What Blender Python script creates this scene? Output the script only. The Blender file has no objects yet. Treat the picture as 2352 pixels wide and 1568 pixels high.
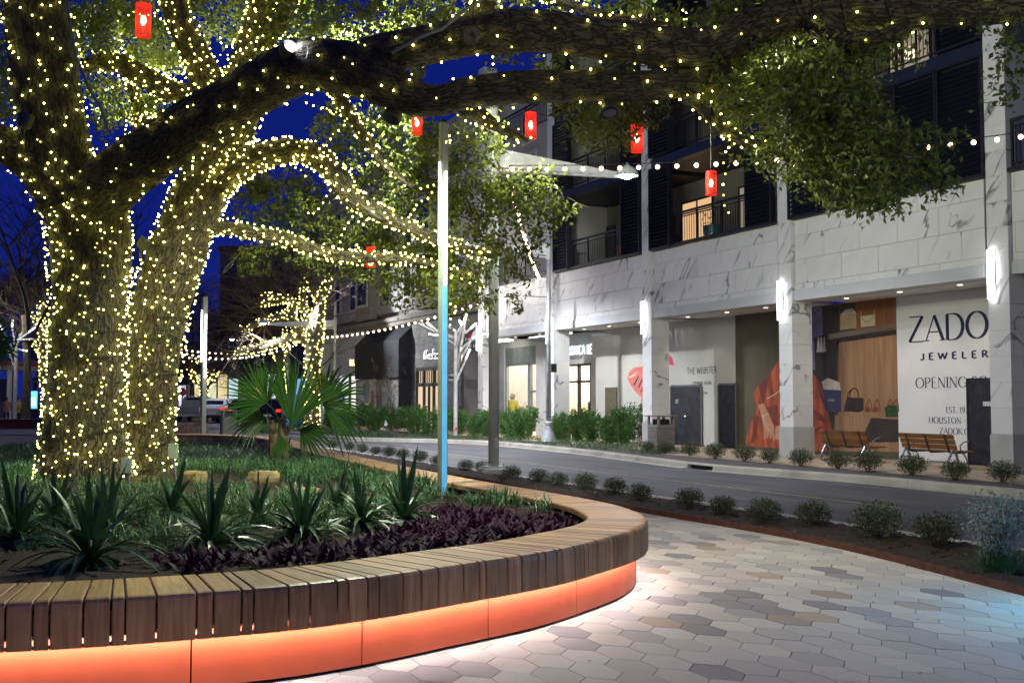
import bpy, math, random
import numpy as np
from mathutils import Vector, Matrix

random.seed(11); RNG = np.random.default_rng(11)
SC = bpy.context.scene; COL = SC.collection
PI = math.pi

# ------------------------------------------------------------------ camera, sky, exposure
# Frame: +Y runs down the street (away), +X runs towards the shop fronts; the origin is
# the street corner of the nearest marble column.
YAW = math.radians(25.535); PITCH = math.radians(3.02); CAMZ = 1.62
CAM = Vector((-18.595, -16.031, CAMZ))
cam = bpy.data.cameras.new('camera'); camo = bpy.data.objects.new('camera', cam); COL.objects.link(camo)
cam.sensor_width = 36; cam.lens = 36 * 2500 / 2352; cam.clip_start = .1; cam.clip_end = 900
camo.location = CAM; camo.rotation_euler = (PI / 2 + PITCH, 0, -YAW); SC.camera = camo

world = bpy.data.worlds.new('World'); SC.world = world; world.use_nodes = True
wn = world.node_tree.nodes; wl_ = world.node_tree.links
bg = wn['Background']
tc = wn.new('ShaderNodeTexCoord'); sp = wn.new('ShaderNodeSeparateXYZ'); wl_.new(tc.outputs['Generated'], sp.inputs[0])
cr = wn.new('ShaderNodeValToRGB'); wl_.new(sp.outputs['Z'], cr.inputs[0])
cr.color_ramp.elements[0].position = 0.0; cr.color_ramp.elements[0].color = (.0060, .0150, .185, 1)
cr.color_ramp.elements[1].position = .55; cr.color_ramp.elements[1].color = (.0022, .0075, .135, 1)
wl_.new(cr.outputs[0], bg.inputs[0]); bg.inputs[1].default_value = 1.0
SC.view_settings.view_transform = 'Standard'; SC.view_settings.look = 'None'
SC.view_settings.exposure = 0.0; SC.view_settings.gamma = 1; SC.view_settings.use_curve_mapping = False
SC.render.engine = 'CYCLES'
cy = SC.cycles
cy.use_denoising = True
try: cy.denoiser = 'OPENIMAGEDENOISE'
except Exception: pass
cy.max_bounces = 5; cy.diffuse_bounces = 2; cy.glossy_bounces = 2; cy.transmission_bounces = 3
cy.transparent_max_bounces = 6; cy.sample_clamp_indirect = 4; cy.caustics_reflective = False; cy.caustics_refractive = False

# ------------------------------------------------------------------ pixel -> place helpers (2352 x 1568 survey of the photograph)
FH = Vector((math.sin(YAW), math.cos(YAW), 0)); RT = Vector((math.cos(YAW), -math.sin(YAW), 0))
FW = FH * math.cos(PITCH) + Vector((0, 0, math.sin(PITCH))); UPV = -FH * math.sin(PITCH) + Vector((0, 0, math.cos(PITCH)))
def ray(px, py): return RT * ((px - 1176) / 2500) + UPV * ((784 - py) / 2500) + FW
def G(px, py, z=0.0):
    v = ray(px, py); return CAM + v * ((z - CAMZ) / v.z)
def W(px, py, x):
    v = ray(px, py); return CAM + v * ((x - CAM.x) / v.x)
def D(px, py, d):
    v = ray(px, py); return CAM + v * (d / v.dot(FH))
def depth(p): return (Vector(p) - CAM).dot(FH)

# ------------------------------------------------------------------ scene graph helpers
WL = {}
def tag(o, label=None, cat=None, group=None, kind=None):
    if label: o['label'] = label
    if cat: o['category'] = cat
    if group: o['group'] = group
    if kind: o['kind'] = kind
    return o
def link(o, parent=None, loc=None):
    COL.objects.link(o)
    if parent is not None:
        o.parent = parent
        base = WL.get(parent.name, Vector((0, 0, 0)))
        if loc is None: o.location = -base; WL[o.name] = Vector((0, 0, 0))
        else: o.location = Vector(loc) - base; WL[o.name] = Vector(loc)
    else:
        o.location = loc or (0, 0, 0); WL[o.name] = Vector(loc or (0, 0, 0))
    return o
def thing(name, label, cat, loc=(0, 0, 0), group=None, parent=None):
    o = bpy.data.objects.new(name, None); o.empty_display_size = .2
    link(o, parent, loc); tag(o, label, cat, group)
    return o
def copy_tree(o, loc=None, rotz=None, label=None, group=None, scale=None, parent=None):
    c = o.copy(); COL.objects.link(c)
    if parent is not None: c.parent = parent
    if loc is not None: c.location = loc
    if rotz is not None: c.rotation_euler = (0, 0, rotz)
    if scale is not None: c.scale = scale if hasattr(scale, '__len__') else (scale,) * 3
    if label: c['label'] = label
    if group: c['group'] = group
    for ch in o.children: copy_tree(ch, parent=c)
    return c

class MB:
    def __init__(s): s.v = []; s.f = []; s.uv = {}
    def add(s, vs, fs):
        n = len(s.v); s.v += [tuple(p) for p in vs]; s.f += [tuple(i + n for i in f) for f in fs]; return s
    def box(s, x0, x1, y0, y1, z0, z1):
        return s.add([(x0,y0,z0),(x1,y0,z0),(x1,y1,z0),(x0,y1,z0),(x0,y0,z1),(x1,y0,z1),(x1,y1,z1),(x0,y1,z1)],
                     [(0,3,2,1),(4,5,6,7),(0,1,5,4),(1,2,6,5),(2,3,7,6),(3,0,4,7)])
    def obox(s, c, ax, ay, az):
        c, ax, ay, az = Vector(c), Vector(ax), Vector(ay), Vector(az)
        q = [c-ax-ay-az, c+ax-ay-az, c+ax+ay-az, c-ax+ay-az, c-ax-ay+az, c+ax-ay+az, c+ax+ay+az, c-ax+ay+az]
        return s.add(q, [(0,3,2,1),(4,5,6,7),(0,1,5,4),(1,2,6,5),(2,3,7,6),(3,0,4,7)])
    def bar(s, p, q, w, h, up=(0, 0, 1)):
        p, q = Vector(p), Vector(q); d = q - p; L = d.length; d.normalize()
        sd = d.cross(Vector(up))
        if sd.length < 1e-4: sd = d.cross(Vector((1, 0, 0)))
        sd.normalize(); uu = sd.cross(d)
        return s.obox((p + q) / 2, d * L / 2, sd * w / 2, uu * h / 2)
    def tube(s, pts, r, n=8, cap=True, wob=0.0, uvs=False):
        pts = [Vector(p) for p in pts]; m = len(pts)
        rs = r if hasattr(r, '__len__') else [r] * m
        t0 = (pts[1] - pts[0]).normalized()
        nrm = t0.cross(Vector((0, 0, 1)))
        if nrm.length < .2: nrm = t0.cross(Vector((1, 0, 0)))
        nrm.normalize(); base = len(s.v); L = 0
        for i in range(m):
            t = (pts[min(i + 1, m - 1)] - pts[max(i - 1, 0)]).normalized()
            nrm = (nrm - t * nrm.dot(t)).normalized(); bn = t.cross(nrm)
            if i: L += (pts[i] - pts[i - 1]).length
            for k in range(n):
                a = 2 * PI * k / n
                rr = rs[i]
                if wob: rr *= 1 + wob * (math.sin(3 * a + L * 1.7) * .5 + math.sin(5 * a - L * 2.9 + 1) * .35 + math.sin(8 * a + L * 6.1) * .2)
                s.v.append(tuple(pts[i] + (nrm * math.cos(a) + bn * math.sin(a)) * rr))
            if i:
                dl = (pts[i] - pts[i - 1]).length
                for k in range(n):
                    k2 = (k + 1) % n
                    if uvs:
                        ra = (rs[i] + rs[0]) * .5
                        s.uv[len(s.f)] = [(k / n * 6.28 * ra, L - dl), ((k + 1) / n * 6.28 * ra, L - dl), ((k + 1) / n * 6.28 * ra, L), (k / n * 6.28 * ra, L)]
                    s.f.append((base + (i - 1) * n + k, base + (i - 1) * n + k2, base + i * n + k2, base + i * n + k))
        if cap:
            s.f.append(tuple(base + k for k in reversed(range(n)))); s.f.append(tuple(base + (m - 1) * n + k for k in range(n)))
        return s
    def lathe(s, prof, n=16, c=(0, 0, 0), cap=True):
        base = len(s.v); m = len(prof)
        for r, z in prof:
            for k in range(n):
                a = 2 * PI * k / n; s.v.append((c[0] + r * math.cos(a), c[1] + r * math.sin(a), c[2] + z))
        for i in range(m - 1):
            for k in range(n):
                k2 = (k + 1) % n; s.f.append((base+i*n+k, base+i*n+k2, base+(i+1)*n+k2, base+(i+1)*n+k))
        if cap:
            s.f.append(tuple(base + k for k in reversed(range(n)))); s.f.append(tuple(base + (m - 1) * n + k for k in range(n)))
        return s
    def prism(s, pts, vec):
        pts = [Vector(p) for p in pts]; vec = Vector(vec); n = len(pts)
        return s.add(pts + [p + vec for p in pts], [tuple(range(n)), tuple(reversed(range(n, 2 * n)))] +
                     [(i, i + n, (i + 1) % n + n, (i + 1) % n) for i in range(n)])
    def ball(s, c, r, nu=10, nv=7, sx=1, sy=1, sz=1):
        prof = [(math.sin(PI * (i + .001) / nv * .999), -math.cos(PI * i / nv)) for i in range(nv + 1)]
        base = len(s.v); s.lathe([(max(p[0], .001) * r, p[1] * r) for p in prof], nu)
        for i in range(base, len(s.v)):
            x, y, z = s.v[i]; s.v[i] = (c[0] + x * sx, c[1] + y * sy, c[2] + z * sz)
        return s
    def mesh(s, name, mat, smooth=False):
        me = bpy.data.meshes.new(name); me.from_pydata(s.v, [], s.f)
        if mat: me.materials.append(mat)
        if s.uv:
            l = me.uv_layers.new(name='UVMap')
            for p in me.polygons:
                q = s.uv.get(p.index)
                if q:
                    for li, t in zip(p.loop_indices, q): l.data[li].uv = t
        if smooth: me.polygons.foreach_set('use_smooth', [True] * len(me.polygons))
        me.update(); return me
    def build(s, name, mat, parent=None, smooth=False, kind=None, recalc=True):
        me = s.mesh(name, mat, smooth)
        if recalc and not s.uv:
            import bmesh
            bm = bmesh.new(); bm.from_mesh(me); bmesh.ops.recalc_face_normals(bm, faces=bm.faces); bm.to_mesh(me); bm.free()
        o = bpy.data.objects.new(name, me); link(o, parent)
        if kind: o['kind'] = kind
        return o
def npmesh(name, V, Fq, mat, parent=None, kind=None, k=4, smooth=False, loc=None):
    """fast mesh from numpy arrays: V (n,3), Fq (m,k)"""
    me = bpy.data.meshes.new(name); V = np.asarray(V, dtype=np.float32); Fq = np.asarray(Fq, dtype=np.int32)
    me.vertices.add(len(V)); me.vertices.foreach_set('co', V.ravel())
    me.loops.add(Fq.size); me.loops.foreach_set('vertex_index', Fq.ravel())
    me.polygons.add(len(Fq)); me.polygons.foreach_set('loop_start', np.arange(0, Fq.size, k, dtype=np.int32))
    try: me.polygons.foreach_set('loop_total', np.full(len(Fq), k, dtype=np.int32))
    except Exception: pass
    me.update(calc_edges=True); me.validate()
    if smooth: me.polygons.foreach_set('use_smooth', [True] * len(me.polygons))
    if mat: me.materials.append(mat)
    if name is None: return me
    o = bpy.data.objects.new(name, me); link(o, parent, loc)
    if kind: o['kind'] = kind
    return o
BC = {}
def block(name, mat, c, size, parent, bev=0.004, rotz=0):
    """one box-shaped piece (brick, tile, slat); alike pieces share a mesh"""
    key = (mat.name, tuple(round(x, 3) for x in size))
    if key not in BC:
        x, y, z = [q / 2 for q in size]; m = MB(); b = min(bev, x * .4, y * .4, z * .4)
        lo = [(-x+b,-y+b),(x-b,-y+b),(x-b,y-b),(-x+b,y-b)]; mi = [(-x,-y),(x,-y),(x,y),(-x,y)]
        V = [(p[0],p[1],-z) for p in lo] + [(p[0],p[1],-z+b) for p in mi] + [(p[0],p[1],z-b) for p in mi] + [(p[0],p[1],z) for p in lo]
        Fs = [(3,2,1,0),(12,13,14,15)]
        for i in range(3):
            for k in range(4): Fs.append((i*4+k, i*4+(k+1)%4, i*4+4+(k+1)%4, i*4+4+k))
        m.add(V, Fs); BC[key] = m.mesh(name, mat)
    o = bpy.data.objects.new(name, BC[key]); link(o, parent, c)
    if rotz: o.rotation_euler = (0, 0, rotz)
    return o
def spline(pts, step):
    """Catmull-Rom through pts, resampled about every step metres"""
    P = [Vector(p) for p in pts]; out = []
    for i in range(len(P) - 1):
        a, b, c, d = P[max(i-1, 0)], P[i], P[i+1], P[min(i+2, len(P)-1)]
        n = max(2, int((c - b).length / (step * .25)))
        for k in range(n):
            t = k / n
            out.append(.5 * ((2*b) + (c-a)*t + (2*a-5*b+4*c-d)*t*t + (3*b-a-3*c+d)*t**3))
    out.append(P[-1]); res = [out[0]]; acc = 0
    for i in range(1, len(out)):
        acc += (out[i] - out[i-1]).length
        if acc >= step: res.append(out[i]); acc = 0
    if (res[-1] - out[-1]).length > step * .3: res.append(out[-1])
    return res
def ordinal(i): return ['first','second','third','fourth','fifth','sixth','seventh','eighth','ninth','tenth','eleventh','twelfth','thirteenth',
    'fourteenth','fifteenth','sixteenth','seventeenth','eighteenth','nineteenth','twentieth','twenty-first','twenty-second','twenty-third',
    'twenty-fourth','twenty-fifth','twenty-sixth','twenty-seventh','twenty-eighth'][i]

# ------------------------------------------------------------------ materials
def newmat(name):
    m = bpy.data.materials.new(name); m.use_nodes = True
    return m, m.node_tree.nodes, m.node_tree.links, m.node_tree.nodes['Principled BSDF']
def M(name, col, rough=.6, metal=0., var=.18, scale=6., bump=0., bscale=None, rnd=.0, spec=.5, emit=None, es=0., coord='Object', stretch=None, detail=4, trans=0., alpha=1.):
    m, N, L, b = newmat(name)
    b.inputs['Roughness'].default_value = rough; b.inputs['Metallic'].default_value = metal
    b.inputs['Specular IOR Level'].default_value = spec
    if trans: b.inputs['Transmission Weight'].default_value = trans
    if alpha < 1: b.inputs['Alpha'].default_value = alpha
    c4 = tuple(col) + (1,)
    t = N.new('ShaderNodeTexCoord'); mp = N.new('ShaderNodeMapping')
    L.new(t.outputs[coord], mp.inputs[0])
    if stretch: mp.inputs['Scale'].default_value = stretch
    oi = N.new('ShaderNodeObjectInfo')
    ml = N.new('ShaderNodeVectorMath'); ml.operation = 'MULTIPLY_ADD'
    cb = N.new('ShaderNodeCombineXYZ')
    for k in range(3): L.new(oi.outputs['Random'], cb.inputs[k])
    L.new(cb.outputs[0], ml.inputs[0]); ml.inputs[1].default_value = (37, 53, 71); L.new(mp.outputs[0], ml.inputs[2])
    nz = N.new('ShaderNodeTexNoise'); nz.inputs['Scale'].default_value = scale; nz.inputs['Detail'].default_value = detail
    L.new(ml.outputs[0], nz.inputs['Vector'])
    r = N.new('ShaderNodeMapRange'); r.inputs[1].default_value = .3; r.inputs[2].default_value = .7
    r.inputs[3].default_value = 1 - var; r.inputs[4].default_value = 1 + var
    L.new(nz.outputs[0], r.inputs[0])
    fac = r.outputs[0]
    if rnd:
        r2 = N.new('ShaderNodeMapRange'); r2.inputs[3].default_value = 1 - rnd; r2.inputs[4].default_value = 1 + rnd
        L.new(oi.outputs['Random'], r2.inputs[0])
        mm = N.new('ShaderNodeMath'); mm.operation = 'MULTIPLY'; L.new(fac, mm.inputs[0]); L.new(r2.outputs[0], mm.inputs[1]); fac = mm.outputs[0]
    vm = N.new('ShaderNodeVectorMath'); vm.operation = 'SCALE'; vm.inputs[0].default_value = col; L.new(fac, vm.inputs['Scale'])
    L.new(vm.outputs[0], b.inputs['Base Color'])
    if bump:
        n2 = N.new('ShaderNodeTexNoise'); n2.inputs['Scale'].default_value = bscale or scale * 4; n2.inputs['Detail'].default_value = 5
        L.new(ml.outputs[0], n2.inputs['Vector'])
        bp = N.new('ShaderNodeBump'); bp.inputs['Strength'].default_value = min(1, bump); bp.inputs['Distance'].default_value = .02
        L.new(n2.outputs[0], bp.inputs['Height']); L.new(bp.outputs[0], b.inputs['Normal'])
    if emit:
        b.inputs['Emission Color'].default_value = tuple(emit) + (1,); b.inputs['Emission Strength'].default_value = es
    return m
def E(name, col, s):
    m, N, L, b = newmat(name)
    N.remove(b); e = N.new('ShaderNodeEmission'); e.inputs[0].default_value = tuple(col) + (1,); e.inputs[1].default_value = s
    L.new(e.outputs[0], N['Material Output'].inputs[0]); return m
def leafmat(name, c1, c2, rough=.45, tr=.35, cscale=1.2):
    """leaf: two greens by clump and leaf, a bit translucent"""
    m, N, L, b = newmat(name)
    g = N.new('ShaderNodeNewGeometry'); nz = N.new('ShaderNodeTexNoise'); nz.inputs['Scale'].default_value = cscale; nz.inputs['Detail'].default_value = 3
    t = N.new('ShaderNodeTexCoord'); L.new(t.outputs['Object'], nz.inputs['Vector'])
    ad = N.new('ShaderNodeMath'); ad.operation = 'MULTIPLY_ADD'; L.new(g.outputs['Random Per Island'], ad.inputs[0]); ad.inputs[1].default_value = .75
    sb = N.new('ShaderNodeMath'); sb.operation = 'MULTIPLY_ADD'; L.new(nz.outputs[0], sb.inputs[0]); sb.inputs[1].default_value = 1.6; sb.inputs[2].default_value = -.75
    L.new(sb.outputs[0], ad.inputs[2])
    mx = N.new('ShaderNodeMix'); mx.data_type = 'RGBA'; L.new(ad.outputs[0], mx.inputs[0])
    mx.inputs[6].default_value = tuple(c1) + (1,); mx.inputs[7].default_value = tuple(c2) + (1,)
    L.new(mx.outputs[2], b.inputs['Base Color']); b.inputs['Roughness'].default_value = rough
    tl = N.new('ShaderNodeBsdfTranslucent'); L.new(mx.outputs[2], tl.inputs[0])
    ms = N.new('ShaderNodeMixShader'); ms.inputs[0].default_value = tr
    L.new(b.outputs[0], ms.inputs[1]); L.new(tl.outputs[0], ms.inputs[2]); L.new(ms.outputs[0], N['Material Output'].inputs[0])
    return m
def woodmat(name, c1, c2, rough=.5, scale=(3, 26, 3), coord='Object', rnd=.25, bump=.15):
    m, N, L, b = newmat(name)
    t = N.new('ShaderNodeTexCoord'); mp = N.new('ShaderNodeMapping'); mp.inputs['Scale'].default_value = scale
    L.new(t.outputs[coord], mp.inputs[0])
    oi = N.new('ShaderNodeObjectInfo'); cb = N.new('ShaderNodeCombineXYZ')
    for k in range(3): L.new(oi.outputs['Random'], cb.inputs[k])
    ml = N.new('ShaderNodeVectorMath'); ml.operation = 'MULTIPLY_ADD'; L.new(cb.outputs[0], ml.inputs[0]); ml.inputs[1].default_value = (91, 67, 43); L.new(mp.outputs[0], ml.inputs[2])
    nz = N.new('ShaderNodeTexNoise'); nz.inputs['Scale'].default_value = 1.; nz.inputs['Detail'].default_value = 7; nz.inputs['Distortion'].default_value = .8
    L.new(ml.outputs[0], nz.inputs['Vector'])
    cr = N.new('ShaderNodeValToRGB'); cr.color_ramp.elements[0].position = .3; cr.color_ramp.elements[1].position = .72
    cr.color_ramp.elements[0].color = tuple(c1) + (1,); cr.color_ramp.elements[1].color = tuple(c2) + (1,)
    L.new(nz.outputs[0], cr.inputs[0])
    r2 = N.new('ShaderNodeMapRange'); r2.inputs[3].default_value = 1 - rnd; r2.inputs[4].default_value = 1 + rnd; L.new(oi.outputs['Random'], r2.inputs[0])
    vm = N.new('ShaderNodeVectorMath'); vm.operation = 'SCALE'; L.new(cr.outputs[0], vm.inputs[0]); L.new(r2.outputs[0], vm.inputs['Scale'])
    L.new(vm.outputs[0], b.inputs['Base Color']); b.inputs['Roughness'].default_value = rough
    if bump:
        bp = N.new('ShaderNodeBump'); bp.inputs['Strength'].default_value = bump; bp.inputs['Distance'].default_value = .004
        L.new(nz.outputs[0], bp.inputs['Height']); L.new(bp.outputs[0], b.inputs['Normal'])
    return m
def barkmat(name, dark, light, k=(9, 3.2, 1), strength=1.):
    m, N, L, b = newmat(name)
    t = N.new('ShaderNodeTexCoord'); mp = N.new('ShaderNodeMapping'); mp.inputs['Scale'].default_value = k
    L.new(t.outputs['UV'], mp.inputs[0])
    nz = N.new('ShaderNodeTexNoise'); nz.inputs['Scale'].default_value = 1.6; nz.inputs['Detail'].default_value = 4
    L.new(mp.outputs[0], nz.inputs['Vector'])
    ml = N.new('ShaderNodeVectorMath'); ml.operation = 'MULTIPLY_ADD'; L.new(nz.outputs['Color'], ml.inputs[0]); ml.inputs[1].default_value = (1.4, 1.4, 0); L.new(mp.outputs[0], ml.inputs[2])
    vo = N.new('ShaderNodeTexVoronoi'); vo.feature = 'DISTANCE_TO_EDGE'; vo.inputs['Scale'].default_value = 2.; L.new(ml.outputs[0], vo.inputs['Vector'])
    n3 = N.new('ShaderNodeTexNoise'); n3.inputs['Scale'].default_value = 9.; n3.inputs['Detail'].default_value = 6; L.new(mp.outputs[0], n3.inputs['Vector'])
    r = N.new('ShaderNodeMapRange'); r.inputs[1].default_value = 0; r.inputs[2].default_value = .22; L.new(vo.outputs[0], r.inputs[0])
    mu = N.new('ShaderNodeMath'); mu.operation = 'MULTIPLY_ADD'; L.new(n3.outputs[0], mu.inputs[0]); mu.inputs[1].default_value = .55; L.new(r.outputs[0], mu.inputs[2])
    cr = N.new('ShaderNodeValToRGB'); cr.color_ramp.elements[0].position = .25; cr.color_ramp.elements[1].position = 1.
    cr.color_ramp.elements[0].color = tuple(dark) + (1,); cr.color_ramp.elements[1].color = tuple(light) + (1,)
    L.new(mu.outputs[0], cr.inputs[0]); L.new(cr.outputs[0], b.inputs['Base Color']); b.inputs['Roughness'].default_value = .9
    bp = N.new('ShaderNodeBump'); bp.inputs['Strength'].default_value = strength; bp.inputs['Distance'].default_value = .035
    L.new(mu.outputs[0], bp.inputs['Height']); L.new(bp.outputs[0], b.inputs['Normal'])
    return m
def marblemat(name):
    m, N, L, b = newmat(name)
    t = N.new('ShaderNodeTexCoord'); oi = N.new('ShaderNodeObjectInfo'); cb = N.new('ShaderNodeCombineXYZ')
    for k in range(3): L.new(oi.outputs['Random'], cb.inputs[k])
    mp0 = N.new('ShaderNodeMapping'); mp0.inputs['Rotation'].default_value = (math.radians(-128), 0, 0); mp = N.new('ShaderNodeMapping'); mp.inputs['Scale'].default_value = (1, .45, 1.5)
    L.new(t.outputs['Object'], mp0.inputs[0]); L.new(mp0.outputs[0], mp.inputs[0])
    ml = N.new('ShaderNodeVectorMath'); ml.operation = 'MULTIPLY_ADD'; L.new(cb.outputs[0], ml.inputs[0]); ml.inputs[1].default_value = (90, 57, 33); L.new(mp.outputs[0], ml.inputs[2])
    def vein(sc, wd, thr):
        n = N.new('ShaderNodeTexNoise'); n.inputs['Scale'].default_value = sc; n.inputs['Detail'].default_value = 3.5; n.inputs['Roughness'].default_value = .5; n.inputs['Distortion'].default_value = .35
        L.new(ml.outputs[0], n.inputs['Vector'])
        s = N.new('ShaderNodeMath'); s.operation = 'SUBTRACT'; L.new(n.outputs[0], s.inputs[0]); s.inputs[1].default_value = .5
        a = N.new('ShaderNodeMath'); a.operation = 'ABSOLUTE'; L.new(s.outputs[0], a.inputs[0])
        r = N.new('ShaderNodeMapRange'); r.inputs[1].default_value = 0; r.inputs[2].default_value = wd; r.inputs[3].default_value = 1; r.inputs[4].default_value = 0; L.new(a.outputs[0], r.inputs[0])
        k = N.new('ShaderNodeTexNoise'); k.inputs['Scale'].default_value = sc * .9; k.inputs['Detail'].default_value = 1; L.new(ml.outputs[0], k.inputs['Vector'])
        r2 = N.new('ShaderNodeMapRange'); r2.inputs[1].default_value = thr; r2.inputs[2].default_value = thr + .08; L.new(k.outputs[0], r2.inputs[0])
        mu = N.new('ShaderNodeMath'); mu.operation = 'MULTIPLY'; L.new(r.outputs[0], mu.inputs[0]); L.new(r2.outputs[0], mu.inputs[1]); return mu.outputs[0]
    v1 = vein(.85, .022, .49); v2 = vein(2.1, .011, .60)
    mx = N.new('ShaderNodeMath'); mx.operation = 'MAXIMUM'; L.new(v1, mx.inputs[0]); L.new(v2, mx.inputs[1])
    cl = N.new('ShaderNodeTexNoise'); cl.inputs['Scale'].default_value = 2; L.new(ml.outputs[0], cl.inputs['Vector'])
    mb = N.new('ShaderNodeMix'); mb.data_type = 'RGBA'; L.new(cl.outputs[0], mb.inputs[0]); mb.inputs[6].default_value = (.66, .66, .66, 1); mb.inputs[7].default_value = (.8, .79, .78, 1)
    mc = N.new('ShaderNodeMix'); mc.data_type = 'RGBA'; L.new(mx.outputs[0], mc.inputs[0]); L.new(mb.outputs[2], mc.inputs[6]); mc.inputs[7].default_value = (.16, .16, .17, 1)
    L.new(mc.outputs[2], b.inputs['Base Color']); b.inputs['Roughness'].default_value = .42
    return m

m_asphalt = M('asphalt', (.080, .077, .088), .75, var=.38, scale=1.3, bump=.35, bscale=60, stretch=(1, .25, 1), detail=6)
m_ground = M('earth', (.05, .045, .04), .95)
m_kerb = M('kerb_concrete', (.36, .34, .29), .8, var=.25, scale=1.4, bump=.2, bscale=30)
m_walk = M('sidewalk_concrete', (.43, .34, .235), .8, var=.14, scale=.8, bump=.12, bscale=40)
m_concrete = M('plinth_concrete', (.42, .42, .41), .8, var=.12, scale=1.5, bump=.1)
m_mulch = M('mulch', (.028, .017, .010), .95, var=.55, scale=22, bump=1., bscale=45, detail=8)
m_gravelsoil = M('dark_gravel', (.10, .09, .085), .95, var=.5, scale=30, bump=1., bscale=55)
m_corten = M('rusted_steel', (.085, .032, .018), .8, var=.35, scale=9)
m_paint = M('yellow_paint', (.27, .235, .12), .7, var=.55, scale=7)
m_black = M('black_metal', (.012, .012, .014), .5)
m_navy = M('dark_navy_siding', (.009, .010, .019), .5, var=.1)
m_navybeam = M('navy_painted_steel', (.015, .019, .042), .45, var=.1)
m_pole = M('galvanised_pole', (.50, .52, .48), .5, metal=.0, var=.12, scale=3)
m_white = M('white_paint', (.75, .75, .75), .5, var=.06)
m_stucco = M('pale_stucco', (.40, .385, .37), .9, var=.1, scale=.8, bump=.1)
m_stucco2 = M('taupe_stucco', (.25, .225, .205), .9, var=.1, scale=.8, bump=.1)
m_marble = marblemat('veined_marble')
m_ledge = M('pale_stone_ledge', (.55, .56, .58), .6, var=.06, scale=2)
m_glass = M('dark_window_glass', (.015, .022, .04), .08, var=.3, scale=1, spec=.8)

# ================================================================== THE SETTING
MB().box(-260, 260, -120, 420, -.4, -.15).build('ground', m_ground, kind='structure')

KERB = spline([(-3.1,-45,0),(-3.1,-20,0),(-3.07,-3.3,0),(-3.0,.2,0),(-3.3,2.4,0),(-3.55,5,0),(-3.2,8,0),(-2.6,12.4,0),(-2.35,19,0),(-3.2,22,0),
               (-5.1,24.6,0),(-5.9,26.5,0),(-6.0,31.6,0),(-6.0,40,0),(-5.6,43,0),(-3,45.5,0),(-1.6,48,0),(-1.6,60,0),(-1.6,140,0)], .4)
def kerbx(y):
    for p, q in zip(KERB, KERB[1:]):
        if p.y <= y <= q.y: return p.x + (q.x - p.x) * (y - p.y) / max(1e-6, q.y - p.y)
    return KERB[-1].x
ROADN = -8.75
rd = MB(); ys = [-45 + i * .8 for i in range(232)]
V = []
for y in ys: V += [(ROADN, y, -.03), (kerbx(y) + .05, y, -.03)]
rd.add(V, [(2*i, 2*i+1, 2*i+3, 2*i+2) for i in range(len(ys) - 1)])
rd.add([(-60, 22, -.034), (ROADN + .01, 22, -.034), (ROADN + .01, 138, -.034), (-60, 138, -.034)], [(0, 1, 2, 3)])
rd.build('road', m_asphalt, kind='structure')
# yellow centre line and a faint older seam
cl = MB()
for i in range(-40, 42):
    y0 = i * .9; x = -6.12 - (max(0, y0 - 20) * .03)
    if y0 < -2.5 and random.random() < .8: continue
    if y0 > -2.5 or True: cl.box(x - .045, x + .045, y0, y0 + .9, -.0265, -.0255)
cl.build('road_line', m_paint, kind='structure')
MB().box(-60, ROADN, -45, 21, -.14, -.035).build('plaza', M('joint_sand', (.20, .175, .14), .95, var=.3, scale=20), kind='structure')

# far kerb: separate cast lengths with open joints and a storm-drain mouth
kb = thing('kerb', 'pale cast concrete kerb along the far side of the road, with a dark drain mouth', 'kerb')
kb['kind'] = 'structure'; del kb['category']; del kb['label']
def sweep(path, prof, gap=.006):
    """sweep (n,z) profile along path; n is to the +X (building) side"""
    m = MB(); k = len(prof)
    for i, p in enumerate(path):
        t = (path[min(i+1, len(path)-1)] - path[max(i-1, 0)]).normalized(); n = Vector((t.y, -t.x, 0))
        for a, z in prof: m.v.append(tuple(p + n * a + Vector((0, 0, z))))
        if i:
            for j in range(k):
                j2 = (j + 1) % k; b0 = (i-1)*k; b1 = i*k; m.f.append((b0+j, b1+j, b1+j2, b0+j2))
    m.f.append(tuple(range(k))); m.f.append(tuple(reversed([(len(path)-1)*k + j for j in range(k)])))
    return m
kprof = [(-.24, -.05), (-.24, -.022), (-.02, -.018), (.0, .075), (.03, .105), (.17, .11), (.17, -.05)]
kfine = spline([tuple(p) for p in KERB], .25)
acc = 0; cur = [kfine[0]]; segs = []
for i in range(1, len(kfine)):
    p = kfine[i]
    cur.append(p); acc += (p - kfine[i-1]).length
    drain = 4.75 < p.y < 5.6
    if acc > 3.0 or (4.45 < p.y < 4.75 and acc > .3) or (5.55 < p.y < 5.85 and acc > .3):
        segs.append(cur); d = (cur[-1] - cur[-2]).normalized(); cur = [p + d * .012]; acc = 0
for s in segs:
    if s[0].y < -14 or s[0].y > 110: continue
    mid = (s[0].y + s[-1].y) / 2
    if 4.6 < mid < 5.75:
        pr = [(.05, -.05), (.05, .06), (.0, .075), (.03, .105), (.17, .11), (.17, -.05)]
        o = sweep(s, [(-.0, .07), (.03, .105), (.17, .11), (.17, .07)]).build('kerb_stone', m_kerb, kb)
        sweep(s, [(.10, -.05), (.10, .07), (.16, .07), (.16, -.05)]).build('drain_mouth', m_black, kb)
    else: sweep(s, kprof).build('kerb_stone', m_kerb, kb)

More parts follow.
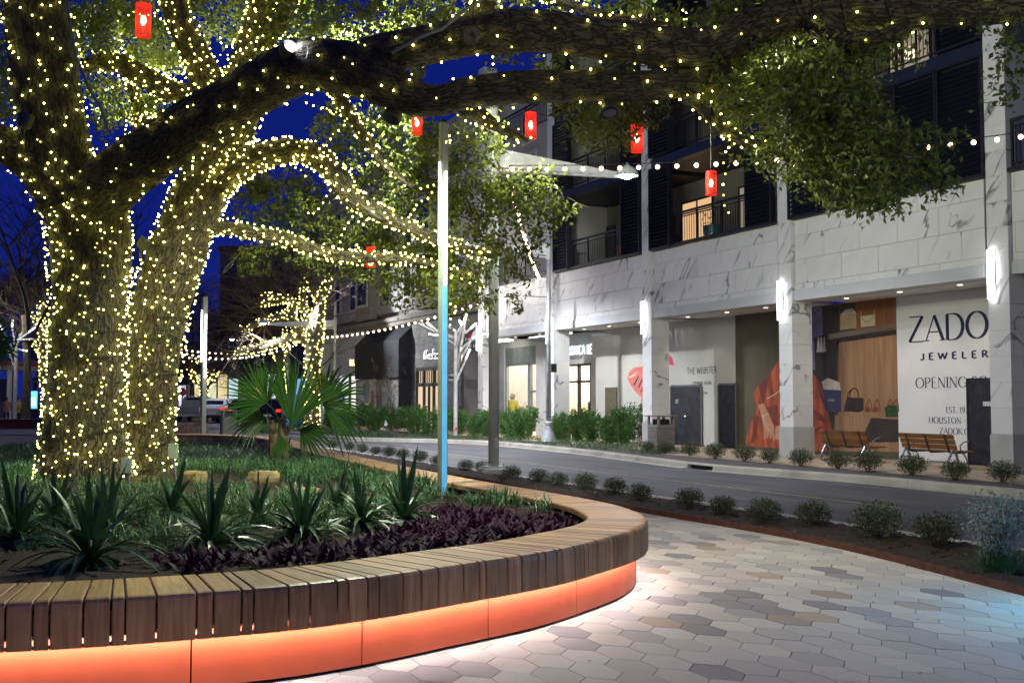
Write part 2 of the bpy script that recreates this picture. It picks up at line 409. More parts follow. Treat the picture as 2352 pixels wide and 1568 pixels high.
# strips and pavements on the shop side
def strip(name, m, f0, f1, y0, y1, z, bump=0, step=.5, kind='structure', nx=1):
    b = MB(); n = int((y1 - y0) / step); k = nx + 1
    for i in range(n + 1):
        y = y0 + (y1 - y0) * i / n; a, c = f0(y), f1(y)
        for j in range(k):
            e = 1 if 0 < j < nx else 0
            b.v.append((a + (c - a) * j / nx, y, z + e * (bump * (random.random() - .3))))
    for i in range(n):
        for j in range(nx): b.f.append((i*k+j, i*k+j+1, (i+1)*k+j+1, (i+1)*k+j))
    return b.build(name, m, kind=kind, smooth=bump > 0)
strip('planting_strip', m_gravelsoil, lambda y: kerbx(y) + .16, lambda y: -1.75, -45, 9.5, .085, .03, .25, nx=6)
strip('planting_bed', m_gravelsoil, lambda y: kerbx(y) + .16, lambda y: -.75, 9.5, 43, .085, .05, .4, nx=8)
MB().box(-1.75, 2.4, -45, 9.5, -.1, .1).build('sidewalk', m_walk, kind='structure')
MB().box(-.75, 2.4, 9.5, 43, -.1, .1).build('sidewalk', m_walk, kind='structure')
strip('sidewalk', m_walk, lambda y: kerbx(y) + .16, lambda y: 2.4, 43, 130, .1)
jt = MB()
for i in range(-12, 30): jt.box(-1.745 if i * 1.5 < 9 else -.745, 1.9, i * 1.5, i * 1.5 + .012, .1005, .102)
jt.build('sidewalk_joint', M('joint_dark', (.10, .09, .075), .95), kind='structure')  # thin dark strips mark the joints between slabs

# near side: flush concrete edge, mulch strip, rusted steel edging, hexagon pavers
MB().box(ROADN - .16, ROADN + .10, -45, 21, -.13, .035).build('road_edge', m_kerb, kind='structure')
EDGE = spline([(-12.9,-17,0),(-12.1,-14.5,0),(-11.4,-12,0),(-10.9,-9.8,0),(-10.62,-8.58,0),(-10.33,-7.3,0),(-10.17,-6,0),(-10.14,-4.5,0),(-10.14,-2.7,0),(-10.0,.3,0),(-9.9,6.4,0),(-9.8,21,0)], .3)
def edgex(y):
    for p, q in zip(EDGE, EDGE[1:]):
        if p.y <= y <= q.y: return p.x + (q.x - p.x) * (y - p.y) / max(1e-6, q.y - p.y)
    return EDGE[0].x
strip('mulch_strip', m_mulch, lambda y: edgex(y), lambda y: ROADN - .155, -16.9, 20.8, .035, .07, .12, nx=12)
ed = sweep(EDGE, [(-.012, -.1), (-.012, .075), (.0, .075), (.0, -.1)]).build('steel_edging', m_corten)
tag(ed, 'rusted steel edging strip between the hexagon pavers and the mulch', 'edging')

# ---- planter bench loop (top outer edge), anticlockwise from the front left
LOOPC = [(-22.5,-7.9),(-20.5,-9.15),(-18.5,-9.72),(-17.3,-9.84),(-16.6,-9.76),(-15.83,-9.50),(-15.0,-9.18),(-14.35,-8.78),(-13.86,-8.42),(-13.47,-8.0),(-13.17,-7.5),(-12.90,-6.65),(-12.81,-5.8),
         (-12.79,-4.8),(-12.80,-3.3),(-12.72,-1.4),(-12.55,1.3),(-12.25,5.1),(-11.85,9),(-11.45,12.6),(-11.6,15.6),(-12.9,18.2),(-16.5,20.5),(-22,21),(-27,18),(-29.5,9),(-28,-1),(-25,-5.6),(-22.5,-7.9)]
LP = spline([(x, y, 0) for x, y in LOOPC], .02)
LS = [0.0]
for a, b in zip(LP, LP[1:]): LS.append(LS[-1] + (b - a).length)
def at_s(s):
    import bisect
    i = min(max(bisect.bisect_left(LS, s), 1), len(LP) - 2)
    f = min(1, max(0, (s - LS[i-1]) / max(1e-9, LS[i] - LS[i-1]))); p = LP[i-1].lerp(LP[i], f); t = (LP[min(i + 6, len(LP) - 1)] - LP[max(i - 6, 0)]).normalized()
    return p, Vector((t.y, -t.x, 0))      # outward is to the right of travel
def loopw(s):
    p, _ = at_s(s); return .66 if p.x < -15.5 and p.y < 0 else (.54 if p.y > -7.5 else .54 + .12 * max(0, min(1, (-13.3 - p.x) / 2.2)))
S_OF = lambda x, y: min(range(0, len(LP), 5), key=lambda i: (LP[i].x - x) ** 2 + (LP[i].y - y) ** 2)
S0 = LS[S_OF(-20.3, -9.2)]; S1 = LS[S_OF(-13.6, 18.8)]
m_plank = woodmat('hardwood_plank', (.33, .165, .064), (.62, .370, .175), .42, (34, 2.2, 1), 'UV', rnd=.28)
m_redpanel = M('orange_red_panel', (.60, .105, .045), .36, var=.07, scale=5, bump=.02, bscale=60)
pb = thing('planter_bench', 'curved wooden plank bench wrapped round the raised planter, with an underlit orange-red base', 'planter bench', (-15, -9, 0))
PW = [.125, .045, .085, .15, .05, .13, .095, .045, .11, .145, .06, .10, .04, .14, .09]
s = S0; k = 0; npl = 0; far = MB(); farn = 0
while s < S1:
    w = PW[k % len(PW)] * random.uniform(1.2, 1.45); k += 1 if random.random() < .8 else 2
    gap = .010
    q = MB(); secs = []
    for ss, c in ((s, .005), (s + .005, 0), (s + w - .005, 0), (s + w, .005)):
        p, n = at_s(ss); bw = loopw(ss)
        prof = [(-bw, .505), (-bw, .548), (-bw + .012, .56), (-.045, .56), (-.018, .554), (-.004, .538), (0, .51), (0, .305), (-.035, .305), (-.035, .505)]
        secs.append([tuple(p + n * (a - (c if a > -.02 else 0)) + Vector((0, 0, z - (c if z > .52 else 0)))) for a, z in prof])
    L = [0]
    for (a, z), (a2, z2) in zip(prof, prof[1:] + prof[:1]): L.append(L[-1] + math.hypot(a2 - a, z2 - z))
    m = len(prof); q.v = secs[0] + secs[1] + secs[2] + secs[3]
    for k3, (u0, u1) in enumerate(((0, .005), (.005, w - .005), (w - .005, w))):
        for j in range(m):
            j2 = (j + 1) % m; q.uv[len(q.f)] = [(u0, L[j]), (u0, L[j+1]), (u1, L[j+1]), (u1, L[j])]
            q.f.append((k3*m + j, k3*m + j2, k3*m + m + j2, k3*m + m + j))
    q.f.append(tuple(reversed(range(m)))); q.f.append(tuple(range(3 * m, 4 * m)))
    if npl < 296:
        q.build('plank', m_plank, pb); npl += 1
    else:
        b0 = len(far.v); far.v += q.v
        for fi, f in enumerate(q.f):
            if fi in q.uv: far.uv[len(far.f)] = q.uv[fi]
            far.f.append(tuple(i + b0 for i in f))
    s += w + gap
if far.v: far.build('planking', m_plank, pb, kind='stuff')
def ribbon(sa, sb, prof, step=.06):
    n = max(2, int((sb - sa) / step)); m = MB(); k = len(prof)
    for i in range(n + 1):
        p, nn = at_s(sa + (sb - sa) * i / n)
        for a, z in prof: m.v.append(tuple(p + nn * a + Vector((0, 0, z))))
        if i:
            for j in range(k): j2 = (j + 1) % k; m.f.append(((i-1)*k+j, (i-1)*k+j2, i*k+j2, i*k+j))
    m.f.append(tuple(range(k))); m.f.append(tuple(reversed(range(n*k, n*k+k)))); return m
sj = LS[S_OF(-16.46, -9.8)]
pls = [sj + 1.06 * i for i in range(-4, 26)]
for a, b in zip(pls, pls[1:]):
    if a > S0 - .2 and b < S1: ribbon(a + .005, b - .005, [(-.125, .02), (-.108, .02), (-.108, .47), (-.125, .47)]).build('base_panel', m_redpanel, pb, smooth=False)
ribbon(S0, S1, [(-.30, -.02), (-.145, -.02), (-.145, .50), (-.30, .50)], .15).build('core_wall', M('dark_core', (.02, .018, .016), .9), pb)
ribbon(S0, LS[S_OF(-12.6, 1.3)], [(-.108, .352), (-.036, .352), (-.036, .360), (-.108, .360)], .12).build('light_block_shelf', m_black, pb)  # shelf added to stop LED light rising behind the plank gaps
ribbon(S0, LS[S_OF(-12.6, 1.3)], [(-.044, .301), (-.041, .301), (-.041, .322), (-.044, .322)], .12).build('light_block_strip', m_black, pb)  # black strip added to hide the LED through the plank gaps
led = E('bench_led_light', (1., .97, .96), 39.0)
ribbon(S0, LS[S_OF(-12.6, 1.3)], [(-.080, .300), (-.046, .300), (-.046, .304), (-.080, .304)], .12).build('led_strip', led, pb)

def pnpoly(x, y, poly):
    c = False; n = len(poly); j = n - 1
    for i in range(n):
        xi, yi = poly[i]; xj, yj = poly[j]
        if (yi > y) != (yj > y) and x < (xj - xi) * (y - yi) / (yj - yi) + xi: c = not c
        j = i
    return c
outer_poly = [(p.x, p.y) for p in LP[::12]]
inner_poly = []
for i in range(0, len(LP), 12):
    p, n = at_s(LS[i]); q = p - n * loopw(LS[i]); inner_poly.append((q.x, q.y))
mid_poly = []
for i in range(0, len(LP), 12):
    p, n = at_s(LS[i]); q = p - n * .2; mid_poly.append((q.x, q.y))
deep_poly = []
for i in range(0, len(LP), 12):
    p, n = at_s(LS[i]); q = p - n * .46; deep_poly.append((q.x, q.y))
def soilz(x, y):
    t = min(1, max(0, (y - 2.5) / 7.)); h = .44 - .30 * t * t * (3 - 2 * t)
    return h + .03 * math.sin(x * 2.3 + 1) * math.sin(y * 1.9) + .10 * math.exp(-((x + 17) ** 2 + (y - .6) ** 2) / 4)
def Gs(px, py):
    z = .42
    for _ in range(8): p = G(px, py, z); z = soilz(p.x, p.y)
    return Vector((p.x, p.y, z))
sb = MB(); idx = {}; st = .2
for ix in range(-152, -54):
    for iy in range(-50, 108):
        x, y = ix * st, iy * st
        if pnpoly(x + .1, y + .1, mid_poly):
            f = []
            for dx, dy in ((0,0),(1,0),(1,1),(0,1)):
                key = (ix + dx, iy + dy)
                if key not in idx:
                    X, Y = key[0] * st, key[1] * st
                    idx[key] = len(sb.v); sb.v.append((X, Y, soilz(X, Y) + random.uniform(-.012, .012)))
                f.append(idx[key])
            sb.f.append(tuple(f))
sb.build('soil', m_mulch, kind='structure', smooth=True)
# dry-laid stones on the inside of the bench at the back
m_stone = M('sandstone', (.30, .225, .12), .85, var=.35, scale=7, bump=.5, bscale=14, rnd=.3)
ss = LS[S_OF(-12.4, 2.0)]
for row, (z0, z1) in enumerate(((.05, .2), (.2, .335), (.335, .495))):
    s = ss + row * .17
    while s < S1 + 2:
        w = random.uniform(.24, .62); hh = random.uniform(-.012, .008)
        if at_s(s)[0].y > 1 or row:
            p, n = at_s(s + w / 2); c = p - n * (loopw(s) - .10 + random.uniform(-.02, .02)) + Vector((0, 0, (z0 + z1) / 2))
            t = Vector((-n.y, n.x, 0))
            m = MB(); m.obox(c, t * (w / 2 - .008), n * .09, Vector((0, 0, (z1 - z0) / 2 - .006 + hh * .3)))
            m.v = [tuple(Vector(v) + Vector((random.uniform(-.014, .014), random.uniform(-.014, .014), random.uniform(-.008, .008)))) for v in m.v]
            m.build('stone', m_stone, pb)
        s += w

# ---- pavers: long hexagons, point towards the street end
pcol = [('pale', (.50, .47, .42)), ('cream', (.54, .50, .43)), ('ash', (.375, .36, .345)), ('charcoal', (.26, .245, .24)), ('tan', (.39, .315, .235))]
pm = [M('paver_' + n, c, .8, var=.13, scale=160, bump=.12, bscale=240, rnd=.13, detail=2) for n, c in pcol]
hw, hh_, hs = .127, .235, .108
hexv = [(0, hh_), (-hw, hs), (-hw, -hs), (0, -hh_), (hw, -hs), (hw, hs)]
def hexbm(): 
    m = MB(); a = .990; b = .978
    lo = [(x*a, y*a, -.03) for x, y in hexv]; mi = [(x*a, y*a, -.004) for x, y in hexv]; hi = [(x*b, y*b, 0) for x, y in hexv]
    m.add(lo + mi + hi, [tuple(range(12, 18))] + [(i, (i+1)%6, (i+1)%6+6, i+6) for i in range(6)] + [(i+6, (i+1)%6+6, (i+1)%6+12, i+12) for i in range(6)])
    m.f = [tuple(reversed(f)) if 0 else f for f in m.f]; return m
pmesh = [hexbm().mesh('paver', q) for q in pm]
plaza = bpy.data.objects['plaza']
cells = []
for iy in range(-48, 4):
    for ix in range(-50, 12):
        x = -12 + ix * 2 * hw + (iy % 2) * hw; y = iy * (hh_ + hs)
        if x > edgex(y) + .13 or x < -24: continue
        if pnpoly(x, y, deep_poly): continue
        p = Vector((x, y, 0)); d = depth(p)
        if d < 1.5: continue
        lat = abs((p - CAM).dot(RT)) / d
        vis = lat < .52 and d > 5.6
        cells.append((not vis, d, x, y))
cells.sort()
rest = [MB() for _ in pm]
for i, (nv, d, x, y) in enumerate(cells):
    grad = max(0, min(1, (x + 15.5 + (y + 9) * .3) / -4 + .5))
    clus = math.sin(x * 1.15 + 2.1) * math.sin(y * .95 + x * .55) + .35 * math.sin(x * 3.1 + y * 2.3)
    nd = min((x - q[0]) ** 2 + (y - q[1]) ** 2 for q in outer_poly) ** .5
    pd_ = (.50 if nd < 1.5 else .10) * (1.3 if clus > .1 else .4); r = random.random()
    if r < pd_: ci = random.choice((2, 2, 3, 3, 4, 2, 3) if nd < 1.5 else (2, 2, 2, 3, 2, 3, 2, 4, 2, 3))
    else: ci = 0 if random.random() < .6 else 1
    z = random.uniform(-.002, .001)
    if i < 300:
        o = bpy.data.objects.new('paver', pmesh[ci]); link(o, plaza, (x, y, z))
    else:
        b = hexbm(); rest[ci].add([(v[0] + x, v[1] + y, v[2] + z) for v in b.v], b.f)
for q, mm in zip(rest, pm):
    if q.v: q.build('paving', mm, plaza, kind='stuff')

# ================================================================== LETTERING (stroke letters, flat print or raised)
def arc(cx, cy, rx, ry, a0, a1, n=10): return [(cx + rx * math.cos(math.radians(a0 + (a1 - a0) * i / n)), cy + ry * math.sin(math.radians(a0 + (a1 - a0) * i / n))) for i in range(n + 1)]
T = 1.0; N_ = .38      # thick and thin stroke weight in serif letters
GL = {
 'A': (.74, [(N_, [(.02,0),(.37,1)]), (T, [(.37,1),(.72,0)]), (N_, [(.14,.35),(.60,.35)])]),
 'B': (.58, [(T, [(.1,0),(.1,1)]), (.7, [(.1,1)] + arc(.28,.76,.2,.24,90,-90) + [(.1,.52)]), (.7, [(.1,.52)] + arc(.3,.26,.24,.26,90,-90) + [(.1,0)])]),
 'C': (.72, [(.85, arc(.42,.5,.37,.5,45,315,16))]),
 'D': (.76, [(T, [(.1,0),(.1,1)]), (.8, [(.1,1),(.3,1)] + arc(.32,.5,.38,.5,90,-90,14) + [(.1,0)])]),
 'E': (.54, [(T, [(.1,0),(.1,1)]), (N_, [(.1,1),(.5,1)]), (N_, [(.1,.53),(.42,.53)]), (N_, [(.1,0),(.52,0)])]),
 'G': (.78, [(.85, arc(.42,.5,.37,.5,48,330,16)), (T, [(.72,.42),(.72,.08)]), (N_, [(.52,.42),(.76,.42)])]),
 'H': (.74, [(T, [(.1,0),(.1,1)]), (T, [(.64,0),(.64,1)]), (N_, [(.1,.52),(.64,.52)])]),
 'I': (.22, [(T, [(.11,0),(.11,1)])]),
 'J': (.42, [(T, [(.32,1),(.32,.2)] + arc(.17,.2,.15,.2,0,-170,8))]),
 'K': (.68, [(T, [(.1,0),(.1,1)]), (N_, [(.6,1),(.12,.45)]), (T, [(.25,.58),(.66,0)])]),
 'L': (.52, [(T, [(.1,0),(.1,1)]), (N_, [(.1,0),(.5,0)])]),
 'M': (.86, [(N_, [(.1,0),(.12,1)]), (T, [(.12,1),(.43,.1)]), (N_, [(.43,.1),(.74,1)]), (T, [(.74,1),(.76,0)])]),
 'N': (.74, [(N_, [(.1,0),(.1,1)]), (T, [(.1,1),(.64,0)]), (N_, [(.64,0),(.64,1)])]),
 'O': (.84, [(.85, arc(.42,.5,.37,.5,0,360,24))]),
 'P': (.56, [(T, [(.1,0),(.1,1)]), (.75, [(.1,1),(.24,1)] + arc(.26,.74,.24,.26,90,-90) + [(.1,.48)])]),
 'R': (.64, [(T, [(.1,0),(.1,1)]), (.75, [(.1,1),(.24,1)] + arc(.26,.75,.22,.25,90,-90) + [(.1,.5)]), (T, [(.28,.5),(.62,0)])]),
 'S': (.52, [(.8, arc(.26,.75,.2,.25,35,270,10) + arc(.26,.25,.21,.25,90,-145,10))]),
 'T': (.62, [(T, [(.31,0),(.31,1)]), (N_, [(.0,1),(.62,1)])]),
 'U': (.72, [(T, [(.1,1),(.1,.3)] + arc(.36,.3,.26,.3,180,360,10) + [(.62,1)])]),
 'V': (.7, [(T, [(.02,1),(.35,0)]), (N_, [(.35,0),(.68,1)])]),
 'W': (1.0, [(T, [(.02,1),(.27,0)]), (N_, [(.27,0),(.5,.9)]), (T, [(.5,.9),(.73,0)]), (N_, [(.73,0),(.98,1)])]),
 'Z': (.66, [(N_, [(.04,1),(.60,1)]), (T, [(.60,1),(.04,0)]), (N_, [(.04,0),(.63,0)])]),
 '1': (.4, [(T, [(.06,.82),(.22,1),(.22,0)])]),
 '4': (.56, [(N_, [(.4,0),(.4,1),(.04,.3),(.54,.3)])]),
 '7': (.52, [(N_, [(.04,1),(.48,1)]), (T, [(.48,1),(.18,0)])]),
 '8': (.54, [(.8, arc(.27,.76,.18,.24,0,360,14)), (.8, arc(.27,.27,.22,.27,0,360,14))]),
 '9': (.54, [(.8, arc(.27,.68,.2,.32,0,360,14)), (T, [(.47,.68),(.44,.3),(.2,0)])]),
 '.': (.22, [(T, [(.1,0),(.1,.09)])]), '\u00b7': (.3, [(T, [(.15,.42),(.15,.52)])]), ' ': (.3, []),
}
def text2d(txt, weight, serif=False, track=.06):
    """list of 2-D quads for a line of text, unit height; returns quads, width"""
    x = 0; Q = []
    for ch in txt:
        w, st = GL[ch]
        ends = {}
        for wt, p in st:
            for e in (p[0], p[-1]): ends[e] = ends.get(e, 0) + 1
        for wt, p in st:
            t = weight * (wt if serif else 1) / 2
            p = [(a + x, b) for a, b in p]; L = []; R = []
            n = len(p); closed = n > 3 and math.hypot(p[0][0]-p[-1][0], p[0][1]-p[-1][1]) < 1e-6
            for i in range(n):
                a = p[i-1] if i else (p[-2] if closed else p[0]); b = p[i+1] if i < n-1 else (p[1] if closed else p[-1])
                dx, dy = b[0]-a[0], b[1]-a[1]; l = math.hypot(dx, dy) or 1
                tt = t
                if serif and wt in (.8, .85, .75, .7): tt = weight / 2 * (.32 + .78 * abs(dy / l))
                L.append((p[i][0] - dy/l*tt, p[i][1] + dx/l*tt)); R.append((p[i][0] + dy/l*tt, p[i][1] - dx/l*tt))
            for i in range(n-1): Q.append((L[i], R[i], R[i+1], L[i+1]))
            if serif:
                for e, o in ((p[0], p[1]), (p[-1], p[-2])):
                    if ends.get((round(e[0]-x, 6), e[1]), ends.get((e[0]-x, e[1]), 1)) == 1 and e[1] in (0, 1) and abs(o[1]-e[1]) > abs(o[0]-e[0]):
                        s = weight * .95 + .02; h = .035
                        y0, y1 = (0, h) if e[1] == 0 else (1-h, 1)
                        Q.append(((e[0]-s, y0), (e[0]+s, y0), (e[0]+s, y1), (e[0]-s, y1)))
        x += w + track
    return Q, x - track
def text_on(name, txt, mat, parent, X, y0, y1, z0, h, weight=.11, serif=False, track=.06, depth_=.0, upto=None, slope=0):
    """print a line on the plane X facing the street: starts at Y=y0 and runs to Y=y1 (y1<y0); upto = number of letters that span y0..y1"""
    Q, w = text2d(txt, weight, serif, track)
    wf = text2d(txt[:upto], weight, serif, track)[1] if upto else w
    k = (y0 - y1) / wf; m = MB()
    for i, q in enumerate(Q):
        e = (i % 5) * .0004
        pts = [(X - e, y0 - a * k, z0 + b * h) for a, b in q]
        if depth_: m.prism(pts, (depth_, 0, 0))
        else: m.add(pts, [(0, 1, 2, 3)])
    return m.build(name, mat, parent)
def text_px(name, txt, mat, parent, X, xl, xr, yb, yt, **k):
    a = W(xl, yb, X); b = W(xr, yb, X); t = W(xl, yt, X)
    return text_on(name, txt, mat, parent, X, a.y, b.y, a.z, t.z - a.z, **k)
def flat_px(name, mat, parent, X, pts):
    m = MB(); m.add([W(x, y, X) for x, y in pts], [tuple(range(len(pts)))]); return m.build(name, mat, parent)
def line_px(m, X, pts, w):
    P = [W(x, y, X) for x, y in pts]
    for a, b in zip(P, P[1:]):
        d = (b - a).normalized(); n = Vector((0, -d.z, d.y)) * w / 2
        m.add([a - n, b - n, b + n, a + n], [(0, 1, 2, 3)])
r6 = lambda L: [(1568 + a * .3333, 522.5 + b * .3333) for a, b in L]
r8 = lambda L: [(1439.4 + a * .23435, 704.4 + b * .23435) for a, b in L]
r7 = lambda L: [(1071.9 + a * .2148, 704.4 + b * .2148) for a, b in L]

# ================================================================== MARBLE-FRONTED BUILDING
def glassmat(name, tint=(.8, .85, .9), gl=.10):
    m, N, L, b = newmat(name); N.remove(b)
    tr = N.new('ShaderNodeBsdfTransparent'); tr.inputs[0].default_value = tuple(tint) + (1,)
    g = N.new('ShaderNodeBsdfGlossy'); g.inputs['Roughness'].default_value = .03
    ms = N.new('ShaderNodeMixShader'); ms.inputs[0].default_value = gl
    L.new(tr.outputs[0], ms.inputs[1]); L.new(g.outputs[0], ms.inputs[2]); L.new(ms.outputs[0], N['Material Output'].inputs[0]); return m
m_shopglass = glassmat('shop_glass')
m_sconce = E('sconce_light', (.95, .97, 1.), 7.5)
CY = [0.0, 6.66, 13.3, 19.85, 26.25]
bld = thing('apartment_building', 'white veined-marble apartment block with dark louvred balconies over the shop fronts', 'building', (2, 10, 0))
for ci, y in enumerate(CY):
    col = thing('column', None, None, (.33, y - .26, 0), parent=bld)
    block('plinth', m_concrete, (.33, y - .26, .5), (.69, .56, .8), col, .012)
    z = .905
    while z < 15.5:
        h = .53; block('stone_block', m_marble, (.33, y - .26, z + h / 2), (.65, .52, h - .006), col, .003); z += h
    MB().box(.012, .62, y - .508, y - .012, .1, 15.4).build('core', m_ledge, col)
tw = 1.22
bays = [(-6.1, -.52 - .02)] + [(CY[i] + .14, CY[i+1] - .54) for i in range(4)]
for (y0, y1) in bays:
    fa = thing('fascia', None, None, (.2, (y0 + y1) / 2, 5), parent=bld)
    MB().box(.135, 1.2, y0 + .01, y1, 4.43, 6.20).build('backing', m_concrete, fa)
    for r, (z0, z1) in enumerate(((4.425, 4.585), (4.585, 5.205), (5.205, 5.825), (5.825, 6.235))):
        y = y0 - (tw / 2 if r % 2 else 0)
        while y < y1 - .03:
            a, b = max(y, y0), min(y + tw, y1)
            if b - a > .03: block('stone_tile', m_marble, (.127 + .004 * (.5 - random.random()), (a + b) / 2, (z0 + z1) / 2), (.03, b - a - .009, z1 - z0 - .009), fa, .003)
            y += tw
    MB().box(.06, .62, y0, y1, 4.15, 4.42).build('ledge', m_ledge, fa)
    MB().box(.62, 2.0, y0, y1, 4.18, 4.40).build('soffit', m_white, bld)
# recessed shop-front wall with openings (Y, z) for the two lit shops
wl2 = MB(); m_shopwall = M('shop_wall', (.55, .54, .52), .8, var=.05)
for (a, b, z0, z1) in ((-6.1, 20.05, .1, 4.2), (22.15, 24.6, .1, 4.2), (27.62, 28.7, .1, 4.2), (20.05, 22.15, 2.98, 4.2), (24.6, 27.62, 3.86, 4.2)): wl2.box(2.0, 2.15, a, b, z0, z1)
wl2.build('wall', m_shopwall, bld)
MB().box(.62, 2.0, 19.85, 28.6, 4.18, 4.40).build('soffit', m_white, bld)
# upper storeys: recessed pale wall, navy slab edges, louvred screens, balconies
m_upwall = M('balcony_wall', (.22, .20, .165), .9, var=.1, scale=1)
MB().box(2.6, 2.8, -6.1, 19.85, 6.2, 15.5).build('wall', m_upwall, bld)
m_slat = M('navy_slat', (.010, .011, .021), .42, var=.1)
for (y0, y1) in bays[:4]:
    for z in (8.87, 11.75, 14.6):
        MB().box(.03, .28, y0 - .12, y1, z, z + .28).build('slab_edge', m_navybeam, bld)
        MB().box(.28, 2.6, y0 - .12, y1, z + .04, z + .24).build('balcony_slab', m_navy, bld)
    MB().box(-.01, .12, y0 - .13, y1 + .005, 6.24, 6.32).build('sill_channel', m_black, bld)
def louver(y0, y1, z0, z1):
    lv = thing('louver_screen', None, None, (.05, (y0 + y1) / 2, z0), parent=bld)
    f = MB(); 
    for a, b, c, d in ((y0, y0 + .05, z0, z1), (y1 - .05, y1, z0, z1), (y0 + .05, y1 - .05, z0, z0 + .05), (y0 + .05, y1 - .05, z1 - .05, z1)): f.box(-.06, .10, a, b, c, d)
    f.box(.06, .09, y0 + .05, y1 - .05, z0 + .05, z1 - .05); f.build('frame', m_navy, lv)
    z = z0 + .11
    while z < z1 - .1:
        key = ('slat', round(y1 - y0, 2))
        if key not in BC:
            w = (y1 - y0) / 2 - .052; q = MB(); q.add([(-.045,-w,-.05),(-.03,-w,-.06),(.05,-w,.05),(.04,-w,.055),(-.045,w,-.05),(-.03,w,-.06),(.05,w,.05),(.04,w,.055)], [(0,1,2,3),(7,6,5,4),(0,4,5,1),(1,5,6,2),(2,6,7,3),(3,7,4,0)])
            BC[key] = q.mesh('slat', m_slat)
        o = bpy.data.objects.new('slat', BC[key]); link(o, lv, (0, (y0 + y1) / 2, z)); z += .115
def railing(y0, y1, z):
    bl = thing('balcony', None, None, (.1, (y0 + y1) / 2, z), parent=bld)
    MB().box(.08, .14, y0, y1, z + .98, z + 1.04).build('rail', m_black, bl); MB().box(.09, .13, y0, y1, z + .1, z + .13).build('rail', m_black, bl)
    MB().box(.09, .13, y0, y1, z + .86, z + .89).build('rail', m_black, bl)
    b = MB(); n = int((y1 - y0) / .115)
    for i in range(1, n): yy = y0 + (y1 - y0) * i / n; b.box(.103, .117, yy - .007, yy + .007, z + .13, z + .86)
    b.build('baluster_row', m_black, bl)
    for yy in (y0 + .03, (2 * y0 + y1) / 3, (y0 + 2 * y1) / 3, y1 - .03): MB().box(.085, .135, yy - .025, yy + .025, z + .02, z + .98).build('post', m_black, bl)
LV = [(.01, 1.22, 5.06, 6.2), (6.86, 7.98, 11.68, 12.82), (13.38, 14.53, 18.18, 19.32)]
for bi, (a, b, c, d) in enumerate(LV):
    for (z0, z1) in ((6.26, 8.84), (9.18, 11.72), (12.06, 14.58)):
        louver(a, b, z0, z1); louver(c, d, z0, z1)
        if bi == 0 and z0 < 7: louver(1.24, 2.46, z0, z1)
        railing((2.48 if bi == 0 and z0 < 7 else b + .02), c - .02, z0 - .02)
for z0 in (6.3, 9.16, 12.04): railing(-5.9, -.56, z0); railing(20.0, 25.7, z0)
# balcony doors on the recessed wall: warm lit and dark ones
m_warm = E('warm_lit_room', (1., .60, .30), .85); m_warm2 = E('pale_lit_room', (.85, .72, .55), .35)
def bdoor(y0, y1, z0, z1, m, X=2.6, name='balcony_door', bars=1):
    d = thing(name, None, None, (X, (y0 + y1) / 2, z0), parent=bld)
    f = MB(); t = .06
    for a, b, c, e in ((y0, y0 + t, z0, z1), (y1 - t, y1, z0, z1), (y0 + t, y1 - t, z1 - t, z1), (y0 + t, y1 - t, z0, z0 + t)): f.box(X - .06, X + .02, a, b, c, e)
    for k in range(1, bars + 1): yy = y0 + (y1 - y0) * k / (bars + 1); f.box(X - .055, X + .02, yy - .03, yy + .03, z0 + t, z1 - t)
    if z1 - z0 > 1.7: f.box(X - .05, X + .02, y0 + t, y1 - t, z1 - .42, z1 - .37)
    f.build('frame', m_navy, d); MB().box(X - .03, X - .004, y0 + t, y1 - t, z0 + t, z1 - t).build('pane', m, d)
bdoor(13.0, 14.8, 6.3, 8.3, m_warm); bdoor(11.0, 11.65, 6.3, 8.3, m_warm2, bars=0)
bdoor(19.2, 19.84, 6.3, 8.2, m_glass, bars=0); bdoor(16.8, 18.3, 6.3, 8.2, m_glass); bdoor(3.2, 5.0, 6.3, 8.2, m_glass)
for z in (9.2, 12.1): bdoor(10.2, 11.7, z, z + 2, m_glass); bdoor(16.8, 18.3, z, z + 2, m_glass)
p0 = W(2063, 150, 2.6); p1 = W(2140, 55, 2.6)
bdoor(p1.y, p0.y + .3, 9.2, 11.6, m_warm2, bars=2)
MB().lathe([(.16, 0), (.10, .26)], 12, (2.35, p1.y + .5, 10.3)).build('lamp_shade', E('lampshade_glow', (1., .82, .62), 1.4), bld)
# balcony odds and ends
def pot(x, y, z, r, h, mat, lm, label):
    t = thing('potted_plant', label, 'plant', (x, y, z), 'potted plants on the balconies')
    MB().lathe([(r * .75, 0), (r, h), (r * .9, h), (r * .85, h - .04)], 12).build('pot', mat, t)
    b = MB()
    for i in range(90):
        c = Vector((random.gauss(0, r * .8), random.gauss(0, r * .8), h + abs(random.gauss(.25, .22)))); a = random.random() * 6.28; d = Vector((math.cos(a), math.sin(a), random.uniform(-.5, .8))) * .09; e = Vector((-d.y, d.x, .02)) * .35
        b.add([c, c + d * .5 + e, c + d, c + d * .5 - e], [(0, 1, 2, 3)])
    b.build('leaves', lm, t, recalc=False); 
    for ch in t.children: ch.location = (0, 0, 0)
m_leaf_pot = leafmat('pot_leaf', (.03, .06, .02), (.06, .11, .03))
m_redpot = M('red_glazed_pot', (.45, .03, .03), .3); m_tealpot = M('teal_glazed_pot', (.03, .16, .18), .3)
def at0(mk): return mk
pot(.7, 15.6, 6.32, .24, .42, m_redpot, m_leaf_pot, 'leafy plant in a red pot behind the balcony railing over the wrapped shop')
pot(.9, 12.05 - 1.3, 6.32, .3, .5, m_tealpot, m_leaf_pot, 'bushy plant in a teal pot beside the lit balcony door')
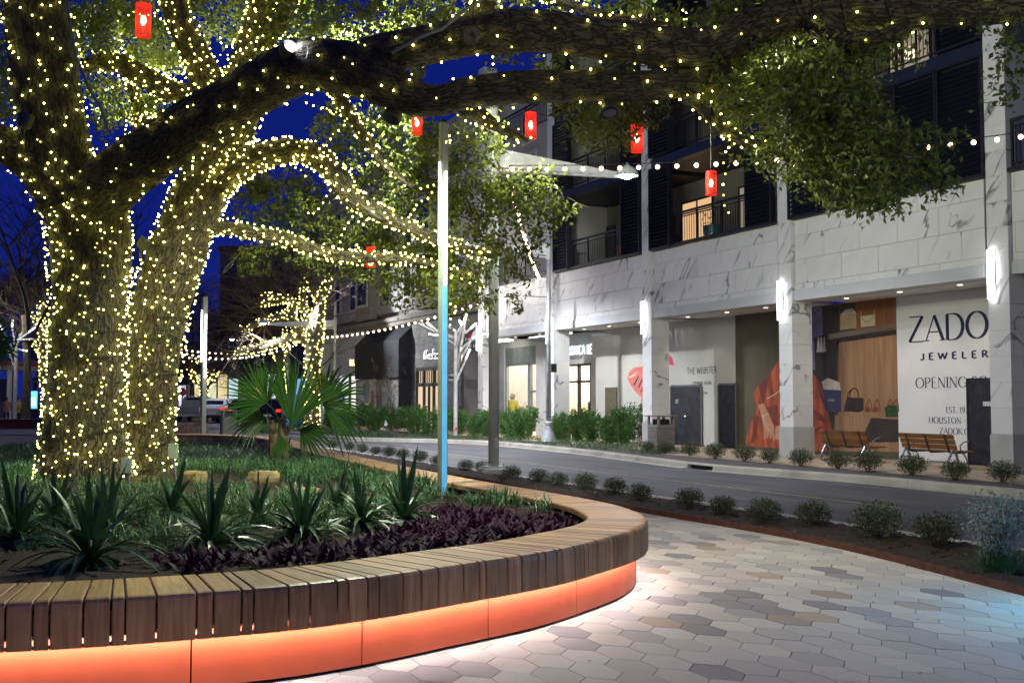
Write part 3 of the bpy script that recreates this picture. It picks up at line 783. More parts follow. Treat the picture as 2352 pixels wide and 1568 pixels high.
ch = thing('balcony_chair', 'dark folding chair in front of the warm lit balcony door', 'chair', (.9, 12.9, 6.3))
q = MB()
for sx in (-.2, .2):
    q.bar((.9 + sx, 12.7, 6.3), (.9 + sx, 13.15, 7.15), .03, .03); q.bar((.9 + sx, 13.1, 6.3), (.9 + sx, 12.7, 6.78), .03, .03)
q.build('frame', m_black, ch); MB().box(.68, 1.12, 12.7, 13.1, 6.73, 6.77).build('seat', m_black, ch); MB().box(.68, 1.12, 13.08, 13.13, 6.95, 7.15).build('backrest', m_black, ch)

# sconces: bright bars on the columns with a curved metal cheek
for i, (y, wh) in enumerate(zip(CY, ('rightmost column beside the jeweller banner', 'column between the brown mural panels', 'column between flamingo and white hoarding', 'column left of the halo-lit shop name', 'farthest marble column by the grey stone shop'))):
    sc = thing('wall_sconce', 'tall white light bar on the ' + wh, 'wall light', (-.1, y - .15, 3.67), 'light bars on the marble columns')
    MB().box(-.12, -.03, y - .205, y - .085, 3.67, 4.69).build('light_bar', m_sconce, sc)
    MB().tube([(-.02, y - .23, 3.66), (-.07, y - .25, 3.9), (-.09, y - .255, 4.18), (-.07, y - .25, 4.46), (-.02, y - .23, 4.70)], .012, 6).build('bracket', m_pole, sc)
    MB().box(-.03, -.004, y - .2, y - .09, 3.9, 4.46).build('back_plate', m_pole, sc)
# recessed downlights in the arcade soffit
def spot(name, loc, aim, watts, ang, col=(1, 1, 1), parent=None, r=.05, blend=.6):
    l = bpy.data.lights.new(name, 'SPOT'); l.energy = watts; l.spot_size = math.radians(ang); l.spot_blend = blend; l.color = col; l.shadow_soft_size = r
    o = bpy.data.objects.new(name, l); link(o, parent, loc)
    o.rotation_euler = (Vector(aim) - Vector(loc)).to_track_quat('-Z', 'Y').to_euler(); return o
def plight(name, loc, watts, col, r=.1, parent=None):
    l = bpy.data.lights.new(name, 'POINT'); l.energy = watts; l.color = col; l.shadow_soft_size = r
    o = bpy.data.objects.new(name, l); link(o, parent, loc); return o
m_dl = E('downlight_lens', (1, .9, .74), 3.5)
for y in (1.6, 3.4, 5.2, 8.4, 10.2, 12.2, 15.0, 17.0, 18.8, 22.4, 24.6):
    c = .98
    d = MB(); d.lathe([(.06, 0), (.06, .01)], 12, (c, y, 4.168)); d.build('downlight', m_dl, bld)
    spot('downlight_beam', (c, y, 4.15), (c + .55, y, 0), 42, 95, (1, .80, .56), bld)

# ---- hoardings and banners
m_banner = M('white_vinyl_banner', (.74, .74, .76), .5, var=.04, scale=1.2, bump=.35, bscale=2.2)
m_navyprint = M('navy_print', (.012, .018, .06), .5, var=.05); m_blackprint = M('black_print', (.015, .015, .015), .5)
zb = thing('jeweller_banner', 'white banner with large navy ZADOK JEWELERS lettering behind the rightmost column', 'banner', (1.95, 3, .1))
MB().box(1.955, 1.985, .4, W(2060, 800, 1.95).y, .13, 4.17).build('sheet', m_banner, zb)
text_px('lettering', 'ZADOK', m_navyprint, zb, 1.95, 2087, 2271, 786, 729, weight=.125, serif=True, track=.05, upto=4)
text_px('lettering', 'JEWELERS', m_navyprint, zb, 1.95, 2114.7, 2270, 826.5, 812, weight=.2, track=.5, upto=7)
text_px('lettering', 'OPENING SOON', m_navyprint, zb, 1.95, 2103, 2221, 890.8, 867.5, weight=.11, serif=True, upto=7)
text_px('lettering', 'EST. 197', m_navyprint, zb, 1.95, 2173, 2224, 947.5, 934, weight=.12, serif=True)
text_px('lettering', 'HOUSTON \u00b7 A', m_navyprint, zb, 1.95, 2133.6, 2208, 970.8, 957, weight=.12, serif=True, upto=7)
text_px('lettering', 'ZADOK.C', m_navyprint, zb, 1.95, 2158, 2225, 995.8, 981.8, weight=.12, serif=True)
m_door = M('scuffed_black_door', (.016, .017, .024), .55, var=.7, scale=5, bump=.05)
bd = thing('hoarding_door', 'tall scuffed black door numbered 141 beside the rightmost column', 'door', (1.9, 2, .1))
MB().box(1.90, 1.94, 1.3, W(2226, 940, 1.92).y, .12, 2.06).build('leaf', m_door, bd)
f = MB(); y1 = W(2226, 940, 1.92).y; f.box(1.89, 1.945, y1, y1 + .05, .1, 2.1); f.box(1.89, 1.945, 1.3, y1, 2.06, 2.1); f.build('frame', m_black, bd)
for k, dg in enumerate('141'):
    a = W(2258 + k * 6.2, 932, 1.89); b = W(2258 + k * 6.2 + 5.6, 922, 1.89)
    pl = MB().box(1.888, 1.898, b.y, a.y, a.z, b.z); pl.build('number_plate', m_white, bd)
    text_on('numeral', dg, m_blackprint, bd, 1.885, a.y - .02, b.y + .02, a.z + .02, b.z - a.z - .04, weight=.16)

mu = thing('mural_banner', 'brown printed mural of a figure in an orange robe beside wooden shelves with bags', 'banner', (1.96, 8, .1))
ye = W(1690, 900, 1.96).y; yz = W(2060, 800, 1.95).y
mp = {k: M('print_' + k, c, .5, var=v, scale=s, bump=.18, bscale=2.5, stretch=(1, 3.2, .7) if 'robe' in k else None) for k, c, v, s in (('olive', (.075, .062, .035), .35, .9), ('dark', (.03, .022, .018), .4, 1.5), ('robe', (.30, .058, .018), .75, 1.5),
      ('robe_shade', (.15, .024, .010), .4, 2.5), ('skin', (.42, .22, .13), .15, 4), ('shelf', (.19, .15, .125), .1, 3), ('tan', (.46, .33, .20), .1, 3), ('cream', (.60, .53, .40), .1, 3), ('bluebag', (.035, .04, .12), .15, 3),
      ('tissue', (.62, .56, .50), .2, 6), ('leather', (.022, .013, .013), .4, 4), ('lilac', (.16, .15, .30), .3, 5), ('shoe', (.16, .045, .02), .3, 6), ('plant', (.015, .06, .015), .6, 14))}
mp['wood'] = woodmat('print_wood', (.22, .115, .055), (.36, .205, .11), .5, (.01, 9, .5), rnd=0, bump=0); mp['woodred'] = woodmat('print_redwood', (.20, .075, .03), (.30, .125, .06), .5, (.01, 9, .5), rnd=0, bump=0)
MB().box(1.965, 1.99, yz + .004, ye, .12, 4.175).build('sheet', mp['olive'], mu)
def pr(name, mat, pts, lay): return flat_px(name, mp[mat], mu, 1.962 - .0022 * lay, pts)
pr('print', 'dark', r6([(700, 545), (1075, 545), (1075, 1300), (1020, 1420), (700, 1500)]), 1)
pr('print', 'woodred', r6([(1185, 480), (1467, 446), (1475, 700), (1185, 735)]), 1)
pr('print', 'wood', r6([(1060, 790), (1475, 735), (1484, 1320), (1070, 1300)]), 1)
pr('print', 'dark', r6([(1075, 760), (1474, 706), (1474, 738), (1075, 792)]), 2)
pr('print', 'shelf', r6([(1003, 735), (1471, 660), (1473, 688), (1008, 772)]), 3)
pr('print', 'wood', r6([(1050, 1290), (1486, 1316), (1487, 1545), (1040, 1540)]), 2)
pr('print', 'dark', r6([(1240, 1440), (1300, 1310), (1486, 1322), (1487, 1478), (1230, 1478)]), 3)
pr('print', 'tan', r6([(1085, 602), (1195, 588), (1197, 692), (1086, 706)]), 2); pr('print', 'tissue', r6([(1090, 602), (1120, 565), (1170, 556), (1195, 588)]), 3)
pr('print', 'cream', r6([(1225, 612), (1326, 598), (1326, 676), (1228, 686)]), 2)
ln = MB(); line_px(ln, 1.9525, r6([(1226, 575), (1235, 625), (1262, 652), (1290, 645), (1312, 615), (1322, 570)]), .03); ln.build('print', mp['tan'], mu)
pr('print', 'lilac', r6([(858, 535), (960, 538), (968, 740), (905, 758), (915, 980), (890, 985), (862, 900)]), 2)
for x in (935, 955, 975): pr('print', 'tissue', r6([(x - 3, 755), (x + 3, 755), (x + 14, 855), (x - 12, 860)]), 2)
pr('print', 'skin', r6([(856, 738), (872, 730), (884, 742), (883, 785), (872, 812), (870, 850), (858, 870)]), 3)
pr('print', 'robe', r6([(700, 975), (860, 985), (900, 1000), (945, 1070), (972, 1140), (1000, 1270), (1028, 1390), (960, 1420), (1008, 1545), (700, 1530)]), 3)
for L in ([(880, 1230), (960, 1290), (985, 1340), (930, 1325), (870, 1300)], [(865, 1400), (960, 1370), (900, 1440), (866, 1470)], [(930, 1050), (962, 1140), (985, 1250), (940, 1150)]): pr('print', 'robe_shade', r6(L), 4)
pr('print', 'bluebag', r6([(970, 1115), (1090, 1120), (1092, 1270), (985, 1266)]), 4); pr('print', 'tissue', r6([(958, 1062), (1000, 1035), (1080, 1066), (1090, 1120), (970, 1115)]), 4)
text_px('print', 'ZADOK', mp['cream'], mu, 1.950, *[1568 + 998 / 3, 1568 + 1046 / 3], 522.5 + 1196 / 3, 522.5 + 1180 / 3, weight=.13)
pr('print', 'leather', r6([(1132, 1168), (1246, 1174), (1246, 1255), (1215, 1272), (1108, 1264)]), 4)
ln = MB(); line_px(ln, 1.9525, r6([(1150, 1170), (1158, 1120), (1185, 1104), (1205, 1120), (1212, 1172)]), .035); line_px(ln, 1.9525, r6([(1135, 1170), (1140, 1135), (1165, 1120)]), .03); ln.build('print', mp['leather'], mu)
for x in (1255, 1310, 1400, 1440):
    ln = MB(); line_px(ln, 1.952, r6([(x, 1268), (x + 20, 1200), (x + 32, 1182), (x + 45, 1215), (x + 50, 1270)]), .028); ln.build('print', mp['shoe'], mu)
    pr('print', 'shoe', r6([(x, 1250), (x + 24, 1232), (x + 42, 1250), (x + 30, 1272), (x + 8, 1270)]), 4)
pr('print', 'plant', r6([(1390, 1240), (1420, 1222), (1475, 1225), (1486, 1300), (1400, 1305)]), 5)
# left half of the mural
pr('print', 'robe', r8([(1560, 470), (1480, 535), (1395, 680), (1292, 770), (1240, 850), (1252, 925), (1278, 965), (1258, 1040), (1200, 1180), (1160, 1362), (1560, 1392)]), 1)
for L in ([(1292, 770), (1395, 680), (1375, 800), (1345, 950), (1330, 940)], [(1365, 985), (1480, 960), (1490, 1160), (1440, 1150), (1400, 1050)], [(1260, 1060), (1310, 1080), (1250, 1330), (1215, 1340)]): pr('print', 'robe_shade', r8(L), 2)
pr('print', 'skin', r8([(1288, 965), (1330, 945), (1352, 960), (1390, 1050), (1412, 1110), (1440, 1165), (1452, 1310), (1438, 1316), (1425, 1235), (1418, 1290), (1402, 1292), (1398, 1225), (1385, 1285), (1368, 1282), (1366, 1215), (1355, 1300), (1343, 1296), (1346, 1190), (1322, 1075)]), 3)
pr('print', 'skin', r8([(1455, 1190), (1478, 1162), (1520, 1160), (1520, 1270), (1485, 1305), (1455, 1290)]), 3)
ln = MB(); line_px(ln, 1.951, r8([(1322, 1075), (1350, 1062), (1392, 1048)]), .018); line_px(ln, 1.951, r8([(1336, 1072), (1350, 1130), (1372, 1165), (1398, 1225)]), .014); line_px(ln, 1.951, r8([(1375, 900), (1440, 865), (1500, 820)]), .02); ln.build('print', mp['cream'], mu)

m_wrap = M('glossy_white_sheeting', (.50, .50, .46), .16, var=.06, scale=1, bump=.5, bscale=3.5, spec=.6)
wh = thing('white_hoarding', 'glossy white hoarding printed THE WEBSTER with two dark doors', 'hoarding', (1.95, 13, .1))
MB().box(1.955, 1.985, ye + .005, 16.2, .12, 4.17).build('sheet', m_wrap, wh)
text_px('lettering', 'THE WEBSTER', m_blackprint, wh, 1.95, 1578, 1646, 858.5, 845, weight=.105, track=.1)
text_px('lettering', 'OPENING SOON', m_blackprint, wh, 1.95, 1590.6, 1633.6, 883.5, 876.5, weight=.14, track=.1)
text_px('lettering', 'WEBSTER.COM', m_blackprint, wh, 1.95, 1594, 1625, 904.5, 900.5, weight=.18)
m_pink = M('pink_print', (.62, .05, .12), .5, var=.15, scale=3); m_coral = M('coral_print', (.60, .17, .15), .5, var=.1)
def dleaf(name, par, xl, xr, yt, yb, nleaf, num, lab=None):
    d = thing(name, lab, None, parent=par, loc=(1.9, 12, .1))
    a = W(xl, yb, 1.93); b = W(xr, yt, 1.93); zt = b.z
    f = MB(); f.box(1.905, 1.95, a.y, a.y + .06, .1, zt); f.box(1.905, 1.95, b.y - .06, b.y, .1, zt); f.box(1.905, 1.95, b.y, a.y, zt, zt + .06); f.build('frame', M('door_frame', (.10, .105, .11), .6), d)
    for k in range(nleaf):
        y0 = b.y + (a.y - b.y) * k / nleaf + .003; y1 = b.y + (a.y - b.y) * (k + 1) / nleaf - .003
        MB().box(1.915, 1.945, y0, y1, .12, zt - .003).build('leaf', m_door, d)
    if nleaf == 2:
        kn = W(1575, 956, 1.9); MB().ball((1.88, kn.y, kn.z), .035, 10, 7).build('knob', M('brass', (.6, .45, .2), .25, metal=1), d)
    return d
d1 = dleaf('double_door', wh, 1543, 1610, 887, 1016, 2, True)
text_px('numeral', '117', m_white, wh, 1.90, 1551, 1558, 926, 917, weight=.16)
dleaf('single_door', wh, 1653, 1689, 884, 1022, 1, False)
# flamingo print: head sweep on the hoarding, wing body and leg on the sheeting beside it
ws = thing('plastic_sheeting', 'translucent wrinkled plastic sheeting with a pink flamingo print and a brown door', 'hoarding', (1.95, 18, .1))
MB().box(1.955, 1.985, 16.205, 20.05, .12, 4.17).build('sheet', m_wrap, ws)
flat_px('print', m_pink, wh, 1.952, r8([(378, 455), (410, 460), (445, 500), (468, 578), (430, 565), (400, 580), (378, 615)]))
flat_px('print', m_coral, wh, 1.952, r8([(378, 735), (420, 770), (425, 815), (378, 775)])); flat_px('print', m_pink, wh, 1.952, r8([(378, 1040), (425, 1055), (425, 1090), (378, 1090)]))
flat_px('print', m_coral, ws, 1.952, r7([(1713, 765), (1740, 690), (1790, 650), (1840, 640), (1900, 640), (1900, 970), (1850, 955), (1800, 900), (1750, 830)]))
for L in ([(1780, 840), (1835, 735), (1842, 745), (1800, 835)], [(1828, 865), (1875, 765), (1884, 775), (1845, 860)], [(1855, 910), (1890, 850), (1890, 880), (1862, 915)]): flat_px('print', m_blackprint, ws, 1.950, r7(L))
flat_px('print', M('cream_print', (.65, .5, .3), .5), ws, 1.951, r7([(1713, 765), (1745, 742), (1830, 690), (1800, 740), (1740, 760)]))
ln = MB(); line_px(ln, 1.951, r7([(1875, 975), (1848, 1185), (1858, 1415)]), .09); ln.build('print', m_coral, ws)
dd = MB(); a = W(1391, 980, 1.93); b = W(1417, 889, 1.93); dd.box(1.91, 1.95, b.y, a.y, .12, b.z); dd.build('panel_door', M('olive_brown_door', (.10, .085, .05), .6), ws)
text_px('lettering', 'WEBSTER', M('faded_print', (.45, .45, .42), .5), ws, 1.95, 1366, 1388, 881, 876, weight=.12)

# ---- lit shop left of the far column (bay E) and the halo-lettered shop
m_inwall = M('shop_interior', (.62, .54, .44), .8, var=.05); m_grey = M('grey_green_trim', (.17, .20, .20), .6)
def room(name, lab, y0, y1, x1, z1, watts, colr):
    t = thing(name, None, None, (3, (y0 + y1) / 2, .1)); t['kind'] = 'structure'
    b = MB(); b.box(x1, x1 + .1, y0, y1, .1, z1); b.box(2.15, x1, y0 - .1, y0, .1, z1); b.box(2.15, x1, y1, y1 + .1, .1, z1); b.box(2.15, x1, y0, y1, z1, z1 + .1); b.box(2.15, x1, y0, y1, .0, .11)
    b.build('interior_wall', m_inwall, t)
    l = bpy.data.lights.new('ceiling_glow', 'AREA'); l.shape = 'RECTANGLE'; l.size = x1 - 2.6; l.size_y = (y1 - y0) * .8; l.energy = watts; l.color = colr
    o = bpy.data.objects.new('ceiling_glow', l); link(o, t, ((x1 + 2.3) / 2, (y0 + y1) / 2, z1 - .05)); return t
room('shop_room', '', 23.6, 29.5, 6.5, 3.7, 1500, (1, .82, .62)); room('shop_room', '', 19.2, 23.3, 6, 3.3, 900, (1, .75, .5))
sh = thing('shop_entrance', 'lit glass shop entrance with a grey ribbed panel above it', 'shop front', (2, 26, .1))
f = MB()
for (a, b, c, d) in ((27.56, 27.66, .1, 3.86), (24.55, 24.65, .1, 3.86), (25.25, 25.45, .1, 3.12), (24.65, 27.56, 3.06, 3.14), (24.65, 25.25, 1.9, 1.98)): f.box(1.96, 2.1, a, b, c, d)
f.build('frame', m_grey, sh)
for i in range(18): block('rib', m_grey, (2.0, 24.73 + i * .163, 3.5), (.05, .13, .70), sh, .01)
MB().box(2.03, 2.1, 24.65, 27.56, 3.14, 3.86).build('panel', m_grey, sh); MB().box(2.03, 2.04, 24.65, 27.56, .12, 3.06).build('pane', m_shopglass, sh)
for y in (25.9, 27.0):
    MB().box(1.2, 1.28, y - .42, y + .42, 4.08, 4.13).build('strip_light', E('strip_glow%d' % int(y), (1, .97, .92), 18), sh)
for ya, yb in ((27.66, 28.3), (23.9, 24.55)): MB().box(1.9, 2.0, ya, yb, .1, 4.16).build('surround', m_ledge, sh)
def mannequin(x, y, mat, lab, h=1.7):
    t = thing('mannequin', lab, 'mannequin', (x, y, .11)); t.location = (0, 0, 0); WL[t.name] = Vector((0, 0, 0))
    b = MB(); b.lathe([(.16, 0), (.16, .02), (.02, .03), (.02, .5)], 10); b.lathe([(.24, .35), (.2, .7), (.13, 1.0), (.16, 1.2), (.19, 1.35), (.06, 1.45), (.045, 1.5)], 12)
    b.build('dress', mat, t, smooth=True); s = MB(); s.ball((0, 0, 1.6), .085, 10, 8, 1, .9, 1.25)
    for sg in (-1, 1): s.tube([(0, sg * .17, 1.36), (.02, sg * .25, 1.1), (.1, sg * .22, .85)], [.045, .038, .025], 8)
    s.build('figure', m_ledge, t, smooth=True); t.location = (x, y, .11); return t
mannequin(3.2, 25.9, M('gold_dress', (.55, .36, .16), .6, var=.3), 'mannequin in a gold dress behind the lit shop glass')
mannequin(2.9, 21.6, M('navy_dress', (.02, .02, .05), .6), 'mannequin in a dark dress behind the half-hidden shop window')
for k, z in enumerate((2.55, 2.2, 1.8)):
    pg = thing('pendant_globe', 'small white pendant globe inside the lit shop, ' + ('topmost', 'middle', 'lowest')[k] + ' of three', 'lamp', (4.2, 28.0 - .02 * k, z), 'pendant globes in the lit shop')
    MB().ball((4.2, 28.0 - .02 * k, z), .07).build('globe', E('globe%d' % k, (1, .9, .75), 9), pg); MB().tube([(4.2, 28.0 - .02 * k, z + .07), (4.2, 28.0 - .02 * k, 3.7)], .005, 5).build('cord', m_black, pg)
rk = thing('clothes_display', 'tan panelled display cabinet and coloured clothes in the half-hidden shop', 'display', (4, 21, .1))
for i in range(5):
    for j in range(3): block('drawer', M('tan_drawer', (.42, .24, .10), .5), (3.0, 20.35 + j * .22, .35 + i * .3), (.1, .2, .27), rk, .02)
for i in range(14): block('garment', M('garment_%d' % (i % 5), [(.5, .1, .1), (.1, .12, .4), (.6, .5, .4), (.1, .3, .3), (.7, .4, .5)][i % 5], .8, var=.5, scale=9), (4.6, 20.3 + i * .13, 1.75 + .2 * (i % 3)), (.3, .1, .75), rk, .03)
vb = thing('shop_name_sign', 'white glowing VERONICA BEARD letters, partly hidden, over the half-hidden shop door', 'sign', (1.95, 21, 3))
MB().box(1.93, 1.995, 16.4, 24, 2.98, 4.15).build('panel', M('sign_band', (.42, .43, .43), .7), vb) if 0 else None
text_px('lettering', 'RONICA BE', E('sign_letter_glow', (.80, .90, 1), 2.6), vb, 1.93, 1303.2, 1358.8, 815.5, 796, weight=.105, track=.14, depth_=.03)
text_px('letter_back', 'RONICA BE', M('sign_letter', (.02, .025, .05), .4), vb, 1.965, 1303.2, 1358.8, 815.5, 796, weight=.20, track=.14, depth_=.02)
f = MB()
for (a, b, c, d) in ((22.05, 22.15, .1, 2.98), (20.05, 20.15, .1, 2.98), (21.0, 21.12, .1, 2.98), (20.15, 22.05, 2.9, 2.98), (20.15, 22.05, 2.25, 2.33)): f.box(1.97, 2.08, a, b, c, d)
gd = thing('glass_shop_door', 'black-framed glass door of the half-hidden shop', 'shop front', (2, 21, .1)); f.build('frame', m_black, gd); MB().box(2.03, 2.04, 20.15, 22.05, .12, 2.9).build('pane', m_shopglass, gd)
MB().box(1.2, 1.25, 20.2, 23.8, 4.1, 4.14).build('strip_light', E('strip_glow_c', (.8, .9, 1), 6), bld)

# ================================================================== STUCCO BUILDING FARTHER ALONG
b2 = thing('stucco_building', 'pale stucco apartment block with tall windows beyond the marble building', 'building', (5, 45, 0))
m_win = M('night_window', (.02, .03, .06), .1, var=.5, scale=.6, spec=.7)
MB().box(1.0, 14, 20.0, 58, 6.3, 14.6).build('wall', m_stucco, b2); MB().box(1.3, 14, 28.7, 58, -.1, 6.3).build('wall', m_stucco2, b2)
MB().box(.85, 1.3, 26.4, 58, 5.55, 5.75).build('cornice', m_stucco2, b2); MB().box(.7, 1.0, 26.4, 58, 5.76, 6.0).build('cornice', m_stucco2, b2)
MB().box(.8, 14.1, 19.95, 58.1, 14.6, 14.9).build('parapet', m_stucco, b2)
def win(par, X, y0, y1, z0, z1, mat=None, trim=m_stucco, tr=.14):
    w = thing('window', None, None, (X, (y0 + y1) / 2, z0), parent=par); f = MB(); t = .05
    for a, b, c, d in ((y0, y0 + t, z0, z1), (y1 - t, y1, z0, z1), (y0 + t, y1 - t, z0, z0 + t), (y0 + t, y1 - t, z1 - t, z1), (y0 + t, y1 - t, (z0 + z1) / 2 - .025, (z0 + z1) / 2 + .025), ((y0 + y1) / 2 - .025, (y0 + y1) / 2 + .025, z0 + t, (z0 + z1) / 2 - .025)): f.box(X - .05, X + .03, a, b, c, d)
    f.build('frame', m_black, w); MB().box(X - .012, X + .02, y0 + t, y1 - t, z0 + t, z1 - t).build('pane', mat or m_win, w)
    s = MB()
    for a, b, c, d in ((y0 - tr, y0, z0 - tr, z1 + tr), (y1, y1 + tr, z0 - tr, z1 + tr), (y0, y1, z1, z1 + tr), (y0, y1, z0 - tr, z0)): s.box(X - .07, X + .01, a, b, c, d)
    s.build('trim', trim, w)
m_trim = M('pale_trim', (.50, .49, .47), .8)
for i, y in enumerate((23.3, 27.6, 31.2, 34.2, 37.6, 41.0, 44.0, 47.2, 50.4, 53.8, 56.6)):
    bay = i % 3 == 0 and i > 0
    X = .55 if bay else 1.0
    if bay: MB().box(.55, 1.0, y - 1.25, y + 1.25, 6.1, 13.4).build('bay_wall', m_stucco2, b2); MB().box(.45, 1.0, y - 1.35, y + 1.35, 13.4, 13.6).build('cornice', m_trim, b2)
    for z0, z1 in ((7.0, 8.75), (9.7, 11.5), (12.2, 13.3)):
        if y < 27 and z0 < 8: continue
        ww = .85 if bay else .5
        win(b2, X, y - ww, y + ww, z0, z1, None, m_trim, .16)
# grey stone shop with a script sign
m_slate = M('grey_stone_cladding', (.20, .205, .20), .8, var=.35, scale=3, stretch=(1, .5, 3), rnd=.22)
sg = thing('stone_shop_front', 'grey stone-clad shop front with black framed glass doors', 'shop front', (1.2, 34, .1))
r = random.Random(3)
for k in range(14):
    z = .1 + k * .39; y = 31.2 - r.random()
    while y < 37.6:
        w = r.uniform(.7, 1.6); a, b = max(y, 31.0), min(y + w, 37.6)
        if b - a > .05 and not (33.0 < a and b < 36.9 and z < 2.9): 
            if z < 2.9:
                if a < 33.0 < b: b = 33.0
                if a < 36.9 < b: a = 36.9
            if b - a > .05 and not (a >= 32.99 and b <= 36.91 and z < 2.9): block('stone_panel', m_slate, (1.24 - r.uniform(0, .012), (a + b) / 2, z + .192), (.06, round(b - a - .008, 1) or .1, .382), sg, .004)
        y += w
f = MB()
for (a, b, c, d) in ((33.0, 33.12, .1, 3.2), (36.78, 36.9, .1, 3.2), (34.35, 34.5, .1, 3.2), (35.7, 35.85, .1, 3.2), (33.12, 36.78, 3.05, 3.2), (33.12, 36.78, 2.25, 2.42), (35.05, 35.13, .1, 2.25)): f.box(1.16, 1.28, a, b, c, d)
for i in range(12): f.box(1.2, 1.26, 33.3 + i * .3, 33.32 + i * .3, 2.42, 3.05)
f.build('frame', m_black, sg); MB().box(1.275, 1.295, 33.1, 36.8, .12, 3.1).build('lit_pane', E('shop_warm_glow', (1, .74, .5), .9), sg)
def script(name, mat, par, X, xl, xr, yb, yt, rad=.02, pts=None):
    a = W(xl, yb, X); b = W(xr, yb, X); t = W(xl, yt, X); w = a.y - b.y; h = t.z - a.z
    S = [[(0,.1),(.06,.9),(.10,.2),(.17,.95),(.2,.15),(.25,.3)], [(.33,.5),(.27,.45),(.26,.15),(.31,.12),(.34,.5),(.35,.1),(.40,.3)], [(.47,.5),(.41,.4),(.42,.1),(.47,.15),(.5,1),(.5,.1),(.54,.25)],
         [(.54,.25),(.60,.42),(.57,.55),(.54,.3),(.57,.08),(.63,.25)], [(.63,.5),(.65,.1),(.69,.45),(.71,.1),(.75,.5),(.77,.45)], [(.77,.25),(.82,.42),(.8,.55),(.77,.3),(.8,.08),(.86,.3)], [(.86,.3),(.91,1),(.89,.1),(.94,.3)], [(.94,.3),(.98,1),(.96,.1),(1,.2)]]
    m = MB()
    for st in S: m.tube([(X, a.y - x * w, a.z + z * h) for x, z in st], rad, 6)
    return m.build(name, mat, par)
ss_ = thing('script_sign', 'white halo-lit handwriting shop sign Madewell on grey stone', 'sign', (1.1, 34, 4))
script('halo', E('script_halo', (.92, .88, 1), 4.), ss_, 1.19, 974, 1018, 826, 805, .05); script('lettering', M('script_letter', (.03, .03, .035), .5), ss_, 1.10, 974, 1018, 826, 805, .022)
bs = thing('blade_sign', 'small white hanging sign with black handwriting beside the grey stone shop', 'sign', (.9, 32, 2.6))
a = W(1030, 874, .8); b = W(1050, 858, .8)
MB().box(.81, .87, b.y, a.y, a.z, b.z).build('panel', m_white, bs); MB().box(.80, .88, b.y - .04, a.y + .04, b.z, b.z + .05).build('frame', m_black, bs); MB().bar((.84, a.y, b.z + .02), (1.25, a.y, b.z + .02), .04, .04).build('arm', m_black, bs)
script('lettering', m_black, bs, .80, 1031, 1049, 870, 862, .014)
# black awning over a banner
m_awn = M('black_awning_canvas', (.028, .030, .038), .85, var=.3, scale=2, bump=.1)
aw = thing('awning', 'large black canvas awning box beside the grey stone shop', 'awning', (.8, 41, 3))
b = MB(); Z0, Z1, Z2 = 2.76, 4.72, 5.5
b.add([(.5,37.65,Z0),(.5,45.2,Z0),(.5,45.2,Z1),(.5,37.65,Z1),(1.29,37.65,Z2),(1.29,45.2,Z2),(1.29,37.65,.12),(1.29,45.2,Z0),(.5,37.65,.12)], [(0,1,2,3),(3,2,5,4),(8,0,3,4,6),(1,7,5,2)])
b.build('canvas', m_awn, aw)
ab = thing('grey_banner', 'creased grey banner SOMETHING BIG IS COMING under the black awning', 'banner', (1.0, 40, .1))
MB().box(.70, .72, W(916, 900, .7).y, W(864, 900, .7).y, .12, 2.75).build('sheet', M('grey_vinyl', (.22, .225, .22), .5, var=.2, scale=1.3, bump=.9, bscale=2), ab)
m_thin = M('white_print', (.6, .6, .6), .6)
text_px('lettering', 'SOMETHING BIG', m_thin, ab, .69, 865.5, 901, 886, 875, weight=.09); text_px('lettering', 'IS COMING', m_thin, ab, .69, 865.5, 889, 898.5, 888.5, weight=.09)
pb2 = thing('poster_banner', 'white banner with grey and blue figures under the left of the black awning', 'banner', (1, 43, .1))
MB().box(.70, .72, W(863.5, 900, .7).y, W(817, 900, .7).y, .12, 2.75).build('sheet', M('white_poster', (.55, .55, .57), .5), pb2)
for L, m_ in (([(835, 880), (845, 872), (850, 885), (846, 925), (838, 925), (833, 900)], 'g1'), ([(820, 935), (835, 920), (848, 950), (846, 980), (820, 980)], 'b1'), ([(852, 900), (858, 895), (860, 960), (853, 960)], 't1')):
    flat_px('print', M('poster_' + m_, {'g1': (.16, .17, .18), 'b1': (.05, .07, .22), 't1': (.3, .14, .07)}[m_], .5, var=.3, scale=8), pb2, .693, L)
af = thing('sidewalk_board', 'black A-frame board with a pale poster outside the grey stone shop', 'sign', (-.1, 37.2, .1))
MB().add([(-.35,36.75,.1),(-.35,37.55,.1),(-.1,37.55,1.15),(-.1,36.75,1.15),(.15,36.75,.1),(.15,37.55,.1)], [(0,1,2,3),(3,2,5,4)]).build('frame', m_black, af)
MB().add([(-.325,36.8,.25),(-.325,37.5,.25),(-.135,37.5,1.05),(-.135,36.8,1.05)], [(0,1,2,3)]).build('poster', M('board_poster', (.5, .47, .46), .6, var=.5, scale=4), af)
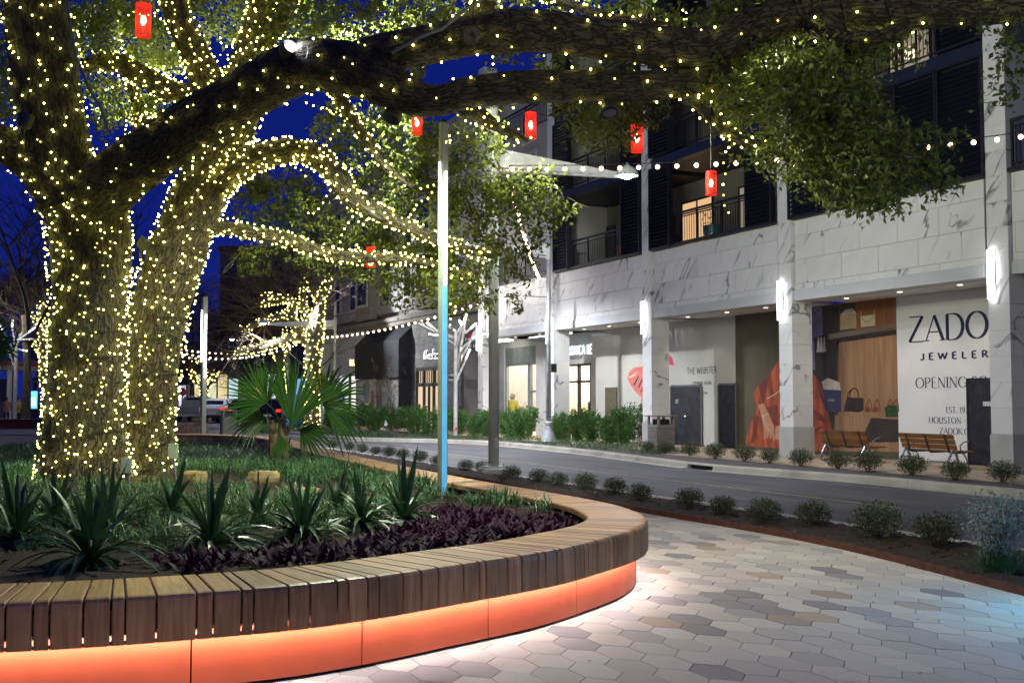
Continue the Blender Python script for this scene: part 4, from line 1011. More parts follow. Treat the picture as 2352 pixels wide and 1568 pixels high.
# bright white shop left of the awning
ws2 = thing('bright_shop_front', 'brightly lit white shop front left of the black awning', 'shop front', (1, 50, .1))
MB().box(.95, 1.28, 45.3, 57.9, 3.1, 5.5).build('fascia', M('white_panel', (.6, .6, .6), .6), ws2)
for i in range(5):
    y = 45.4 + i * 2.5; MB().box(1.1, 1.2, y + .1, y + 2.4, .3, 3.0).build('lit_pane', E('bright_glow%d' % i, (.85, .95, 1) if i % 2 else (1, .95, .85), 1.1), ws2); MB().box(.98, 1.28, y - .1, y + .1, .1, 3.1).build('mullion', m_black if i % 2 else m_white, ws2)
text_px('lettering', 'BILL', E('sign_gold', (1, .68, .3), 4), ws2, .93, 803, 814, 839, 826, weight=.16)
pk = thing('parking_sign', 'dark blade sign reading PARK with a red disc beside the farthest light bar', 'sign', (.6, 28.2, 3.5))
a = D(1076, 803, depth((.4, 28, 3))); b = D(1101, 758, depth((.4, 28, 3)))
cx, cyy, wz = (a.x + b.x) / 2, (a.y + b.y) / 2, (a.z + b.z) / 2
MB().box(cx - .3, cx + .3, 28.3, 28.36, a.z, b.z).build('panel', M('sign_slate', (.03, .035, .04), .5), pk)
dsk = MB(); dsk.add([(cx + .02 + .17 * math.cos(t * PI / 10), 28.29, b.z - .28 + .17 * math.sin(t * PI / 10)) for t in range(20)], [tuple(range(20))]); dsk.build('disc', M('sign_red', (.4, .02, .05), .5), pk)
for tx, z, hh in (('PARK', a.z + .40, .13), ('THE D', a.z + .14, .10)):
    Q, w = text2d(tx, .14); m = MB()
    for q in Q: m.add([(cx - .26 + x * (.5 / w), 28.288, z + y * hh) for x, y in q], [(0, 1, 2, 3)])
    m.build('lettering', m_white, pk)
MB().bar((cx + .3, 28.33, b.z - .1), (1.28, 28.33, b.z - .1), .05, .05).build('arm', m_black, pk)

# ================================================================== THE BIG OAK
def proj(p):
    q = Vector(p) - CAM; zz = q.dot(FW); return (1176 + 2500 * q.dot(RT) / zz, 784 - 2500 * q.dot(UPV) / zz)
m_bark = barkmat('oak_bark', (.010, .007, .004), (.112, .090, .048))
def limb_pts(L, step=.12):
    P = [D(x, y, d) for x, y, d, w in L]; R = [w / 2 / 2500 * d for x, y, d, w in L]
    S = spline([(p.x, p.y, p.z) for p in P], step)
    # radius by nearest control span
    cum = [0]
    for a, b in zip(P, P[1:]): cum.append(cum[-1] + (b - a).length)
    out = []; l = 0; tot = sum((b - a).length for a, b in zip(S, S[1:]))
    for i, p in enumerate(S):
        if i: l += (p - S[i-1]).length
        t = l / tot * cum[-1]
        k = max(j for j in range(len(cum)) if cum[j] <= t + 1e-9); k = min(k, len(P) - 2)
        u = (t - cum[k]) / max(1e-6, cum[k+1] - cum[k]); u = min(1, max(0, u)); u = u * u * (3 - 2 * u)
        out.append(R[k] * (1 - u) + R[k+1] * u)
    return S, out
LIMB = {
 'trunk_a': [(198,1190,15.0,250),(196,1120,15.0,205),(193,1000,15.0,178),(200,850,15.0,162),(205,700,15.0,162),(205,560,15.0,178),(195,460,14.9,185),(170,380,14.7,150)],
 'trunk_b': [(338,1150,16.0,165),(336,1085,16.0,128),(337,1000,16.0,120),(345,850,16.0,130),(365,720,16.0,132),(398,600,16.0,128),(436,500,16.0,122),(470,420,16.1,120),(510,330,16.2,122),(545,240,16.3,118),(575,150,16.5,95),(600,60,16.6,80),(625,-60,16.8,70)],
 'limb_a': [(175,490,14.9,150),(240,430,14.6,140),(320,370,14.2,128),(450,285,13.6,118),(560,220,13.1,116),(680,155,12.5,122),(770,150,12.1,122),(830,165,11.9,118),(885,190,11.7,108),(945,222,11.6,84),(1010,232,11.5,70),(1085,212,11.4,72),(1200,202,11.3,76),(1350,198,11.2,72),(1480,196,11.1,70),(1600,185,11.0,62),(1680,150,10.9,50)],
 'limb_b': [(800,150,12.1,90),(860,128,11.9,92),(940,110,11.7,92),(1010,95,11.6,90),(1070,82,11.5,92),(1150,72,11.4,100),(1240,72,11.3,96),(1340,85,11.2,92),(1450,98,11.1,92),(1560,112,11.0,92),(1640,110,10.9,96),(1720,70,10.8,98),(1840,30,10.7,92),(1960,25,10.6,78),(2100,28,10.5,84),(2230,22,10.4,80),(2420,5,10.3,80)],
 'limb_c': [(165,470,14.7,150),(135,370,14.6,148),(115,250,14.5,145),(102,130,14.4,148),(85,20,14.3,148),(60,-110,14.2,140)],
 'limb_d': [(120,430,14.6,95),(70,370,14.5,88),(10,335,14.4,88),(-70,320,14.3,80)],
 'limb_e': [(500,420,16.0,75),(560,375,15.9,66),(640,348,15.8,56),(710,352,15.8,54),(765,392,15.7,50),(805,450,15.7,44),(870,490,15.6,38),(940,520,15.6,30),(1010,552,15.5,24),(1080,575,15.5,18),(1140,590,15.5,10)],
 'limb_f': [(470,520,16.1,36),(540,526,16.1,30),(640,545,16.1,30),(720,572,16.0,30),(790,590,16.0,28),(880,592,16.0,24),(980,602,15.9,18),(1060,630,15.9,12),(1110,660,15.9,7)],
 'limb_g': [(520,260,16.3,80),(480,200,16.2,78),(445,120,16.1,66),(410,40,16.0,60),(380,-60,16.0,56)],
 'limb_h': [(440,220,16.6,52),(380,205,16.6,50),(310,165,16.6,48),(250,140,16.6,42),(190,155,16.6,34)],
 'limb_i': [(760,190,14.2,36),(805,265,14.4,28),(845,325,14.5,22),(890,385,14.6,16),(950,430,14.7,10)],
 'limb_j': [(1060,240,11.6,50),(1105,268,11.9,34),(1155,298,12.2,24),(1212,322,12.4,12)],
 'limb_k': [(1570,205,11.0,44),(1612,245,11.0,30),(1665,300,11.0,26),(1728,332,10.9,22),(1790,352,10.9,16),(1865,390,10.9,9)],
 'limb_l': [(1860,40,10.6,66),(1930,85,10.5,60),(1990,100,10.5,56),(2050,80,10.4,40),(2090,60,10.4,30)],
 'limb_m': [(1190,-40,13,26),(1290,5,13,22),(1400,38,12.9,18),(1500,52,12.8,14),(1560,60,12.8,8)],
 'limb_n': [(318,340,17.2,34),(322,270,17.2,28),(305,205,17.2,24),(290,120,17.2,16)],
 'limb_o': [(1075,70,11.5,60),(1110,20,11.6,52),(1130,-60,11.7,48)],
 'limb_p': [(560,140,16.5,50),(610,90,16.4,44),(660,20,16.3,38),(680,-60,16.3,34)],
}
oak = thing('oak_tree', 'huge old live oak with forked lit trunks and a long limb reaching over the plaza', 'tree', tuple(Gs(200, 1118)))
LB = {}
for k, L in LIMB.items():
    S, R = limb_pts(L, .09 if 'trunk' in k or k in ('limb_a', 'limb_b', 'limb_c') else .14); LB[k] = (S, R)
    big = max(R) > .2
    MB().tube(S, R, 40 if big else 14, wob=.07 if big else .05, uvs=True).build('trunk' if 'trunk' in k else 'limb', m_bark, oak, smooth=True)
kn = D(1081, 82, 11.0); 
m = MB(); m.lathe([(.085, 0), (.10, .03), (.07, .05), (.04, .02), (.01, -.02)], 14, cap=False)
dirk = (CAM - kn).normalized(); M3 = dirk.to_track_quat('Z', 'Y').to_matrix()
m.v = [tuple(kn + M3 @ Vector(v)) for v in m.v]; m.build('knot', M('knot_wood', (.12, .09, .06), .9, var=.4, scale=20), oak, smooth=True)

def leaves(blobs, lsize, name, mat, parent, sprig=14, cover=1.5, srad=.13, seed=1):
    g = np.random.default_rng(seed); Vs = []
    for px, py, d, rx, ry in blobs:
        c = D(px, py, d); k = d / 2500; a = rx * k; b = ry * k; dr = max(.35, min(a, 1.1))
        A = PI * rx * ry; lp = (lsize / k) ** 2 * .30
        n = int(A * cover / lp); ns = max(3, n // sprig)
        u = g.normal(size=(ns, 3)); u /= np.linalg.norm(u, axis=1)[:, None]; rr = g.random(ns) ** .42 * g.uniform(.85, 1.12, ns)
        u *= rr[:, None]
        sc = np.array(c)[None] + u[:, :1] * a * np.array(RT)[None] + u[:, 1:2] * dr * np.array(FH)[None] + u[:, 2:3] * b * np.array([0, 0, 1.])[None]
        # each sprig hangs along its own twig direction
        tw = g.normal(size=(ns, 3)) * [1, 1, .5] + [0, 0, -.35]; tw /= np.linalg.norm(tw, axis=1)[:, None]
        t = g.uniform(-1, 1, (ns, sprig, 1))
        P = sc[:, None] + tw[:, None] * t * srad * 1.3 + g.normal(size=(ns, sprig, 3)) * srad * .33
        P = P.reshape(-1, 3); N = len(P)
        ax = np.repeat(tw, sprig, 0) * .5 + g.normal(size=(N, 3)) * .75; ax /= np.linalg.norm(ax, axis=1)[:, None]
        nr = g.normal(size=(N, 3)) + [0, 0, .6]; sd = np.cross(ax, nr); sd /= np.linalg.norm(sd, axis=1)[:, None]; nn = np.cross(sd, ax)
        L = (lsize * g.uniform(.65, 1.25, N))[:, None]; w = L * g.uniform(.2, .3, N)[:, None]
        q = np.stack([P, P + ax*L*.45 + sd*w + nn*w*.35, P + ax*L, P + ax*L*.45 - sd*w + nn*w*.35], 1)
        Vs.append(q.reshape(-1, 3))
    V = np.concatenate(Vs); n = len(V) // 4; F = np.arange(n * 4).reshape(n, 4)
    # two triangles folded along the midrib
    Ft = np.concatenate([F[:, [0, 1, 2]], F[:, [0, 2, 3]]])
    base = WL.get(parent.name, Vector((0, 0, 0))) if parent else Vector((0, 0, 0))
    return npmesh(name, V, Ft, mat, parent, 'stuff', k=3)
m_oakleaf = leafmat('oak_leaf', (.085, .112, .018), (.205, .235, .044), .42, .42)
crown_far = [(35,130,16.5,65,120),(10,240,16,50,60),(250,45,16,120,60),(330,90,17,130,80),(290,235,17.3,70,60),(360,270,17.3,50,40),(200,90,16,70,60),(225,200,16.8,45,50),
 (700,50,15.5,110,70),(640,150,16.5,50,40),(800,40,15,120,50),(930,30,15,110,50),(990,70,15,50,30),(1240,10,13.5,150,30),(1400,15,13,120,35),(1530,40,13,70,50),(1160,120,13,60,25),(1290,140,13,150,18),(1420,150,12.5,80,14),
 (920,340,17,120,80),(860,300,17,70,50),(1000,420,17,140,80),(1090,500,16.3,120,90),(1190,500,15.8,105,80),(1100,320,15.5,55,60),(1235,430,15.3,75,55),(1295,470,15,45,32),(1170,590,15.6,85,60),(1060,640,16,80,50),(965,620,17,115,70),
 (860,615,17.8,105,48),(755,600,18,95,45),(640,445,18,85,55),(585,430,18,70,42),(705,480,18,85,50),(570,595,18.5,70,40),(830,540,17.5,80,45),(900,470,17,70,55),(1100,690,16,50,35),(1015,690,16,70,42),(660,560,18,80,30),
 (760,270,16.5,60,40),(1130,400,16,60,60),(1180,690,15.8,22,25),(700,430,18.2,50,50),(520,410,17.5,25,25),(930,680,17.5,60,35),
 (120,60,16.6,110,80),(300,40,17.3,140,70),(460,30,17.5,90,60),(560,40,17.6,80,60),(640,40,17.4,110,60),(740,110,17,110,40),(860,90,16.5,120,40),(960,40,16,140,50),(1090,40,15,110,50),(60,200,16.8,70,90),(380,130,17.6,90,60),(250,270,17.2,40,50),(345,250,17.6,40,30),(780,330,17.4,70,60),(820,400,17.6,90,60),(900,260,16.4,60,40),(960,290,16.2,60,40),(1000,330,16.2,90,60),(640,500,18.4,120,40),(720,540,18.4,110,40),(880,550,18,110,60),(1020,590,16.8,90,60),(560,-60,16,200,60),(900,-60,15,220,60),(1300,-70,14,260,70),(150,-80,15.5,200,70)]
crown_near = [(1650,210,11,48,42),(1700,262,10.9,58,46),(1785,325,10.7,60,50),(1835,385,10.5,50,36),(1920,430,10.4,60,40),(1960,230,10.4,80,60),(1960,470,10.3,50,28),(1385,265,12.6,105,42),(1480,262,12.5,70,45),(1310,245,12.8,40,30),(1410,325,12.4,60,26),(1345,305,12.5,30,30),
 (1690,165,11,90,60),(1790,140,10.8,120,70),(1890,190,10.6,140,100),(1945,310,10.4,120,100),(2005,395,10.3,110,85),(1850,290,10.6,95,80),(2035,470,10.3,45,32),(2110,400,10.3,75,45),(2090,330,10.4,85,45),(1770,230,10.8,80,60),
 (1650,170,11,60,40),(1690,305,11,24,16),(1750,365,11,26,28),(1720,345,11,16,16),(1990,450,10.3,60,35),(2165,325,10.3,35,18),(2150,430,10.3,30,30),(1880,360,10.5,60,50),(1660,60,11.4,90,50),(2000,120,10.6,120,50),(1780,30,11,130,45),
 (2325,90,9.6,36,48),(2300,160,9.6,24,28),(2345,190,9.6,20,36),(2285,55,9.6,26,12),(2310,215,9.6,14,10),(2060,15,10.9,160,35),(2250,10,10.8,120,22),(1900,-40,10.7,320,50)]
crown = leaves(crown_far, .088, 'crown', m_oakleaf, oak, cover=2.15, seed=3)
crown2 = leaves(crown_near, .074, 'crown', m_oakleaf, oak, cover=3.0, seed=4)
# fine twigs through the leaf masses
tw = MB(); rt = random.Random(5)
for px, py, d, rx, ry in crown_far[20:44] + crown_near[:24]:
    for i in range(5):
        a = rt.random() * 6.28; c = D(px + rx * .2 * math.cos(a), py - ry * .5, d); p = [c]
        dv = Vector((math.cos(a), math.sin(a), rt.uniform(-.8, .1))).normalized()
        for j in range(5): dv = (dv + Vector((rt.gauss(0, .3), rt.gauss(0, .3), rt.gauss(-.08, .25)))).normalized(); p.append(p[-1] + dv * rx * d / 2500 * .26)
        tw.tube(p, [.014, .012, .009, .007, .005, .003], 4, cap=False)
tw.build('twigs', M('twig_bark', (.05, .04, .028), .9), oak, kind='stuff')
# pale conduit up the left limb and along the long limb
m_conduit = M('grey_conduit', (.17, .18, .17), .5)
cd = MB(); cd.tube([D(152, -20, 13.6), D(160, 60, 13.6), D(175, 130, 13.7), D(205, 205, 13.8), D(235, 255, 13.9), D(248, 300, 14.0)], .022, 8); tag(cd.build('conduit', m_conduit), 'grey cable conduit strapped along the upright left limb of the oak', 'conduit', 'conduits on the oak')
cd = MB(); cd.tube([D(900, 122, 11.3), D(960, 88, 11.2), D(1017, 66, 11.2), D(1075, 18, 11.2), D(1120, -8, 11.2)], .018, 8); tag(cd.build('conduit', m_conduit), 'grey cable conduit along the top of the long oak limb', 'conduit', 'conduits on the oak')

# ------------------------------------------------------------------ fairy lights: every bulb a small glowing bead
m_bulb = E('fairy_bulb', (1., .94, .18), 32.); m_bulb_dim = E('fairy_bulb_turned_away', (1., .90, .16), 6.)
ico_v = []; phi = (1 + 5 ** .5) / 2
for a, b in ((-1, phi), (1, phi), (-1, -phi), (1, -phi)): ico_v.append((a, b, 0))
for a, b in ((-1, phi), (1, phi), (-1, -phi), (1, -phi)): ico_v.append((0, a, b))
for a, b in ((phi, -1), (phi, 1), (-phi, -1), (-phi, 1)): ico_v.append((a, 0, b))
ICO = np.array(ico_v) / math.sqrt(1 + phi * phi)
ICOF = np.array([(0,11,5),(0,5,1),(0,1,7),(0,7,10),(0,10,11),(1,5,9),(5,11,4),(11,10,2),(10,7,6),(7,1,8),(3,9,4),(3,4,2),(3,2,6),(3,6,8),(3,8,9),(4,9,5),(2,4,11),(6,2,10),(8,6,7),(9,8,1)])
def beads(name, P, r, mat, parent, kind='stuff'):
    P = np.array([tuple(p) for p in P]); n = len(P); rr = r * RNG.uniform(.8, 1.15, n)
    V = (P[:, None] + ICO[None] * rr[:, None, None]).reshape(-1, 3); F = (ICOF[None] + (np.arange(n) * 12)[:, None, None]).reshape(-1, 3)
    return npmesh(name, V, F, mat, parent, kind, k=3)
def bulbs_on(S, R, sp, rnd, lo=0, hi=1, off=.022):
    out = []; l = 0; ang = rnd.random() * 6; acc = 0; n = len(S)
    for i in range(int(lo * n), int(hi * n) - 1):
        p, q = S[i], S[i+1]; d = q - p; ln = d.length; t = d / ln
        a = t.cross(Vector((0, 0, 1))); a = a if a.length > .1 else t.cross(Vector((1, 0, 0))); a.normalize(); b = t.cross(a)
        acc += ln * 2 * PI * max(R[i], .03) / (sp * sp)
        while acc > 1:
            acc -= 1; ang += 2.399 + rnd.uniform(-.5, .5); u = rnd.random()
            nn = a * math.cos(ang) + b * math.sin(ang); out.append((p + d * u + nn * (R[i] * 1.05 + off), nn))
    return out
def helix(S, R, pitch):
    pts = []; ang = 0
    for i in range(len(S) - 1):
        d = S[i+1] - S[i]; t = d.normalized(); a = t.cross(Vector((0, 0, 1))); a = a if a.length > .1 else t.cross(Vector((1, 0, 0))); a.normalize(); b = t.cross(a)
        m = max(1, int(d.length / pitch * 14))
        for k in range(m):
            ang += d.length / m / pitch * 6.28; pts.append(S[i] + d * (k / m) + (a * math.cos(ang) + b * math.sin(ang)) * (R[i] * 1.06 + .008))
    return pts
bead_me = npmesh('bulb', ICO * .0115, ICOF, m_bulb, k=3); bme = bead_me.data; bpy.data.objects.remove(bead_me)
bead_me = npmesh('bulb', ICO * .0105, ICOF, m_bulb_dim, k=3); bme2 = bead_me.data; bpy.data.objects.remove(bead_me)
m_wire = M('dark_green_wire', (.012, .016, .010), .5)
rb = random.Random(9)
FL = [('left trunk', ['trunk_a'], .138, 'fairy light string wound round the thick left trunk of the oak'),
      ('right trunk', ['trunk_b'], .138, 'fairy light string wound round the leaning right trunk of the oak'),
      ('long limb', ['limb_a', 'limb_b', 'limb_l'], .31, 'sparse fairy light string along the long dark limb over the plaza'),
      ('left limbs', ['limb_c', 'limb_d'], .20, 'fairy light string on the upright left limb of the oak'),
      ('rear branches', ['limb_e', 'limb_f', 'limb_i'], .105, 'dense fairy light string on the drooping rear branches behind the light pole'),
      ('upper trunks', ['limb_g', 'limb_h', 'limb_p', 'limb_n'], .135, 'fairy light string on the upper rear trunks of the oak'),
      ('drooping twigs', ['limb_j', 'limb_k', 'limb_m', 'limb_o'], .12, 'fairy light string on the thin twigs hanging under the long limb')]
for nm, keys, sp, lab in FL:
    t = thing('fairy_lights', lab, 'fairy lights', tuple(LB[keys[0]][0][0]), 'fairy lights on the oak')
    B = []
    for k in keys:
        S, R = LB[k]; B += bulbs_on(S, R, sp * (1 if k != 'limb_l' else 1.15), rb)
    if nm in ('rear branches', 'upper trunks', 'drooping twigs'):     # strands that stray into the foliage
        for k in keys:
            S, R = LB[k]
            for _ in range(7 if nm != 'drooping twigs' else 2):
                p = S[rb.randrange(len(S))].copy(); dv = Vector((rb.gauss(0, 1), rb.gauss(0, 1), rb.gauss(-.3, .6))).normalized()
                for j in range(rb.randrange(5, 14)):
                    dv = (dv + Vector((rb.gauss(0, .4), rb.gauss(0, .4), rb.gauss(0, .4)))).normalized(); p = p + dv * .11; B.append((p.copy(), (CAM - p).normalized()))
    B = [b for b in B if b[0].z > soilz(b[0].x, b[0].y) + .04]
    def score(b):
        p, n = b; f = n.dot((CAM - p).normalized()); x, y = proj(p); vis = -20 < x < 2372 and -20 < y < 1588
        return (0 if (f > -.15 and vis) else 1, depth(p))
    B.sort(key=score)
    for p, n in B[:300]:
        o = bpy.data.objects.new('bulb', bme if rb.random() < .68 else bme2); link(o, t, p)
    if len(B) > 300: beads('bulbs', [b[0] for b in B[300:]], .0118, m_bulb, t)
    for k in keys:
        S, R = LB[k]; MB().tube(helix(S, R, .34 if 'trunk' in k else .42), .0065, 4, cap=False).build('wire', m_wire, t)

# ------------------------------------------------------------------ floodlights strapped into the oak, and added fill lights
m_fix = M('fixture_paint', (.04, .042, .034), .5); m_box = M('sage_junction_box', (.32, .38, .27), .5)
def floodlight(loc, aim, label, watts=0, col=(1, 1, 1), ang=110, lit=True, lens=.07, es=60):
    loc = Vector(loc); t = thing('floodlight', label, 'floodlight', tuple(loc), 'floodlights in the oak')
    d = (Vector(aim) - loc).normalized(); Mq = d.to_track_quat('Z', 'Y').to_matrix()
    m = MB(); m.lathe([(.05, -.16), (.09, -.13), (.11, 0), (.11, .012), (.095, .012), (.09, -.01)], 14, cap=True); m.v = [tuple(loc + Mq @ Vector(v)) for v in m.v]; m.build('housing', m_fix, t)
    m = MB(); m.tube([loc - d * .16, loc - d * .16 + Vector((0, 0, -.14))], .02, 6); m.build('bracket', m_fix, t)
    m = MB(); m.lathe([(lens, .016), (.001, .017)], 12, cap=False); m.v = [tuple(loc + Mq @ Vector(v)) for v in m.v]; m.build('lens', E('flood_lens' + str(len(bpy.data.materials)), col, es) if lit else m_glass, t)
    if watts: spot('flood_beam', tuple(loc + d * .05), tuple(aim), watts, ang, col, t, .08, .5)
    return t
L1 = D(668, 108, 12.1); floodlight(L1, tuple(L1 + Vector((.3, -1, .55))), 'bright white floodlight glinting on top of the long limb', 120, (1, 1, 1), 80, True, .045, 300)
f2 = D(286, 320, 14.0); floodlight(f2, tuple(f2 + Vector((-.4, -.6, .8))), 'dark unlit floodlight in the crotch above the long limb', 0, lit=False)
f3 = D(60, 270, 14.0); floodlight(f3, tuple(f3 + Vector((.2, .3, 1))), 'dark unlit floodlight hanging by the left edge of the oak', 0, lit=False)
f4 = D(338, 552, 15.6); floodlight(f4, tuple(f4 + Vector((.5, -.2, .8))), 'sage floodlight box in the fork between the two trunks', 0, lit=False)
# street pair up in the crown, then fill lights added for plaza, plants, leaves
floodlight((-14.2, -3.4, 8.7), (.6, 11.5, 1.4), 'white floodlight high in the oak crown aimed across the road', 1150, (.95, .96, 1.), 62)
floodlight((-14.6, -5.0, 8.3), (1.5, 0.8, .8), 'white floodlight high in the oak crown aimed at the jeweller banner', 520, (.95, .96, 1.), 62)
floodlight(tuple(D(1400, 258, 11.2)), (-13.2, -8.6, 0), 'added warm fill light under the long limb aimed down at the plaza', 540, (1., .96, .80), 140, lit=False)  # added overhead fill for the paving
floodlight(tuple(D(898, 272, 11.7)), (-17.0, -5.6, 0), 'added cool fill light under the long limb aimed at the yuccas', 800, (.92, 1., .78), 100, lit=False)  # added to brighten the yuccas
floodlight(tuple(D(890, 212, 12.4)), (-14.2, .8, 0), 'added cool fill light under the long limb aimed at the grass beside the bench', 1700, (.92, 1., .78), 90, lit=False)  # added to brighten the grass along the bench
floodlight((-19.5, 3.0, 7.2), (-20.5, 2.5, 0), 'added cool fill light on the left limb aimed down at the grass', 2000, (.90, 1., .82), 100)  # added fill over the left-hand grass
floodlight((-16.6, 3.2, 5.6), (-17.5, 3.5, 9.5), 'added fill light on the rear trunk aimed up into the leaves', 2000, (.95, 1., .70), 140)  # uplight added to brighten the upper leaves
floodlight((-13.9, -1.0, 6.4), (-12.0, 1.0, 8.5), 'added fill light over the limb aimed up at the leaves beside the lamp pole', 1400, (.95, 1., .74), 140)  # another added uplight, for leaves near the lamp pole
floodlight((-13.4, .5, 6.9), (-13.8, 2.5, 9.5), 'added fill light behind the long limb aimed up into the rear leaves', 2300, (.93, 1., .66), 150)  # uplight added for the rear crown
floodlight((-12.6, -3.5, 5.55), (-9.5, -2.0, 6.5), 'added fill light above the long limb aimed sideways into the hanging leaves', 1500, (.95, 1., .70), 140)  # sidelight added for the hanging foliage
PALM0 = Gs(640, 1066)
floodlight((-13.2, -1.6, 6.25), tuple(PALM0 + Vector((0, 0, 1))), 'added fill light on the rear of the oak aimed at the palm', 1500, (.93, 1., .84), 50)  # spot added to lighten the palm
floodlight((-8.75, 5.3, 7.95), (.8, 40.0, 3.5), 'added white fill light on top of the thick grey lamp pole aimed along the street', 6000, (.95, .97, 1.), 46, lit=False)  # fixture added to throw light on the stucco building
floodlight(tuple(D(1690, 120, 11.4)), tuple(D(2010, 330, 10.3)), 'added fill light at the end of the long limb aimed into the hanging leaves', 170, (.97, 1., .62), 130, lit=False)  # extra spot added close to the hanging leaves
floodlight((-14.2, -16.75, 4.95), tuple(D(1900, 250, 10.3)), 'unseen fill light added on a pole behind the viewpoint, aimed up at the hanging leaves', 900, (.97, 1., .66), 48, lit=False)  # out-of-view spot added to lift the hanging leaves from the front
floodlight(tuple(D(699, 723, 58.0)), (1.25, 38.0, 5.0), 'white floodlight glinting in the bare wrapped tree beside the white shop', 2600, (.97, .98, 1.), 120, es=90)
for px, py, lab in ((291, 1068, 'sage junction box on a short post in front of the fork of the oak'), (398, 1035, 'sage junction box at the right edge of the right trunk')):
    p = D(px, py, 14.4 if px < 300 else 15.2); t = thing('junction_box', lab, 'junction box', tuple(p), 'junction boxes at the oak')
    MB().obox(p, RT * .06, FH * .04, Vector((0, 0, .10))).build('box', m_box, t); MB().tube([p - Vector((0, 0, .1)), Vector((p.x + .04, p.y, soilz(p.x, p.y)))], .022, 8).build('conduit', m_conduit, t)

# ================================================================== PLANTING IN THE PLANTER
def tufts(C, nb, L, wd, lean, droop, seed=0, seg=4, jit=.05):
    g = np.random.default_rng(seed); C = np.asarray(C); n = len(C) * nb
    P = np.repeat(C, nb, 0) + np.c_[g.normal(0, jit, (n, 2)), np.zeros(n)]
    ph = g.uniform(0, 2 * PI, n); th = g.uniform(lean[0], lean[1], n); ll = L * g.uniform(.6, 1.15, n); dp = droop * g.uniform(.5, 1.3, n)
    rows = []
    for j in range(seg + 1):
        t = j / seg; r = ll * (np.sin(th) * t + .25 * dp * t * t); z = ll * (np.cos(th) * t - dp * t * t)
        w = wd * (1 - t ** 2.2) * (.55 + .9 * t * (1 - t) * 2) * .5 + wd * .02
        c = P + np.c_[np.cos(ph) * r, np.sin(ph) * r, z]; s = np.c_[-np.sin(ph), np.cos(ph), np.zeros(n)] * w[:, None] if hasattr(w, '__len__') else np.c_[-np.sin(ph), np.cos(ph), np.zeros(n)] * w
        rows += [c - s, c + s]
    V = np.stack(rows, 1).reshape(-1, 3); k = 2 * (seg + 1); F = []
    b = (np.arange(n) * k)[:, None]
    for j in range(seg): F.append(b + np.array([2*j, 2*j+1, 2*j+3, 2*j+2])[None])
    return V, np.concatenate(F)
m_lir = leafmat('liriope_blade', (.026, .090, .028), (.14, .27, .105), .35, .25, 2.5)
m_yuc = leafmat('yucca_blade', (.022, .070, .028), (.060, .150, .055), .32, .15, 2.)
m_purp = leafmat('purple_leaf', (.020, .004, .017), (.060, .009, .046), .6, .15, 3.); m_purp.node_tree.nodes['Principled BSDF'].inputs['Specular IOR Level'].default_value = .12
def scatter(n, polys, seed, sparse=None):
    r = random.Random(seed); out = []
    xs = [p[0] for p in inner_poly]; ys_ = [p[1] for p in inner_poly]
    while len(out) < n:
        x, y = r.uniform(min(xs), max(xs)), r.uniform(min(ys_), max(ys_))
        if not pnpoly(x, y, inner_poly): continue
        z = soilz(x, y); px, py = proj((x, y, z))
        if depth((x, y, z)) < 4: continue
        if any(pnpoly(px, py, q) for q in polys): out.append((x, y, z))
    return out
LIRP = [[(395,1020),(640,1030),(740,1055),(900,1090),(1010,1115),(1000,1150),(760,1128),(660,1112),(560,1098),(395,1080)], [(-400,1000),(108,1000),(108,1140),(100,1210),(-400,1210)], [(95,1125),(300,1120),(560,1130),(600,1165),(520,1195),(300,1180),(90,1180)],
        [(1025,1098),(1120,1112),(1230,1150),(1290,1178),(1200,1185),(1090,1165),(1020,1145)], [(600,1130),(760,1150),(1000,1150),(1000,1180),(800,1195),(640,1180)]]
C1 = scatter(1700, LIRP, 21)
V, F = tufts(C1, 26, .34, .0135, (.05, .75), .55, 2, 4, .05); gr = npmesh('liriope_grass', V, F, m_lir); tag(gr, 'grassy green liriope ground cover filling the planter round the oak', 'ground cover', kind='stuff')
C2 = scatter(330, [[(330,1300),(470,1280),(620,1290),(640,1302),(400,1318)], [(1010,1165),(1090,1178),(1200,1188),(1320,1195),(1330,1215),(1260,1235),(1100,1260),(960,1278),(800,1292),(640,1300),(500,1305),(560,1280),(740,1262),(900,1240)]], 22)
V, F = tufts(C2, 9, .19, .040, (.35, 1.35), .35, 3, 3, .06); pu = npmesh('purple_heart', V, F, m_purp); tag(pu, 'dark purple trailing foliage along the inside of the bench', 'ground cover', kind='stuff')
# spiky yuccas, every leaf a piece
yl = []
for k in range(7):
    m = MB(); g = 8; dr = .10 + .17 * k; th = .14 + k * .185; L = .62 - .012 * k
    for j in range(g + 1):
        t = j / g; r = L * (math.sin(th) * t + .2 * dr * t * t); z = L * (math.cos(th) * t - dr * t * t); w = .023 * (1 - t ** 3) * (.6 + 1.2 * t * (1 - t) * 1.6) + .0005
        m.v += [(r, -w, z + w * .35), (r, 0, z), (r, w, z + w * .35)]
        if j: b = j * 3; m.f += [(b-3, b-2, b+1, b), (b-2, b-1, b+2, b+1)]
    yl.append(m.mesh('leaf', m_yuc))
C3 = scatter(190, [[(-200,1160),(900,1165),(880,1215),(640,1255),(300,1275),(-200,1270)]], 77)
V, F = tufts(C3, 24, .32, .013, (.05, .8), .55, 12, 4, .05); tag(npmesh('liriope_grass', V, F, m_lir), 'loose grassy clumps between the yuccas', 'ground cover', kind='stuff')
